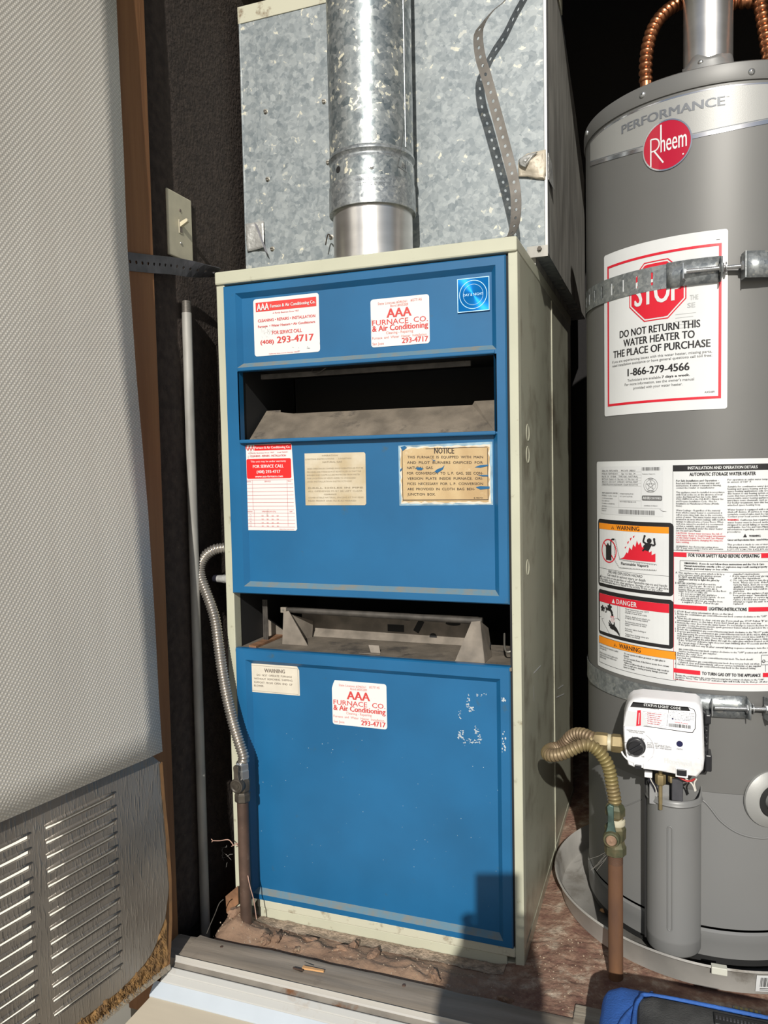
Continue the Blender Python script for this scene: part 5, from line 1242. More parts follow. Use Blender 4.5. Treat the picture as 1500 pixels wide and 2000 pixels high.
for k, (t, i) in enumerate((('1. STOP! Read safety information above on this label.', 0), ('2. Rotate the combination gas control/thermostat knob counter-clockwise to the "OFF"', 0), ('position.', 3), ('3. Wait five (5) minutes to clear out any gas. If you smell gas, STOP! Follow "B" in the safety', 0), ('information above on this label. If you don\'t smell gas, go to the next step.', 3), ('4. Remove the outer door from the water heater. Do not attempt to remove the inner door', 0), ('assembly. Locate the piezo-electric spark generator button which is just below the combina-', 3), ('tion gas control/thermostat knob.', 3), ('5. Rotate the combination gas control/thermostat knob clockwise to the "PILOT" position.', 0), ('6. Depress and hold the combination gas control/thermostat knob all the way in while immedi-', 0), ('ately depressing the piezo-electric spark generator button several times until the "STATUS"', 3), ('indicator light begins to blink. Once the "STATUS" indicator light begins to blink, verify the', 3), ('pilot is lit by viewing the pilot flame through the sight glass window located on the inner door.', 3), ('· If the "STATUS" indicator light does not start blinking after 90 seconds and the pilot is not', 3), ('lit, repeat steps 3 through 6.', 5), ('· If the pilot will not stay lit after several lighting sequence attempts, turn the combination', 3), (None, 0), ('gas control/thermostat knob counter-clockwise to the "OFF" position and call your', 5), ('service technician or gas supplier.', 5), ('7. Replace the outer door.', 0), ('8. Release the combination gas control/thermostat knob. The knob should', 0), ('pop back out.', 3), ('· If the combination gas control/thermostat knob does not pop back out when', 3), ('released, stop and immediately call your service technician or gas supplier.', 5), ('9. Set the combination gas control/thermostat knob to the desired setting.', 0))):
    if t: inkb.text(t, (.2785+.0012*i, .5935-.00362*k), (.2785+.0012*i+.00164*len(t), .5935-.00362*k), .0028, False, 1)
for k, t in enumerate(('Rotate the combination gas control/thermostat knob counter-clockwise to the "OFF"', 'position. Note: The "STATUS" indicator light will briefly stay lit, then go off after a short period', 'of time.')):
    inkb.text(t, (.2800, .4880-.0034*k), (.2800+.00164*len(t), .4880-.0034*k), .0026, False, 1)
ctl = Pr(LP3); ctl.frame(.4080, .5130, .4300, .5290, .0005); ctl.line([(.4080, .5180), (.4300, .5180)], .0004); ctl.line([(.4150, .5130), (.4150, .5020)], .0004); ctl.ring((.4120, .5190), .0018, .0026, 14); ctl.rect(.4240, .5150, .4270, .5170); ctl.build('valve_drawing', 'ink_black', L2)
blk.build('black_panels', 'ink_black', L2); wht.build('white_panels', 'label_white', L2); org.build('orange_bar', 'label_orange', L2); inkb.build('black_print', 'ink_black', L2); redp.build('red_print', 'label_red', L2); red2.build('red_frames', 'label_red', L2); wl2.build('danger_word', 'label_white', L2); w2.build('heading_word', 'label_white', L2)
# ------------------------------------------------------------------ flue stub and copper connectors
RV = .0415
fl_ = thing('flue_pipe', (HX, HY, 1.456), 'bright aluminium flue pipe on top of the grey water heater', 'pipe')
MB().lathe([(RV, 1.4565), (RV, 2.24)], (HX, HY, 0), 'Z', 64).build('pipe', 'bare_aluminium', fl_, smooth=40)
mb = MB(); n = 40
zc_ = onY(1372, 109, HY-RV).z
for j, (r, z) in enumerate(((RV+.0008, zc_), (RV+.0012, zc_-.008), (RV+.010, zc_-.026), (RV+.021, 1.457))):
    for k in range(n+1):
        a = radians(-215+210*k/n); zz = z+(.004*sin(k*.42)*(1 if j == 0 else 0))+(.004*bumpf(k*.2, j, 1, 3) if j < 2 else 0); mb.v.append(Vector((HX+r*cos(a), HY+r*sin(a), zz)))
for j in range(3):
    for k in range(n): a = j*(n+1)+k; mb.f.append((a, a+1, a+n+2, a+n+1))
mb.build('flared_collar', 'tin_light', fl_, smooth=50, solid=.0008)
u, z = hc(1371, 121, RV+.004); a = radians(-108); q = Vector((HX+(RV+.0035)*cos(a), HY+(RV+.0035)*sin(a), zc_-.011)); mtx = Matrix.Translation(q) @ Matrix.Rotation(a, 4, 'Z') @ Matrix.Rotation(pi/2, 4, 'Y')
MB().lathe([(.0048, 0), (.0044, .001), (.0030, .0026), (.0001, .003)], mtx=mtx, n=12).build('screw', 'zinc_bolt', fl_, smooth=60)
def copper(name, pxs, ys, label, base=None):
    path = spline([onY(x, y, yy) for (x, y), yy in zip(pxs, ys)], 8)
    t = thing(name, path[0], label, 'pipe', None)
    MB().tube([path[0]-Vector((0, 0, .015)), path[0], path[2]], .0108, 20).build('tube_end', 'copper', t, smooth=50)
    corrugated(path[2:], .0122, .0030, .0125, 20).build('ribbed_tube', 'copper', t, smooth=60); return t
copper('copper_connector', ((1262, 166), (1261, 140), (1263, 105), (1272, 65), (1289, 35), (1313, 14), (1340, 2), (1375, -8)), (.262, .262, .266, .275, .290, .310, .335, .36), 'ribbed copper water connector left of the flue pipe, bending over behind it')
copper('copper_connector', ((1503, 122), (1499, 95), (1494, 60), (1488, 25), (1484, -5), (1478, -60)), (.262, .262, .266, .27, .275, .28), 'ribbed copper water connector at the right edge, rising straight up')
copper('copper_connector', ((1400, 14), (1415, 9), (1435, 6), (1460, 4), (1485, 6), (1520, 10)), (.365, .365, .37, .37, .375, .38), 'short level run of dark ribbed copper tube high behind the flue pipe')
# ------------------------------------------------------------------ seismic straps
def heater_strap(name, z0, h, ua, ub, m, label, slots, lift=.0016):
    t = thing(name, hpt(.25, z0, RH+.003), label, 'strap')
    mb = MB(); P = .0268; n = int(round((ub-ua)/P)); P = (ub-ua)/n
    for i in range(n):
        c = ua+(i+.5)*P
        for half in (1,):
            ou = [(-P/2, -h/2), (0, -h/2), (P/2, -h/2), (P/2, 0), (P/2, h/2), (0, h/2), (-P/2, h/2), (-P/2, 0)]
            f = lambda q, w: hpt(q, z0+w, RH+lift)
            if slots(c):
                inn = [(-.0017, -.0095), (0, -.0108), (.0017, -.0095), (.0017, 0), (.0017, .0095), (0, .0108), (-.0017, .0095), (-.0017, 0)]
                mb.add([f(c+a, b) for a, b in ou]+[f(c+a, b) for a, b in inn], [(k, (k+1) % 8, 8+(k+1) % 8, 8+k) for k in range(8)])
            else: mb.add([f(c+a, b) for a, b in ou], [tuple(range(8))])
    o = mb.build('band', m, t, solid=.0010); weld(o, 2e-5); return t
s1 = heater_strap('heater_strap', 1.1375, .0385, -.10, .268+.0134, 'galv_strap', 'slotted steel strap with a bolt clamp, running across the stop notice', lambda c: c < .285)
def rod(mb, a, b, r, n=14, thread=None):
    a, b = Vector(a), Vector(b)
    if not thread: return mb.tube([a, b], r, n)
    N = int((b-a).length/thread*4); return mb.tube([a.lerp(b, k/N) for k in range(N+1)], r, n, rad=lambda i, t: r-(.00035 if i % 4 >= 2 else 0))
def clamp(t, zc, u0, u1, u2, h, zdrop):
    """two lugs joined by a long bolt; u0 bolt head, u1 near lug, u2 far lug"""
    # outer plate folded up over the band
    mb = MB(); n = 8; ua, ub = u0-.028, u1-.006
    for i in range(n+1):
        u = ua+(ub-ua)*i/n; mb.v += [hpt(u, zc-h/2, RH+.0042), hpt(u, zc+h/2, RH+.0042)]
    for i in range(n): mb.f.append((2*i, 2*i+2, 2*i+3, 2*i+1))
    a, b = hpt(ub, zc-h/2, RH+.0042), hpt(ub, zc+h/2, RH+.0042); d = (hpt(ub, zc, RH+.03)-hpt(ub, zc, RH)).normalized()
    mb.add([a, b, b+d*.022-Vector((0, 0, .006)), a+d*.022+Vector((0, 0, .004))], [(0, 1, 2, 3)])
    mb.build('clamp_plate', 'galv_strap', t, smooth=30, solid=.0014)
    # cut tongue that holds the bolt head
    a = hpt(u0, zc-.010, RH+.0045); mb = MB(); d0 = (hpt(u0, zc, RH+.03)-hpt(u0, zc, RH)).normalized()
    mb.add([hpt(u0, zc-.012, RH+.0045), hpt(u0, zc+.012, RH+.0045), hpt(u0, zc+.012, RH+.0045)+d0*.017, hpt(u0, zc-.012, RH+.0045)+d0*.017], [(0, 1, 2, 3)]); mb.build('tongue', 'zinc_bolt', t, solid=.0016)
    ra = hpt(u0+.003, zc, RH+.0145); rb = hpt(u2+.004, zc, RH+.0145)
    off = Vector((0, 0, 0))
    mb = MB(); rod(mb, ra, rb, .0036, 14, .0014); bo = mb.build('bolt', 'zinc_bolt', t, smooth=50)
    dirv = (rb-ra).normalized(); ry = dirv.to_track_quat('Z', 'Y').to_matrix().to_4x4()
    for (u, r_, hh) in ((u1-.009, .0078, .0065), (u2-.0045, .0075, .0060)):
        q = ra.lerp(rb, (u-u0)/(u2-u0)); m = MB(); m.lathe([(0.0001, -hh/2), (r_*.9, -hh/2), (r_, -hh/3), (r_, hh/3), (r_*.9, hh/2), (0.0001, hh/2)], mtx=Matrix.Translation(q) @ ry, n=6); m.build('nut', 'zinc_bolt', bo, smooth=20)
    m = MB(); q = ra.lerp(rb, (u1-.003-u0)/(u2-u0)); m.lathe([(.0001, -.0008), (.0088, -.0008), (.0088, .0008), (.0001, .0008)], mtx=Matrix.Translation(q) @ ry, n=18); m.build('washer', 'zinc_bolt', bo, smooth=30)
    # far lug and the other end of the strap going round
    d2 = (hpt(u2, zc, RH+.03)-hpt(u2, zc, RH)).normalized(); mb = MB()
    a, b = hpt(u2, zc-h/2, RH+.004), hpt(u2, zc+h/2, RH+.004)
    mb.add([a, b, b+d2*.022, a+d2*.022], [(0, 1, 2, 3)]); mb.build('lug', 'galv_strap', t, solid=.0016)
    m = MB(); q = rb-dirv*.0015; m.lathe([(.0001, -.0008), (.0085, -.0008), (.0085, .0008), (.0001, .0008)], mtx=Matrix.Translation(q) @ ry, n=18); m.build('washer', 'zinc_bolt', bo, smooth=30)
    mb = MB(); n = 14
    for i in range(n+1):
        u = u2+.30*i/n; r = RH+.0045+(.020*(1-i/6) if i < 6 else 0)*(1 if i > 0 else .9)
        mb.v += [hpt(u, zc-h/2, r), hpt(u, zc+h/2, r)]
    for i in range(n): mb.f.append((2*i, 2*i+2, 2*i+3, 2*i+1))
    mb.build('far_band', 'galv_strap', t, smooth=40, solid=.0014)
    sl = MB(); a = hpt(u2+.024, zc-.008, RH+.0195); b = hpt(u2+.024, zc+.012, RH+.0195); w = Vector((.0015, 0, 0)); sl.quad(a-w, a+w, b+w, b-w); sl.build('slot', 'iron_dark', t)
clamp(s1, 1.1375, .2935, .3500, .3740, .0400, 0)
s2 = heater_strap('heater_strap', .4460, .0345, -.10, .300, 'heater_strap_clear' if 'heater_strap_clear' in M else 'galv_strap', 'plain steel strap with a bolt clamp, below the big instruction label', lambda c: False)
clamp(s2, .4450, .3340, .3905, .4120, .0360, 0)
q = [hc(*(lambda x, y: (x/3.26+1040, y/3.26+1300))(*p_)) for p_ in ((745, 125), (1015, 165), (1015, 180), (745, 160))]
p = Pr(.0008); p.polyg([q[0], q[1], q[2], q[3]]); p.build('dark_patch', 'ink_grey', wh)
# ------------------------------------------------------------------ gas control valve
def y7(x, y, v=0.0): return onY(x/3.26+1040, y/3.26+1300, v)
def h7(x, y): return hc(x/3.26+1040, y/3.26+1300)
gc = thing('gas_control', (.783, .03, .345), 'white plastic gas control box with a round black knob on the water heater', 'gas control')
YF = -.002
out = [(640, 214), (700, 205), (1040, 238), (1066, 256), (1082, 300), (1090, 380), (1098, 600), (1090, 670), (1052, 716), (900, 695), (760, 668), (640, 652), (606, 636), (594, 590), (580, 500), (575, 400), (580, 330), (600, 262), (615, 232)]
pl_ = [y7(x, y, YF) for x, y in out]
mb = MB(); n = len(pl_); cx = sum(q.x for q in pl_)/n; cz_ = sum(q.z for q in pl_)/n
for (y, k) in ((YF, .955), (YF+.0025, .985), (YF+.008, 1.0), (.045, 1.02)):
    for q in pl_: mb.v.append(Vector((cx+(q.x-cx)*k, y, cz_+(q.z-cz_)*k)))
for j in range(3):
    for i in range(n): mb.f.append((j*n+i, j*n+(i+1) % n, (j+1)*n+(i+1) % n, (j+1)*n+i))
mb.f.append(tuple(range(n))); mb.build('housing', 'ctrl_white', gc, smooth=50)
mb = MB(); bk = [y7(x, y, .045) for x, y in ((620, 215), (1040, 240), (1110, 300), (1128, 360), (1120, 560), (1128, 640), (1095, 690), (640, 640), (590, 560), (590, 280))]
mb.prism([(q.x, q.z) for q in bk], 'Y', .045, .082); mb.build('back_body', 'ctrl_black', gc, bev=.003, label='black ribbed rear body')
for (x0, y0, x1, y1) in ((1100, 300, 1135, 365), (1100, 395, 1116, 415), (1100, 440, 1116, 460), (1100, 480, 1116, 500), (1098, 555, 1140, 665), (1130, 190, 0, 0)):
    if x1: a = y7(x0, y0, .04); b = y7(x1, y1, .04); MB().box((a.x, .030, b.z), (b.x, .062, a.z), .002).build('clip', 'ctrl_black', gc)
for (x0, y0, x1, y1) in ((712, 190, 760, 212), (935, 218, 985, 240)):
    a = y7(x0, y0, .02); b = y7(x1, y1, .02); MB().box((a.x, .006, b.z-.002), (b.x, .03, a.z), .0015).build('clip', 'ctrl_black', gc)
# lower ledge and embossed name
mb = MB(); lg_ = [y7(x, y, YF) for x, y in ((745, 595), (770, 572), (1055, 588), (1075, 600), (1078, 660), (1040, 700), (905, 684), (765, 658), (650, 640), (640, 612), (735, 606))]
mb.prism([(q.x, q.z) for q in lg_], 'Y', YF-.0035, YF+.002); mb.build('lower_ledge', 'ctrl_white', gc, bev=.0012)
PC = plane_place(YF-.0005); PCL = plane_place(YF-.0040)
c7 = lambda x, y: (lambda q: (q.x, q.z))(y7(x, y, YF))
def T7(p, t, x0, y0, x1, y1, h, bold=False, res=1): p.text(t, c7(x0, y0), c7(x1, y1), h, bold, res)
p = Print(PCL); T7(p, 'Honeywell', 840, 612, 1015, 636, .0082, True, 2); p.build('embossed_name', 'label_white', gc)
p = Print(PC)
# label frame with rounded corners and black heading
fr = [c7(*q) for q in ((640, 236), (1000, 268), (1030, 280), (1040, 310), (1036, 400), (1020, 425), (990, 424), (720, 385), (640, 378))]
p.line(fr, .0010); hd_ = [c7(*q) for q in ((640, 230), (990, 262), (1006, 290), (622, 262))]; p.polyg(hd_)
for k in range(9): 
    a = c7(700, 290+11*k); b = c7(858, 305+11*k); p.line([a, b], .0002)
p.line([c7(868, 268), c7(856, 384)], .0005)
T7(p, 'STATUS', 752, 276, 806, 281, .0026, True)
for k, t in enumerate(('This product is designed to prevent', 'an unsafe condition. If the code is not', 'listed, see the manual supplied with', 'the water heater or call a service', 'technician for assistance.')): T7(p, t, 874, 290+10*k, 1032, 308+10*k, .0016)
a = c7(868, 388); b = c7(1005, 402); u = a[0]
while u < b[0]:
    w = random.choice((.0006, .0010, .0014)); zz = a[1]+(b[1]-a[1])*(u-a[0])/(b[0]-a[0]); p.polyg([(u, zz), (u+w, zz), (u+w, zz+.0055), (u, zz+.0055)]); u += w+random.choice((.0006, .0010))
T7(p, 'SCALDING RISK INCREASES', 600, 412, 716, 426, .0020); T7(p, 'WITH HOTTER WATER', 612, 424, 705, 436, .0020)
T7(p, 'TO LIGHT PILOT:', 730, 492, 800, 500, .0018); T7(p, 'PRESS / HOLD KNOB AT PILOT,', 730, 503, 878, 518, .0017); T7(p, 'CLICK IGNITER UNTIL STATUS', 730, 512, 885, 527, .0017); T7(p, 'LIGHT BLINKS, THEN RELEASE', 730, 521, 885, 538, .0017)
T7(p, 'HOT', 580, 494, 600, 494, .0022); T7(p, 'LOW', 586, 532, 606, 536, .0020); T7(p, 'VAC', 614, 570, 632, 574, .0022); T7(p, 'PILOT', 650, 580, 682, 584, .0024); T7(p, 'OFF', 694, 582, 712, 586, .0024); T7(p, 'A', 612, 470, 618, 472, .0018); T7(p, 'B', 635, 458, 641, 458, .0018); T7(p, 'C', 664, 458, 672, 460, .0018); T7(p, 'VERY HOT', 690, 468, 712, 478, .0026, True); T7(p, 'STATUS', 918, 534, 955, 538, .0022)
p.build('black_print', 'ink_black', gc)
p = Print(PC); T7(p, 'STATUS LIGHT CODE', 708, 256, 945, 280, .0040, True); p.mb.v = [v+Vector((0, -.0004, 0)) for v in p.mb.v]; p.build('heading_word', 'label_white', gc)
p = Print(plane_place(YF-.0008)); p.polyg([c7(*q) for q in ((668, 284), (690, 282), (690, 380), (660, 384))])
for k, t in enumerate(('Normal operation in standby', 'No blink: pilot out, relight', 'Two blinks: low pilot power', 'Four blinks: high temp limit', 'Five blinks: sensor failure', 'Seven blinks: valve failure')): T7(p, t, 732, 302+13*k, 732+90-6*(k % 3), 314+13*k, .0020)
T7(p, 'System Problem', 905, 362, 990, 374, .0022); p.build('red_print', 'label_red', gc)
p = Print(plane_place(YF-.0010))
w_ = [c7(676, 372), c7(680, 300)]; p.line([w_[0], w_[1]], .0012); p.build('white_print', 'label_white', gc)
p = Print(PC); T7(p, 'Normal Operation', 905, 345, 1000, 354, .0022); q = c7(893, 338); p.disc(q, .0014, 10); p.build('blue_print', 'ctrl_blue', gc)
p = Print(PC); p.disc(c7(937, 498), .0048, 20); p.build('status_lens', 'ctrl_blue', gc, label='small dark blue status lens')
tg = [c7(*q) for q in ((600, 286), (640, 292), (700, 296), (738, 376), (700, 386), (580, 384))]
mb = MB(); mb.add([(u, YF-.0007, z) for u, z in tg], [tuple(range(6))]); tag_ = mb.build('hang_tag', 'label_grey', gc, label='pale paper tag stuck over the box label')
# shroud ring and knob
kc = y7(660, 512, YF)
mb = MB(); mb.lathe([(.0275, .002), (.0270, -.0008), (.0255, -.0012), (.0245, -.0004)], (kc.x+.002, YF, kc.z-.002), 'Y', 40, radians(-160), radians(60)); mb.build('dial_ring', 'ctrl_white', gc, smooth=50)
mb = MB(); mb.lathe([(.0148, .001), (.0146, -.004), (.0135, -.0055), (.0125, -.0058), (.0120, -.0115), (.0108, -.0130), (.0001, -.0132)], (kc.x, YF, kc.z), 'Y', 40); kb = mb.build('knob', 'ctrl_black', gc, smooth=40, label='round black knob')
rot = Matrix.Translation((kc.x, YF-.0128, kc.z)) @ Matrix.Rotation(radians(-35), 4, 'Y')
mb = MB(); mb.box((-.0115, -.0035, -.0034), (.0115, .0022, .0034), .0012); mb.v = [rot @ v for v in mb.v]; mb.build('grip', 'ctrl_black', kb)
# igniter button and connectors on the lower edge
for (x0, y0, x1, y1, m_, nm) in ((652, 628, 694, 662, 'ctrl_black', 'igniter_button'), (705, 622, 858, 672, 'ctrl_white', 'name_tab'), (918, 656, 982, 704, 'ctrl_black', 'plug_socket')):
    a = y7(x0, y0, YF-.003); b = y7(x1, y1, YF-.003); MB().box((a.x, YF-.0055, b.z), (b.x, YF+.004, a.z), .0012).build(nm, m_, gc)
a = y7(910, 650, YF); b = y7(990, 708, YF); MB().box((a.x, YF-.0042, b.z-.001), (b.x, YF+.001, a.z+.001), .001).build('socket_frame', 'ctrl_white', gc)
# fittings and wires under the box
q = y7(738, 690, .018); MB().box(q-Vector((.006, .006, .004)), q+Vector((.006, .006, .004)), .001).build('white_plug', 'ctrl_white', gc)
for dx, m_ in ((-4, 'wire_black'), (6, 'wire_white'), (14, 'wire_black')):
    MB().tube(spline([y7(738+dx, 700, .018), y7(752+dx, 735, .020), y7(775+dx, 775, .026), y7(790+dx, 830, .035)], 5), .0011, 8).build('wire', m_, gc, smooth=60)
q = y7(815, 722, .022); m = MB(); hexnut(m, q, 'Z', .0082, .016); m.lathe([(.0030, .02), (.0030, -.05)], (q.x, q.y, q.z), 'Z', 12); m.build('burner_fitting', 'brass', gc, smooth=25)
q = y7(890, 722, .026); m = MB(); hexnut(m, q, 'Z', .0065, .010); m.build('pilot_fitting', 'brass', gc, smooth=25)
q = y7(922, 770, .026); MB().box(q-Vector((.0085, .006, .022)), q+Vector((.0085, .006, .016)), .0015).build('thermopile_plug', 'strap_dark', gc)
for i, (pts, m_) in enumerate((((( 925, 706), (945, 718), (985, 736), (1015, 730), (1030, 722)), 'wire_red'), (((930, 700), (955, 725), (1010, 735), (1035, 720)), 'wire_red'), (((945, 705), (990, 730), (1020, 760), (1035, 800)), 'wire_white'), (((1045, 720), (1030, 750), (1040, 795)), 'wire_white'))):
    MB().tube(spline([y7(x, y, .008+.003*i) for x, y in pts], 6), .0013, 8).build('wire', m_, gc, smooth=60)
mb = MB(); q = y7(820, 810, .03)
mb.box((q.x-.018, .03, q.z-.02), (q.x+.012, .032, q.z+.014)); mb.build('inner_shield', 'tin_light', gc)
# ------------------------------------------------------------------ tube cover below the control
TX, TY, TR = .7985, .062, .0415
mb = MB(); n = 40
prof = [(TR-.002, .036), (TR, .040), (TR, .058), (TR+.0004, .060), (TR-.0002, .062), (TR-.0002, .285)]
for (r, z) in prof:
    for k in range(n+1):
        a = radians(-188+196*k/n); mb.v.append(Vector((TX+r*cos(a), TY+r*sin(a), z)))
for k in range(n+1):                                     # rolled ring and dipped upper rim
    a = radians(-188+196*k/n); mb.v.append(Vector((TX+(TR+.0025)*cos(a), TY+(TR+.0025)*sin(a), .288)))
for k in range(n+1):
    a = radians(-188+196*k/n); mb.v.append(Vector((TX+(TR+.001)*cos(a), TY+(TR+.001)*sin(a), .2915)))
for k in range(n+1):
    a = radians(-188+196*k/n); t = k/n; mb.v.append(Vector((TX+(TR+.0005)*cos(a), TY+(TR+.0005)*sin(a), .297+.018*max(0, (.30-t)/.30)+.014*max(0, (t-.82)/.18))))
for j in range(len(prof)+2):
    for k in range(n): a = j*(n+1)+k; mb.f.append((a, a+1, a+n+2, a+n+1))
tcv = mb.build('tube_cover', 'heater_grey_low', wh, smooth=40, solid=.002, label='grey half round cover below the gas control')
mb = MB()
def cpt(a, z, r=TR+.0011): return Vector((TX+r*cos(a), TY+r*sin(a), z))
ac = radians(-98); w = .0068/TR
loop = [(ac-w/2, z) for z in [.085+.165*k/12 for k in range(13)]]+[(ac+w/2*cos(t)*-1, .250+.004*sin(t)) for t in [pi*k/8 for k in range(1, 8)]]+[(ac+w/2, z) for z in [.250-.165*k/12 for k in range(13)]]+[(ac+w/2*cos(t), .085-.004*sin(t)) for t in [pi*k/8 for k in range(1, 8)]]
mb.tube([cpt(*q) for q in loop+[loop[0]]], .0011, 8, caps=False); mb.build('rib', 'heater_grey_low', tcv, smooth=60)
MB().box((TX-TR-.004, .058, .040), (TX-TR+.003, .10, .325)).build('cover_gap_shade', 'gasket_gap_black', wh)  # black strip standing for the shade in the gap beside the cover
# embossed arcs, sight port and its collar
def arc_tube(pts, r): 
    mb = MB(); mb.tube([hpt(u, z, RH+.0004) for u, z in spline2(pts)], r, 8); return mb
def spline2(pts): return [(q.x, q.y) for q in spline([(a, b, 0) for a, b in pts], 8)]
arc_tube([(.312, .288), (.3235, .284), (.3335, .2735), (.3490, .2541), (.3727, .2379), (.4000, .2300), (.4250, .2290), (.4600, .236)], .0018).build('embossed_arc', 'heater_grey_low', wh, smooth=60)
arc_tube([(.170, .2300), (.1893, .2402), (.2040, .2500), (.2200, .262)], .0010).build('embossed_arc', 'heater_grey_low', wh, smooth=60)
su, sz = .4290, .2925; a = su/RH-pi; mtx = Matrix.Translation(hpt(su, sz, RH)) @ Matrix.Rotation(a, 4, 'Z') @ Matrix.Rotation(pi/2, 4, 'Y')
mb = MB(); mb.lathe([(.0470, -.002), (.0465, .002), (.0330, .010), (.0280, .0105), (.0275, .004)], mtx=mtx, n=48); mb.build('port_collar', 'heater_band', wh, smooth=30, label='pale conical collar at the right edge')
mb = MB(); mb.lathe([(.0275, .004), (.0265, .008), (.0185, .009), (.0001, .006)], mtx=mtx, n=32); mb.build('port_gasket', 'gasket_gap_black', wh, smooth=40)
mb = MB(); mb.lathe([(.0165, .006), (.0165, .022), (.0150, .024), (.0110, .024), (.0100, .016), (.0001, .016)], mtx=mtx, n=24); mb.build('port_plug', 'heater_band', wh, smooth=30)
# ------------------------------------------------------------------ drain pan
pan = thing('drain_pan', (HX, HY, -.004), 'round dusty aluminium drain pan under the water heater', 'pan')
mb = MB(); mb.lathe([(.0001, .002), (.262, .002), (.2655, .004), (.2735, .044), (.2770, .0475), (.2790, .0455), (.2765, .0435)], (HX, HY, 0), 'Z', 120); mb.build('tray', 'pan_metal', pan, smooth=40, solid=.0010)
def panpt(px, py, z): q = onZ(px, py, z); a = atan2(q.y-HY, q.x-HX); return a
a = panpt(1403, 1882, .045); mb = MB(); 
for k in (0, 1): pass
c = Vector((HX+.2765*cos(a), HY+.2765*sin(a), .0415)); mtx = Matrix.Translation(c) @ Matrix.Rotation(a, 4, 'Z')
mb.box((-.006, -.0115, -.004), (.0055, .0115, .0075), .001); mb.v = [mtx @ v for v in mb.v]; mb.build('clip', 'pan_clip', pan)
a1 = panpt(1469, 1900, .03); bs = MB()
def pp(u, z): aa = a1+u/.271; r = .2655+.0080*(z-.004)/.04+.0022; return Vector((HX+r*cos(aa), HY+r*sin(aa), z))
p = Print(pp); p.rect(0, .010, .06, .040, 12); st = p.build('price_sticker', 'label_white', pan, label='white bar code sticker on the pan wall')
def pp2(u, z): q = pp(u, z); d = Vector((q.x-HX, q.y-HY, 0)).normalized(); return q+d*.0004
p = Print(pp2); random.seed(8); barcode(p, .006, .030, .019, .036, 0)
for k in range(5): p.rect(.033, .034-.004*k, .052-.004*(k % 3), .0355-.004*k)
for k in range(2): p.rect(.006, .0125+.003*k, .025, .0135+.003*k)
p.build('bar_code', 'ink_black', st)
# ------------------------------------------------------------------ gas riser on the right, with valve and ribbed connector
gr = thing('gas_pipe', (.709, .0, -.01), 'rusty gas pipe with greenish valve and ribbed connector before the water heater', 'pipe')
GX, GY = .7095, .0; zt = y7(528, 1193, GY).z
MB().tube([(GX, GY, -.012), (GX, GY, .12), (GX, GY, zt)], .0118, 24).build('pipe', 'rust_pipe', gr, smooth=50)
mb = MB(); mb.tube([(GX, GY, zt-.016+.0004*k) for k in range(41)], .0118, 24, rad=lambda i, t: .0121-(.0007 if i % 4 > 1 else 0)); mb.build('thread', 'iron_brown', gr, smooth=40)
mb = MB(); mb.lathe([(.012, zt-.002), (.0172, zt), (.0172, zt+.013), (.0150, zt+.0165), (.0140, zt+.022), (.0165, zt+.027), (.0170, zt+.043), (.0135, zt+.048)], (GX, GY, 0), 'Z', 8); mb.build('valve_body', 'brass_green', gr, smooth=25)
vc = y7(503, 1105, GY-.020)
mb = MB(); mb.lathe([(.0001, -.005), (.0060, -.005), (.0065, -.003), (.0085, -.003), (.0095, -.0055), (.0120, -.0050), (.0135, -.001), (.0135, .008), (.011, .014)], (vc.x, vc.y, vc.z), 'Y', 26); mb.build('valve_core', 'brass_green', gr, smooth=35)
mb = MB(); mb.prism([(vc.x-.0105, vc.z+.004), (vc.x-.0060, vc.z+.020), (vc.x-.0055, vc.z+.040), (vc.x-.0070, vc.z+.052), (vc.x-.0030, vc.z+.056), (vc.x+.0035, vc.z+.054), (vc.x+.0035, vc.z+.030), (vc.x+.0065, vc.z+.012), (vc.x+.0105, vc.z+.004)], 'Y', vc.y-.001, vc.y+.006); mb.build('lever', 'verdigris', gr, bev=.0014)
mb = MB(); mb.lathe([(.0085, -.0062), (.0070, -.0080), (.0030, -.0075), (.0001, -.0085)], (vc.x, vc.y, vc.z), 'Y', 20); mb.build('stem_screw', 'valve_tan', gr, smooth=35)
mb = MB(); mb.lathe([(.0125, zt+.0475), (.0140, zt+.050), (.0135, zt+.056), (.0110, zt+.058)], (GX+.002, GY, 0), 'Z', 20); mb.build('thread_tape', 'plate_ivory', gr, smooth=40, label='smear of pale yellow thread sealant')
mb = MB(); hexnut(mb, (GX+.001, GY, zt+.068), 'Z', .0112, .020); mb.build('brass_nut', 'brass', gr, smooth=20)
ztop = y7(515, 912, GY).z
mb = MB(); mb.lathe([(.0130, ztop-.012), (.0155, ztop-.010), (.0155, ztop+.002), (.0128, ztop+.008), (.0100, ztop+.010)], (GX, GY, 0), 'Z', 6); mb.build('flare_nut', 'brass_green', gr, smooth=20)
hz = ((410, 470, .030), (370, 456, .034), (325, 437, .042), (280, 434, .050), (240, 456, .058), (208, 492, .062), (165, 520, .060), (120, 530, .050), (96, 548, .034), (98, 566, .016), (130, 572, .004), (185, 562, -.002), (245, 538, -.004), (300, 512, -.004), (350, 505, -.003), (400, 528, -.002), (445, 575, -.001), (480, 635, 0), (497, 700, 0), (508, 770, 0), (520, 830, 0))
path = spline([y7(*q) for q in hz]+[Vector((GX, GY, ztop+.006))], 8)
corrugated(path, .0108, .0024, .0062, 16).build('ribbed_connector', 'brass_flex', gr, smooth=60, label='ribbed brass gas connector looping from the control to the valve')
q = y7(490, 482, .030); m = MB()
for (dx, r_, h_) in ((-.013, .0155, .022), (.012, .0150, .018)):
    hexnut(m, (q.x+dx, .030, q.z-.002), 'X', r_, h_)
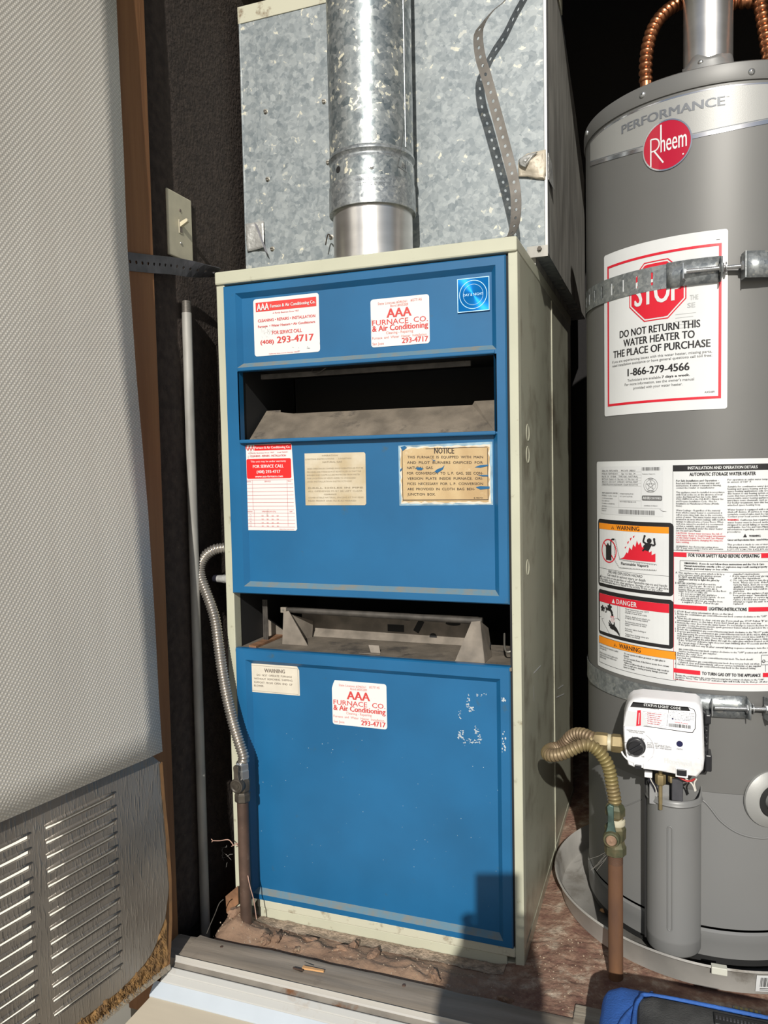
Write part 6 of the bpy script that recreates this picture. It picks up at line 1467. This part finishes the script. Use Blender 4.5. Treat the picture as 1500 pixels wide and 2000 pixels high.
m.lathe([(.0105, -.03), (.0105, .034)], (q.x, .030, q.z-.002), 'X', 16); m.build('union_nut', 'brass', gr, smooth=20)
MB().lathe([(.0110, -.0035), (.0138, -.0025), (.0138, .0025), (.0110, .0035)], (q.x, .030, q.z-.002), 'X', 20).build('sealant_ring', 'plate_ivory', gr, smooth=40)

# ================================================================== DEBRIS AT THE FURNACE FOOT
def lump(name, c, s, m, label, cat, group, seed, rot=0):
    bm = bmesh.new(); bmesh.ops.create_icosphere(bm, subdivisions=3, radius=1)
    mb = MB()
    for v in bm.verts:
        k = .86+.45*noise.noise(v.co*1.2+Vector((seed, seed*2, 0)))+.22*noise.noise(v.co*3.1+Vector((0, seed, 3)))+.10*noise.noise(v.co*8+Vector((0, seed, 3)))
        q = Vector((v.co.x*s[0]*k, v.co.y*s[1]*k, v.co.z*s[2]*k)); q = Matrix.Rotation(rot, 3, 'Z') @ q; mb.v.append(Vector(c)+q)
    bm.verts.index_update(); mb.f = [tuple(v.index for v in f.verts) for f in bm.faces]; bm.free()
    o = mb.build(name, m, None, smooth=50); return setp(o, label, cat, group)
clods = [((540, 1833), (.016, .010, .010), 'tan dirt clod nearest the left gas pipe, pale on top', 2.2), ((520, 1830), (.020, .010, .008), 'flat brown dirt clod just right of the gas pipe foot', 5.1), ((462, 1800), (.018, .010, .010), 'brown dirt clod left of the gas pipe foot', 1.1), ((690, 1842), (.016, .010, .013), 'upright brown dirt clod in the middle of the sill, in front of the kick plate', 7.7), ((668, 1852), (.016, .009, .007), 'low dirt clod against the sill edge at mid length', 3.4), ((605, 1830), (.020, .008, .007), 'low smooth dirt clod between the gas pipe and the upright clod', 9.2), ((730, 1858), (.022, .010, .008), 'wide brown dirt clod right of the upright clod', 4.6), ((430, 1795), (.014, .010, .009), 'crumbly dirt clod at the far left end by the wire', 6.3), ((850, 1905), (.018, .009, .008), 'dirt clod in the photographer\'s shadow near the sill', 8.5), ((985, 1945), (.016, .008, .007), 'dark dirt clod at the right end of the plank shadow', 2.9), ((580, 1848), (.012, .007, .005), 'small dirt clod close to the plank left of centre', 11.3)]
for (px, s, lab, sd_) in clods:
    q = onZ(px[0], px[1], -.006); z = floor_z(q.x, q.y); lump('dirt_clod', (q.x, q.y, z+s[2]*.05), s, 'clod', lab, 'dirt clod', 'dirt clods along the furnace foot', sd_, sd_)
random.seed(21); mb = MB()
for k in range(420):
    if k < 250: x = random.uniform(-.01, .56); y = random.uniform(-.112, -.012)
    else: x = random.uniform(.57, .76); y = random.uniform(-.11, .12)
    if (x-HX)**2+(y-HY)**2 < .275**2: continue
    z = floor_z(x, y); r = random.uniform(.0005, .0017); n = 5
    a0 = random.random()*6
    top = [(x+r*cos(a0+2*pi*i/n)*random.uniform(.6, 1.1), y+r*sin(a0+2*pi*i/n)*random.uniform(.6, 1.1), z+r*random.uniform(.3, .9)) for i in range(n)]
    mb.add([(x, y, z+r*1.1)]+top+[(t[0]*1.0, t[1], z-.001) for t in top], [(0, 1+i, 1+(i+1) % n) for i in range(n)]+[(1+i, 1+n+i, 1+n+(i+1) % n, 1+(i+1) % n) for i in range(n)])
o = mb.build('gravel', 'pebble', None); setp(o, 'tiny pale crumbs and grit scattered on the dirt floor', 'grit', None, 'stuff')
# wire lath stucco peeping out below the kick plate
mb = MB(); nx = 110
for j in range(7):
    for i in range(nx+1):
        x = .055+.475*i/nx; y = -.004-.030*j/6; z = floor_z(x, y)*.3-.0125-.0005*j+.0025*abs(sin(i*1.35+(j % 2)*1.5))*abs(sin(j*1.4)); mb.v.append(Vector((x, y, max(z, floor_z(x, y)+.0012))))
for j in range(6):
    for i in range(nx): a = j*(nx+1)+i; mb.f.append((a, a+1, a+nx+2, a+nx+1))
o = mb.build('stucco_lath', 'mesh_stucco', None, smooth=30); setp(o, 'strip of rough netted plaster along the floor under the kick plate', 'plaster')
# splinters on the plank
for (a, b, w, lab) in (((590, 1893), (632, 1900), .006, 'orange raw wood splinter lying on the middle of the sill plank'), ((572, 1893), (592, 1897), .0025, 'thin dark splinter left of the orange one')):
    p0, p1 = onZ(*a, .0035), onZ(*b, .0035); d = (p1-p0).normalized(); s_ = Vector((-d.y, d.x, 0))*w
    mb = MB(); mb.add([p0, p0+s_*.5+Vector((0, 0, .001)), p0+s_, p1+s_*.7, p1+s_*.35+d*.004, p1, p0+Vector((0, 0, .003)), p1+Vector((0, 0, .0028)), p1+s_*.7+Vector((0, 0, .0025)), p0+s_+Vector((0, 0, .0030))],
        [(6, 7, 8, 9), (0, 5, 7, 6), (2, 9, 8, 3), (0, 6, 9, 2), (5, 3, 8, 7)])
    o = mb.build('wood_splinter', 'splinter_wood' if w > .004 else 'iron_brown', None); setp(o, lab, 'splinter')
for (a, b) in (((594, 1878), (612, 1886)), ((573, 1893), (590, 1899))):
    p0, p1 = onZ(*a, .0032), onZ(*b, .0032); s_ = Vector((0, .0022, 0)); MB().quad(p0, p1, p1+s_, p0+s_*.2).build('gouge', 'iron_dark', sill)
# rusty plate leaning at the cabinet's left foot, dry twig, wire
mb = MB(); f = [onY(x, y, -.012) for x, y in ((441, 1750), (465, 1730), (466, 1765), (443, 1783))]; mb.add(f, [(0, 1, 2, 3)])
o = mb.build('rusty_plate', 'rusty_plate', None, solid=.002); setp(o, 'small rusty metal plate standing at the left foot of the furnace', 'metal scrap')
tw = [onY(x, y, -.03) for x, y in ((416, 1642), (430, 1642), (445, 1640), (452, 1645), (456, 1651), (460, 1648), (467, 1647))]
mb = MB(); mb.tube(spline(tw, 4), .0010, 6); mb.tube([tw[0], tw[0]+Vector((-.004, 0, .003))], .0007, 5); mb.tube([tw[0], tw[0]+Vector((-.003, 0, -.003))], .0007, 5); mb.tube([tw[4], onY(452, 1653, -.03)], .0008, 5); mb.tube([tw[5], onY(465, 1652, -.03), onY(467, 1655, -.045)], .0009, 5)
o = mb.build('dry_twig', 'twig', None, smooth=60); setp(o, 'small pinkish dry twig sticking out beside the gas pipe', 'twig')
wr = [onY(x, y, -.06) for x, y in ((436, 1757), (428, 1765), (420, 1785), (410, 1808), (404, 1823))]
o = MB().tube(spline(wr, 5), .0009, 6).build('thin_wire', 'strap_metal', None, smooth=60); setp(o, 'thin bent wire arching out of the dirt at the left end', 'wire')
wr = [onY(x, y, -.062) for x, y in ((484, 1710), (488, 1730), (496, 1760), (501, 1795))]
o = MB().tube(spline(wr, 5), .0010, 6).build('straw', 'twig', None, smooth=60); setp(o, 'dry straw leaning in front of the left gas pipe', 'straw')
# cobweb strands: at the gas valve and behind the left pipe
mb = MB(); random.seed(4)
A_ = y7(505, 1160, -.012); B_ = y7(380, 1275, .06)
for k in range(5):
    a = A_+Vector((random.uniform(-.006, .006), 0, random.uniform(-.006, .006))); b = B_+Vector((random.uniform(-.012, .012), 0, random.uniform(-.012, .012)))
    mb.tube([a, a.lerp(b, .5)+Vector((0, 0, -.002)), b], .00025, 4)
c1, c2 = onY(392, 1692, .05), onY(436, 1676, .05)
for k in range(14):
    a = onY(random.uniform(425, 445), random.uniform(1650, 1690), .05); b = a+Vector((random.uniform(-.03, .02), 0, random.uniform(-.02, .012))); mb.tube([a, a.lerp(b, .5)+Vector((0, 0, .002)), b], .0002, 4)
o = mb.build('cobweb', 'web', None, kind='stuff'); setp(o, 'wispy cobweb strands by the pipes near the floor', 'cobweb', None, 'stuff')
# dead leaf crumbs in the pan
q = onZ(1178, 1778, .012); o = lump('leaf_scrap', (q.x, q.y, .012), (.007, .005, .003), 'splinter_wood', 'curled pale leaf scrap on the pan rim beside the rusty pipe', 'leaf', None, 3.3)
q = onY(925, 470, .02); q.z = 1.2085
mb = MB(); mb.tube([q+Vector((-.024, -.01, .0015)), q+Vector((.012, .0, .0020)), q+Vector((.022, .004, .0018))], .0022, 7); mb.tube([q+Vector((-.020, -.006, .002)), q+Vector((.006, .004, .0045))], .0016, 6)
o = mb.build('dry_leaf', 'iron_brown', None, smooth=60); setp(o, 'curled brown dry leaf lying on top of the furnace right of the vent pipe', 'leaf')

# ================================================================== TOOL BAG, bottom right
bag = thing('tool_bag', (.95, -.32, .003), 'blue and black fabric tool bag with a zipped grey top, lower right corner', 'bag')
def bag_hull(x0, x1, y0, y1, z0, z1, r, bulge, seed, n=22):
    """soft sided box"""
    mb = MB(); bm = bmesh.new(); bmesh.ops.create_cube(bm, size=2); bmesh.ops.subdivide_edges(bm, edges=bm.edges[:], cuts=n, use_grid_fill=True)
    sx, sy, sz = (x1-x0)/2, (y1-y0)/2, (z1-z0)/2; c = Vector(((x0+x1)/2, (y0+y1)/2, (z0+z1)/2))
    for v in bm.verts:
        p = Vector((v.co.x*sx, v.co.y*sy, v.co.z*sz)); q = Vector((max(-sx+r, min(sx-r, p.x)), max(-sy+r, min(sy-r, p.y)), max(-sz+r, min(sz-r, p.z)))); d = p-q
        if d.length > 1e-6: p = q+d.normalized()*r
        nn = p.normalized(); w = bumpf(p.x*1.0+p.z, p.y+p.z*.4, 14, seed)*bulge+bumpf(p.x*.6, p.y*2+p.z, 40, seed+1)*bulge*.45
        mb.v.append(c+p+nn*w)
    bm.verts.index_update(); mb.f = [tuple(v.index for v in f.verts) for f in bm.faces]; bm.free(); return mb
BZ = .108; BX0 = .704
bag_hull(BX0, 1.25, -.47, -.170, .004, BZ+.002, .026, .0030, 2.0).build('body', 'bag_blue', bag, smooth=60, label='blue fabric body')
bag_hull(BX0+.045, 1.24, -.46, -.198, .050, BZ+.013, .020, .0030, 5.0).build('pocket', 'bag_grey', bag, smooth=60, label='dark grey padded top panel')
# piping, zipper and strap folds
mb = MB(); pz = [(BX0+.044, -.45, BZ+.004), (BX0+.044, -.33, BZ+.006), (BX0+.044, -.25, BZ+.006), (BX0+.050, -.212, BZ+.006), (BX0+.075, -.198, BZ+.006), (.95, -.197, BZ+.006), (1.22, -.197, BZ+.006)]
mb.tube(spline([Vector(p_) for p_ in pz], 6), .0028, 8); mb.build('piping', 'bag_blue', bag, smooth=60)
mb = MB(); mb.box((.845, -.243, BZ+.0125), (1.22, -.222, BZ+.0165), .0015); zp = mb.build('zip_tape', 'zip_black', bag)
mb = MB()
for k in range(90): mb.box((.847+.0042*k, -.2350, BZ+.0163), (.8492+.0042*k, -.2300, BZ+.0180))
mb.build('zip_teeth', 'strap_dark', zp, kind='stuff')
for (k, (a, b, c_)) in enumerate((((BX0+.010, -.40, BZ-.010), (BX0+.012, -.28, BZ-.006), (BX0+.045, -.182, BZ-.006)), ((BX0+.026, -.40, BZ+.001), (BX0+.027, -.27, BZ+.002), (BX0+.065, -.183, BZ-.003)))):
    MB().tube(spline([Vector(a), Vector(b), Vector(c_)], 8), .0040, 8).build('seam_fold', 'bag_blue', bag, smooth=60)
mb = MB(); q = onY(1470, 1938, -.33); mb.box((.870, -.1965, BZ+.0020), (.905, -.183, BZ+.0048), .001); lt = mb.build('logo_patch', 'bag_grey', bag)
mb = MB(); 
for k in range(5): mb.box((.873+.006*k, -.195+.001*(k % 2), BZ+.0045), (.8768+.006*k, -.185, BZ+.0052))
mb.build('worn_letters', 'bag_logo', lt)

# ================================================================== THE PHOTOGRAPHER (behind the camera; only the shadow is in view)
per = thing('person', (.83, -1.80, -.2), 'person kneeling behind the camera with a phone, seen by the shadow', 'person')
def skin_body(name, verts, edges, rad, m, parent, sub=2):
    off = ORIG[parent]; me = bpy.data.meshes.new(name); me.from_pydata([tuple(Vector(v)-off) for v in verts], edges, [])
    me.materials.append(M[m]); o = bpy.data.objects.new(name, me); link(o); o.parent = parent; ORIG[o] = off
    md = o.modifiers.new('skin', 'SKIN'); md.use_smooth_shade = True
    for i, r in enumerate(rad):
        me.skin_vertices[0].data[i].radius = (r, r) if not isinstance(r, tuple) else r
        me.skin_vertices[0].data[i].use_root = (i == 0)
    s_ = o.modifiers.new('sub', 'SUBSURF'); s_.levels = sub; s_.render_levels = sub; return o
G = -.2
PB = Vector((.845, -1.80, 0))
V = [(.845, -1.86, .12), (.845, -1.84, .25), (.843, -1.80, .40), (.842, -1.765, .56), (.842, -1.745, .655), (.838, -1.685, .765),            # 0-5 pelvis..neck
     (.640, -1.745, .60), (.620, -1.62, .40), (.745, -1.42, .56), (.765, -1.345, .655),                                         # 6-9 left arm
     (1.03, -1.745, .60), (1.02, -1.62, .42), (.915, -1.42, .58), (.845, -1.345, .665),                                         # 10-13 right arm
     (.75, -1.86, .10), (.70, -1.46, -.10), (.70, -1.80, -.14), (.70, -1.93, -.15),                                            # 14-17 kneeling leg
     (.94, -1.86, .10), (1.00, -1.46, .24), (1.00, -1.45, -.10), (1.00, -1.44, -.155)]                                           # 18-21 raised knee
Ed = [(0, 1), (1, 2), (2, 3), (3, 4), (4, 5), (4, 6), (6, 7), (7, 8), (8, 9), (4, 10), (10, 11), (11, 12), (12, 13), (0, 14), (14, 15), (15, 16), (16, 17), (0, 18), (18, 19), (19, 20), (20, 21)]
Rd = [.13, .135, .14, .135, .095, .052, .060, .046, .036, .028, .060, .046, .036, .028, .085, .058, .045, .036, .085, .060, .048, .040]
skin_body('body', V, Ed, Rd, 'shirt', per, 2)
hd_c = Vector((.835, -1.665, .835))
mb = MB(); bm = bmesh.new(); bmesh.ops.create_icosphere(bm, subdivisions=4, radius=1)
for v in bm.verts:
    p = v.co.copy(); x, y, z = p
    s = Vector((x*.074*(1-.18*max(0, -z)), y*.094, z*.112))
    if y > .3:                                              # face looks towards +Y
        s.y += .012*math.exp(-((x/.13)**2+((z+.05)/.16)**2))*1.4      # nose
        s.y -= .006*(math.exp(-(((abs(x)-.38)/.16)**2+((z-.12)/.10)**2)))  # eye sockets
        s.y += .004*math.exp(-((x/.3)**2+((z+.42)/.05)**2))            # lips
    if abs(x) > .9 and abs(z) < .25 and abs(y) < .3: s.x *= 1.13       # ears
    mb.v.append(hd_c+s)
bm.verts.index_update(); mb.f = [tuple(v.index for v in f.verts) for f in bm.faces]; bm.free()
hd = mb.build('head', 'skin', per, smooth=80)
mb = MB(); bm = bmesh.new(); bmesh.ops.create_icosphere(bm, subdivisions=4, radius=1)
for v in bm.verts:
    x, y, z = v.co; k = 1.0 if (z > .45 or y < -.05) and z > -.55 else .86
    mb.v.append(hd_c+Vector((x*.080*k, y*.100*k-.004, z*.118*k+.003)))
bm.verts.index_update(); mb.f = [tuple(v.index for v in f.verts) for f in bm.faces]; bm.free(); mb.build('hair', 'hair', hd, smooth=80)
mb = MB()
for sx in (-1, 1): mb.lathe([(.0001, .0100), (.006, .008), (.0095, .002), (.0095, -.004)], axis='Y', c=hd_c+Vector((.028*sx, .076, .013)), n=14)
mb.build('eye', 'label_white', hd, smooth=60)
# hands with five fingers closed on the phone sides
PHC = CAM-CR*.022+CD*.058-_f*.018
for sx in (-1, 1):
    palm = PHC+CR*(.036*sx)+CD*.048-_f*.022; wrist = Vector(V[9] if sx < 0 else V[13])
    vv = [wrist, palm]; ee = [(0, 1)]; rr_ = [.024, .022]
    for k in range(4):
        b0 = palm+CD*(.012-.018*k*1.0)+CR*(.010*sx); b1 = b0+CR*(.014*sx)+_f*.018; b2 = b1+CR*(-.006*sx)+_f*.014; b3 = b2-CR*(.018*sx)+_f*.003
        n0 = len(vv); vv += [b0, b1, b2, b3]; ee += [(1, n0), (n0, n0+1), (n0+1, n0+2), (n0+2, n0+3)]; s = (1, 1.05, 1, .85)[k]; rr_ += [.0095*s, .0085*s, .008*s, .007*s]
    n0 = len(vv); t1 = palm-CD*.018-CR*(.012*sx)-_f*.004; t2 = t1-CD*.022-CR*(.006*sx); vv += [t1, t2]; ee += [(1, n0), (n0, n0+1)]; rr_ += [.0105, .0085]
    skin_body('hand', vv, ee, rr_, 'skin', per, 1)
for (a, b, m_) in (((.70, -1.97, -.17), (.70, -1.86, -.165), 'shoe'), ((1.00, -1.50, -.17), (1.00, -1.30, -.175), 'shoe')):
    MB().tube([a, Vector(a).lerp(Vector(b), .5), b], .034, 14, rad=lambda i, t: (.034, .040, .030)[i]).build('shoe', m_, per, smooth=70)
ph = thing('phone', PHC, 'black phone held upright in both hands in front of the kneeling person', 'phone')
mb = MB(); mb.box((-.0385, -.0745, -.004), (.0385, .0745, .004), .003); mm = Matrix((( CR.x, -CD.x, -_f.x, PHC.x), (CR.y, -CD.y, -_f.y, PHC.y), (CR.z, -CD.z, -_f.z, PHC.z), (0, 0, 0, 1)))
mb.v = [mm @ v for v in mb.v]; pb = mb.build('phone_case', 'phone_black', ph)
for (dx, dy) in ((.022, .058), (.022, .040), (.006, .050)):
    q = mm @ Vector((dx, dy, -.004)); m2 = mm.copy(); m2.translation = q; MB().lathe([(.0062, 0), (.0062, -.0016), (.0001, -.0016)], mtx=m2, n=18).build('lens', 'phone_black', ph, smooth=30)
bpy.data.objects.remove(FO); bpy.data.curves.remove(FC)
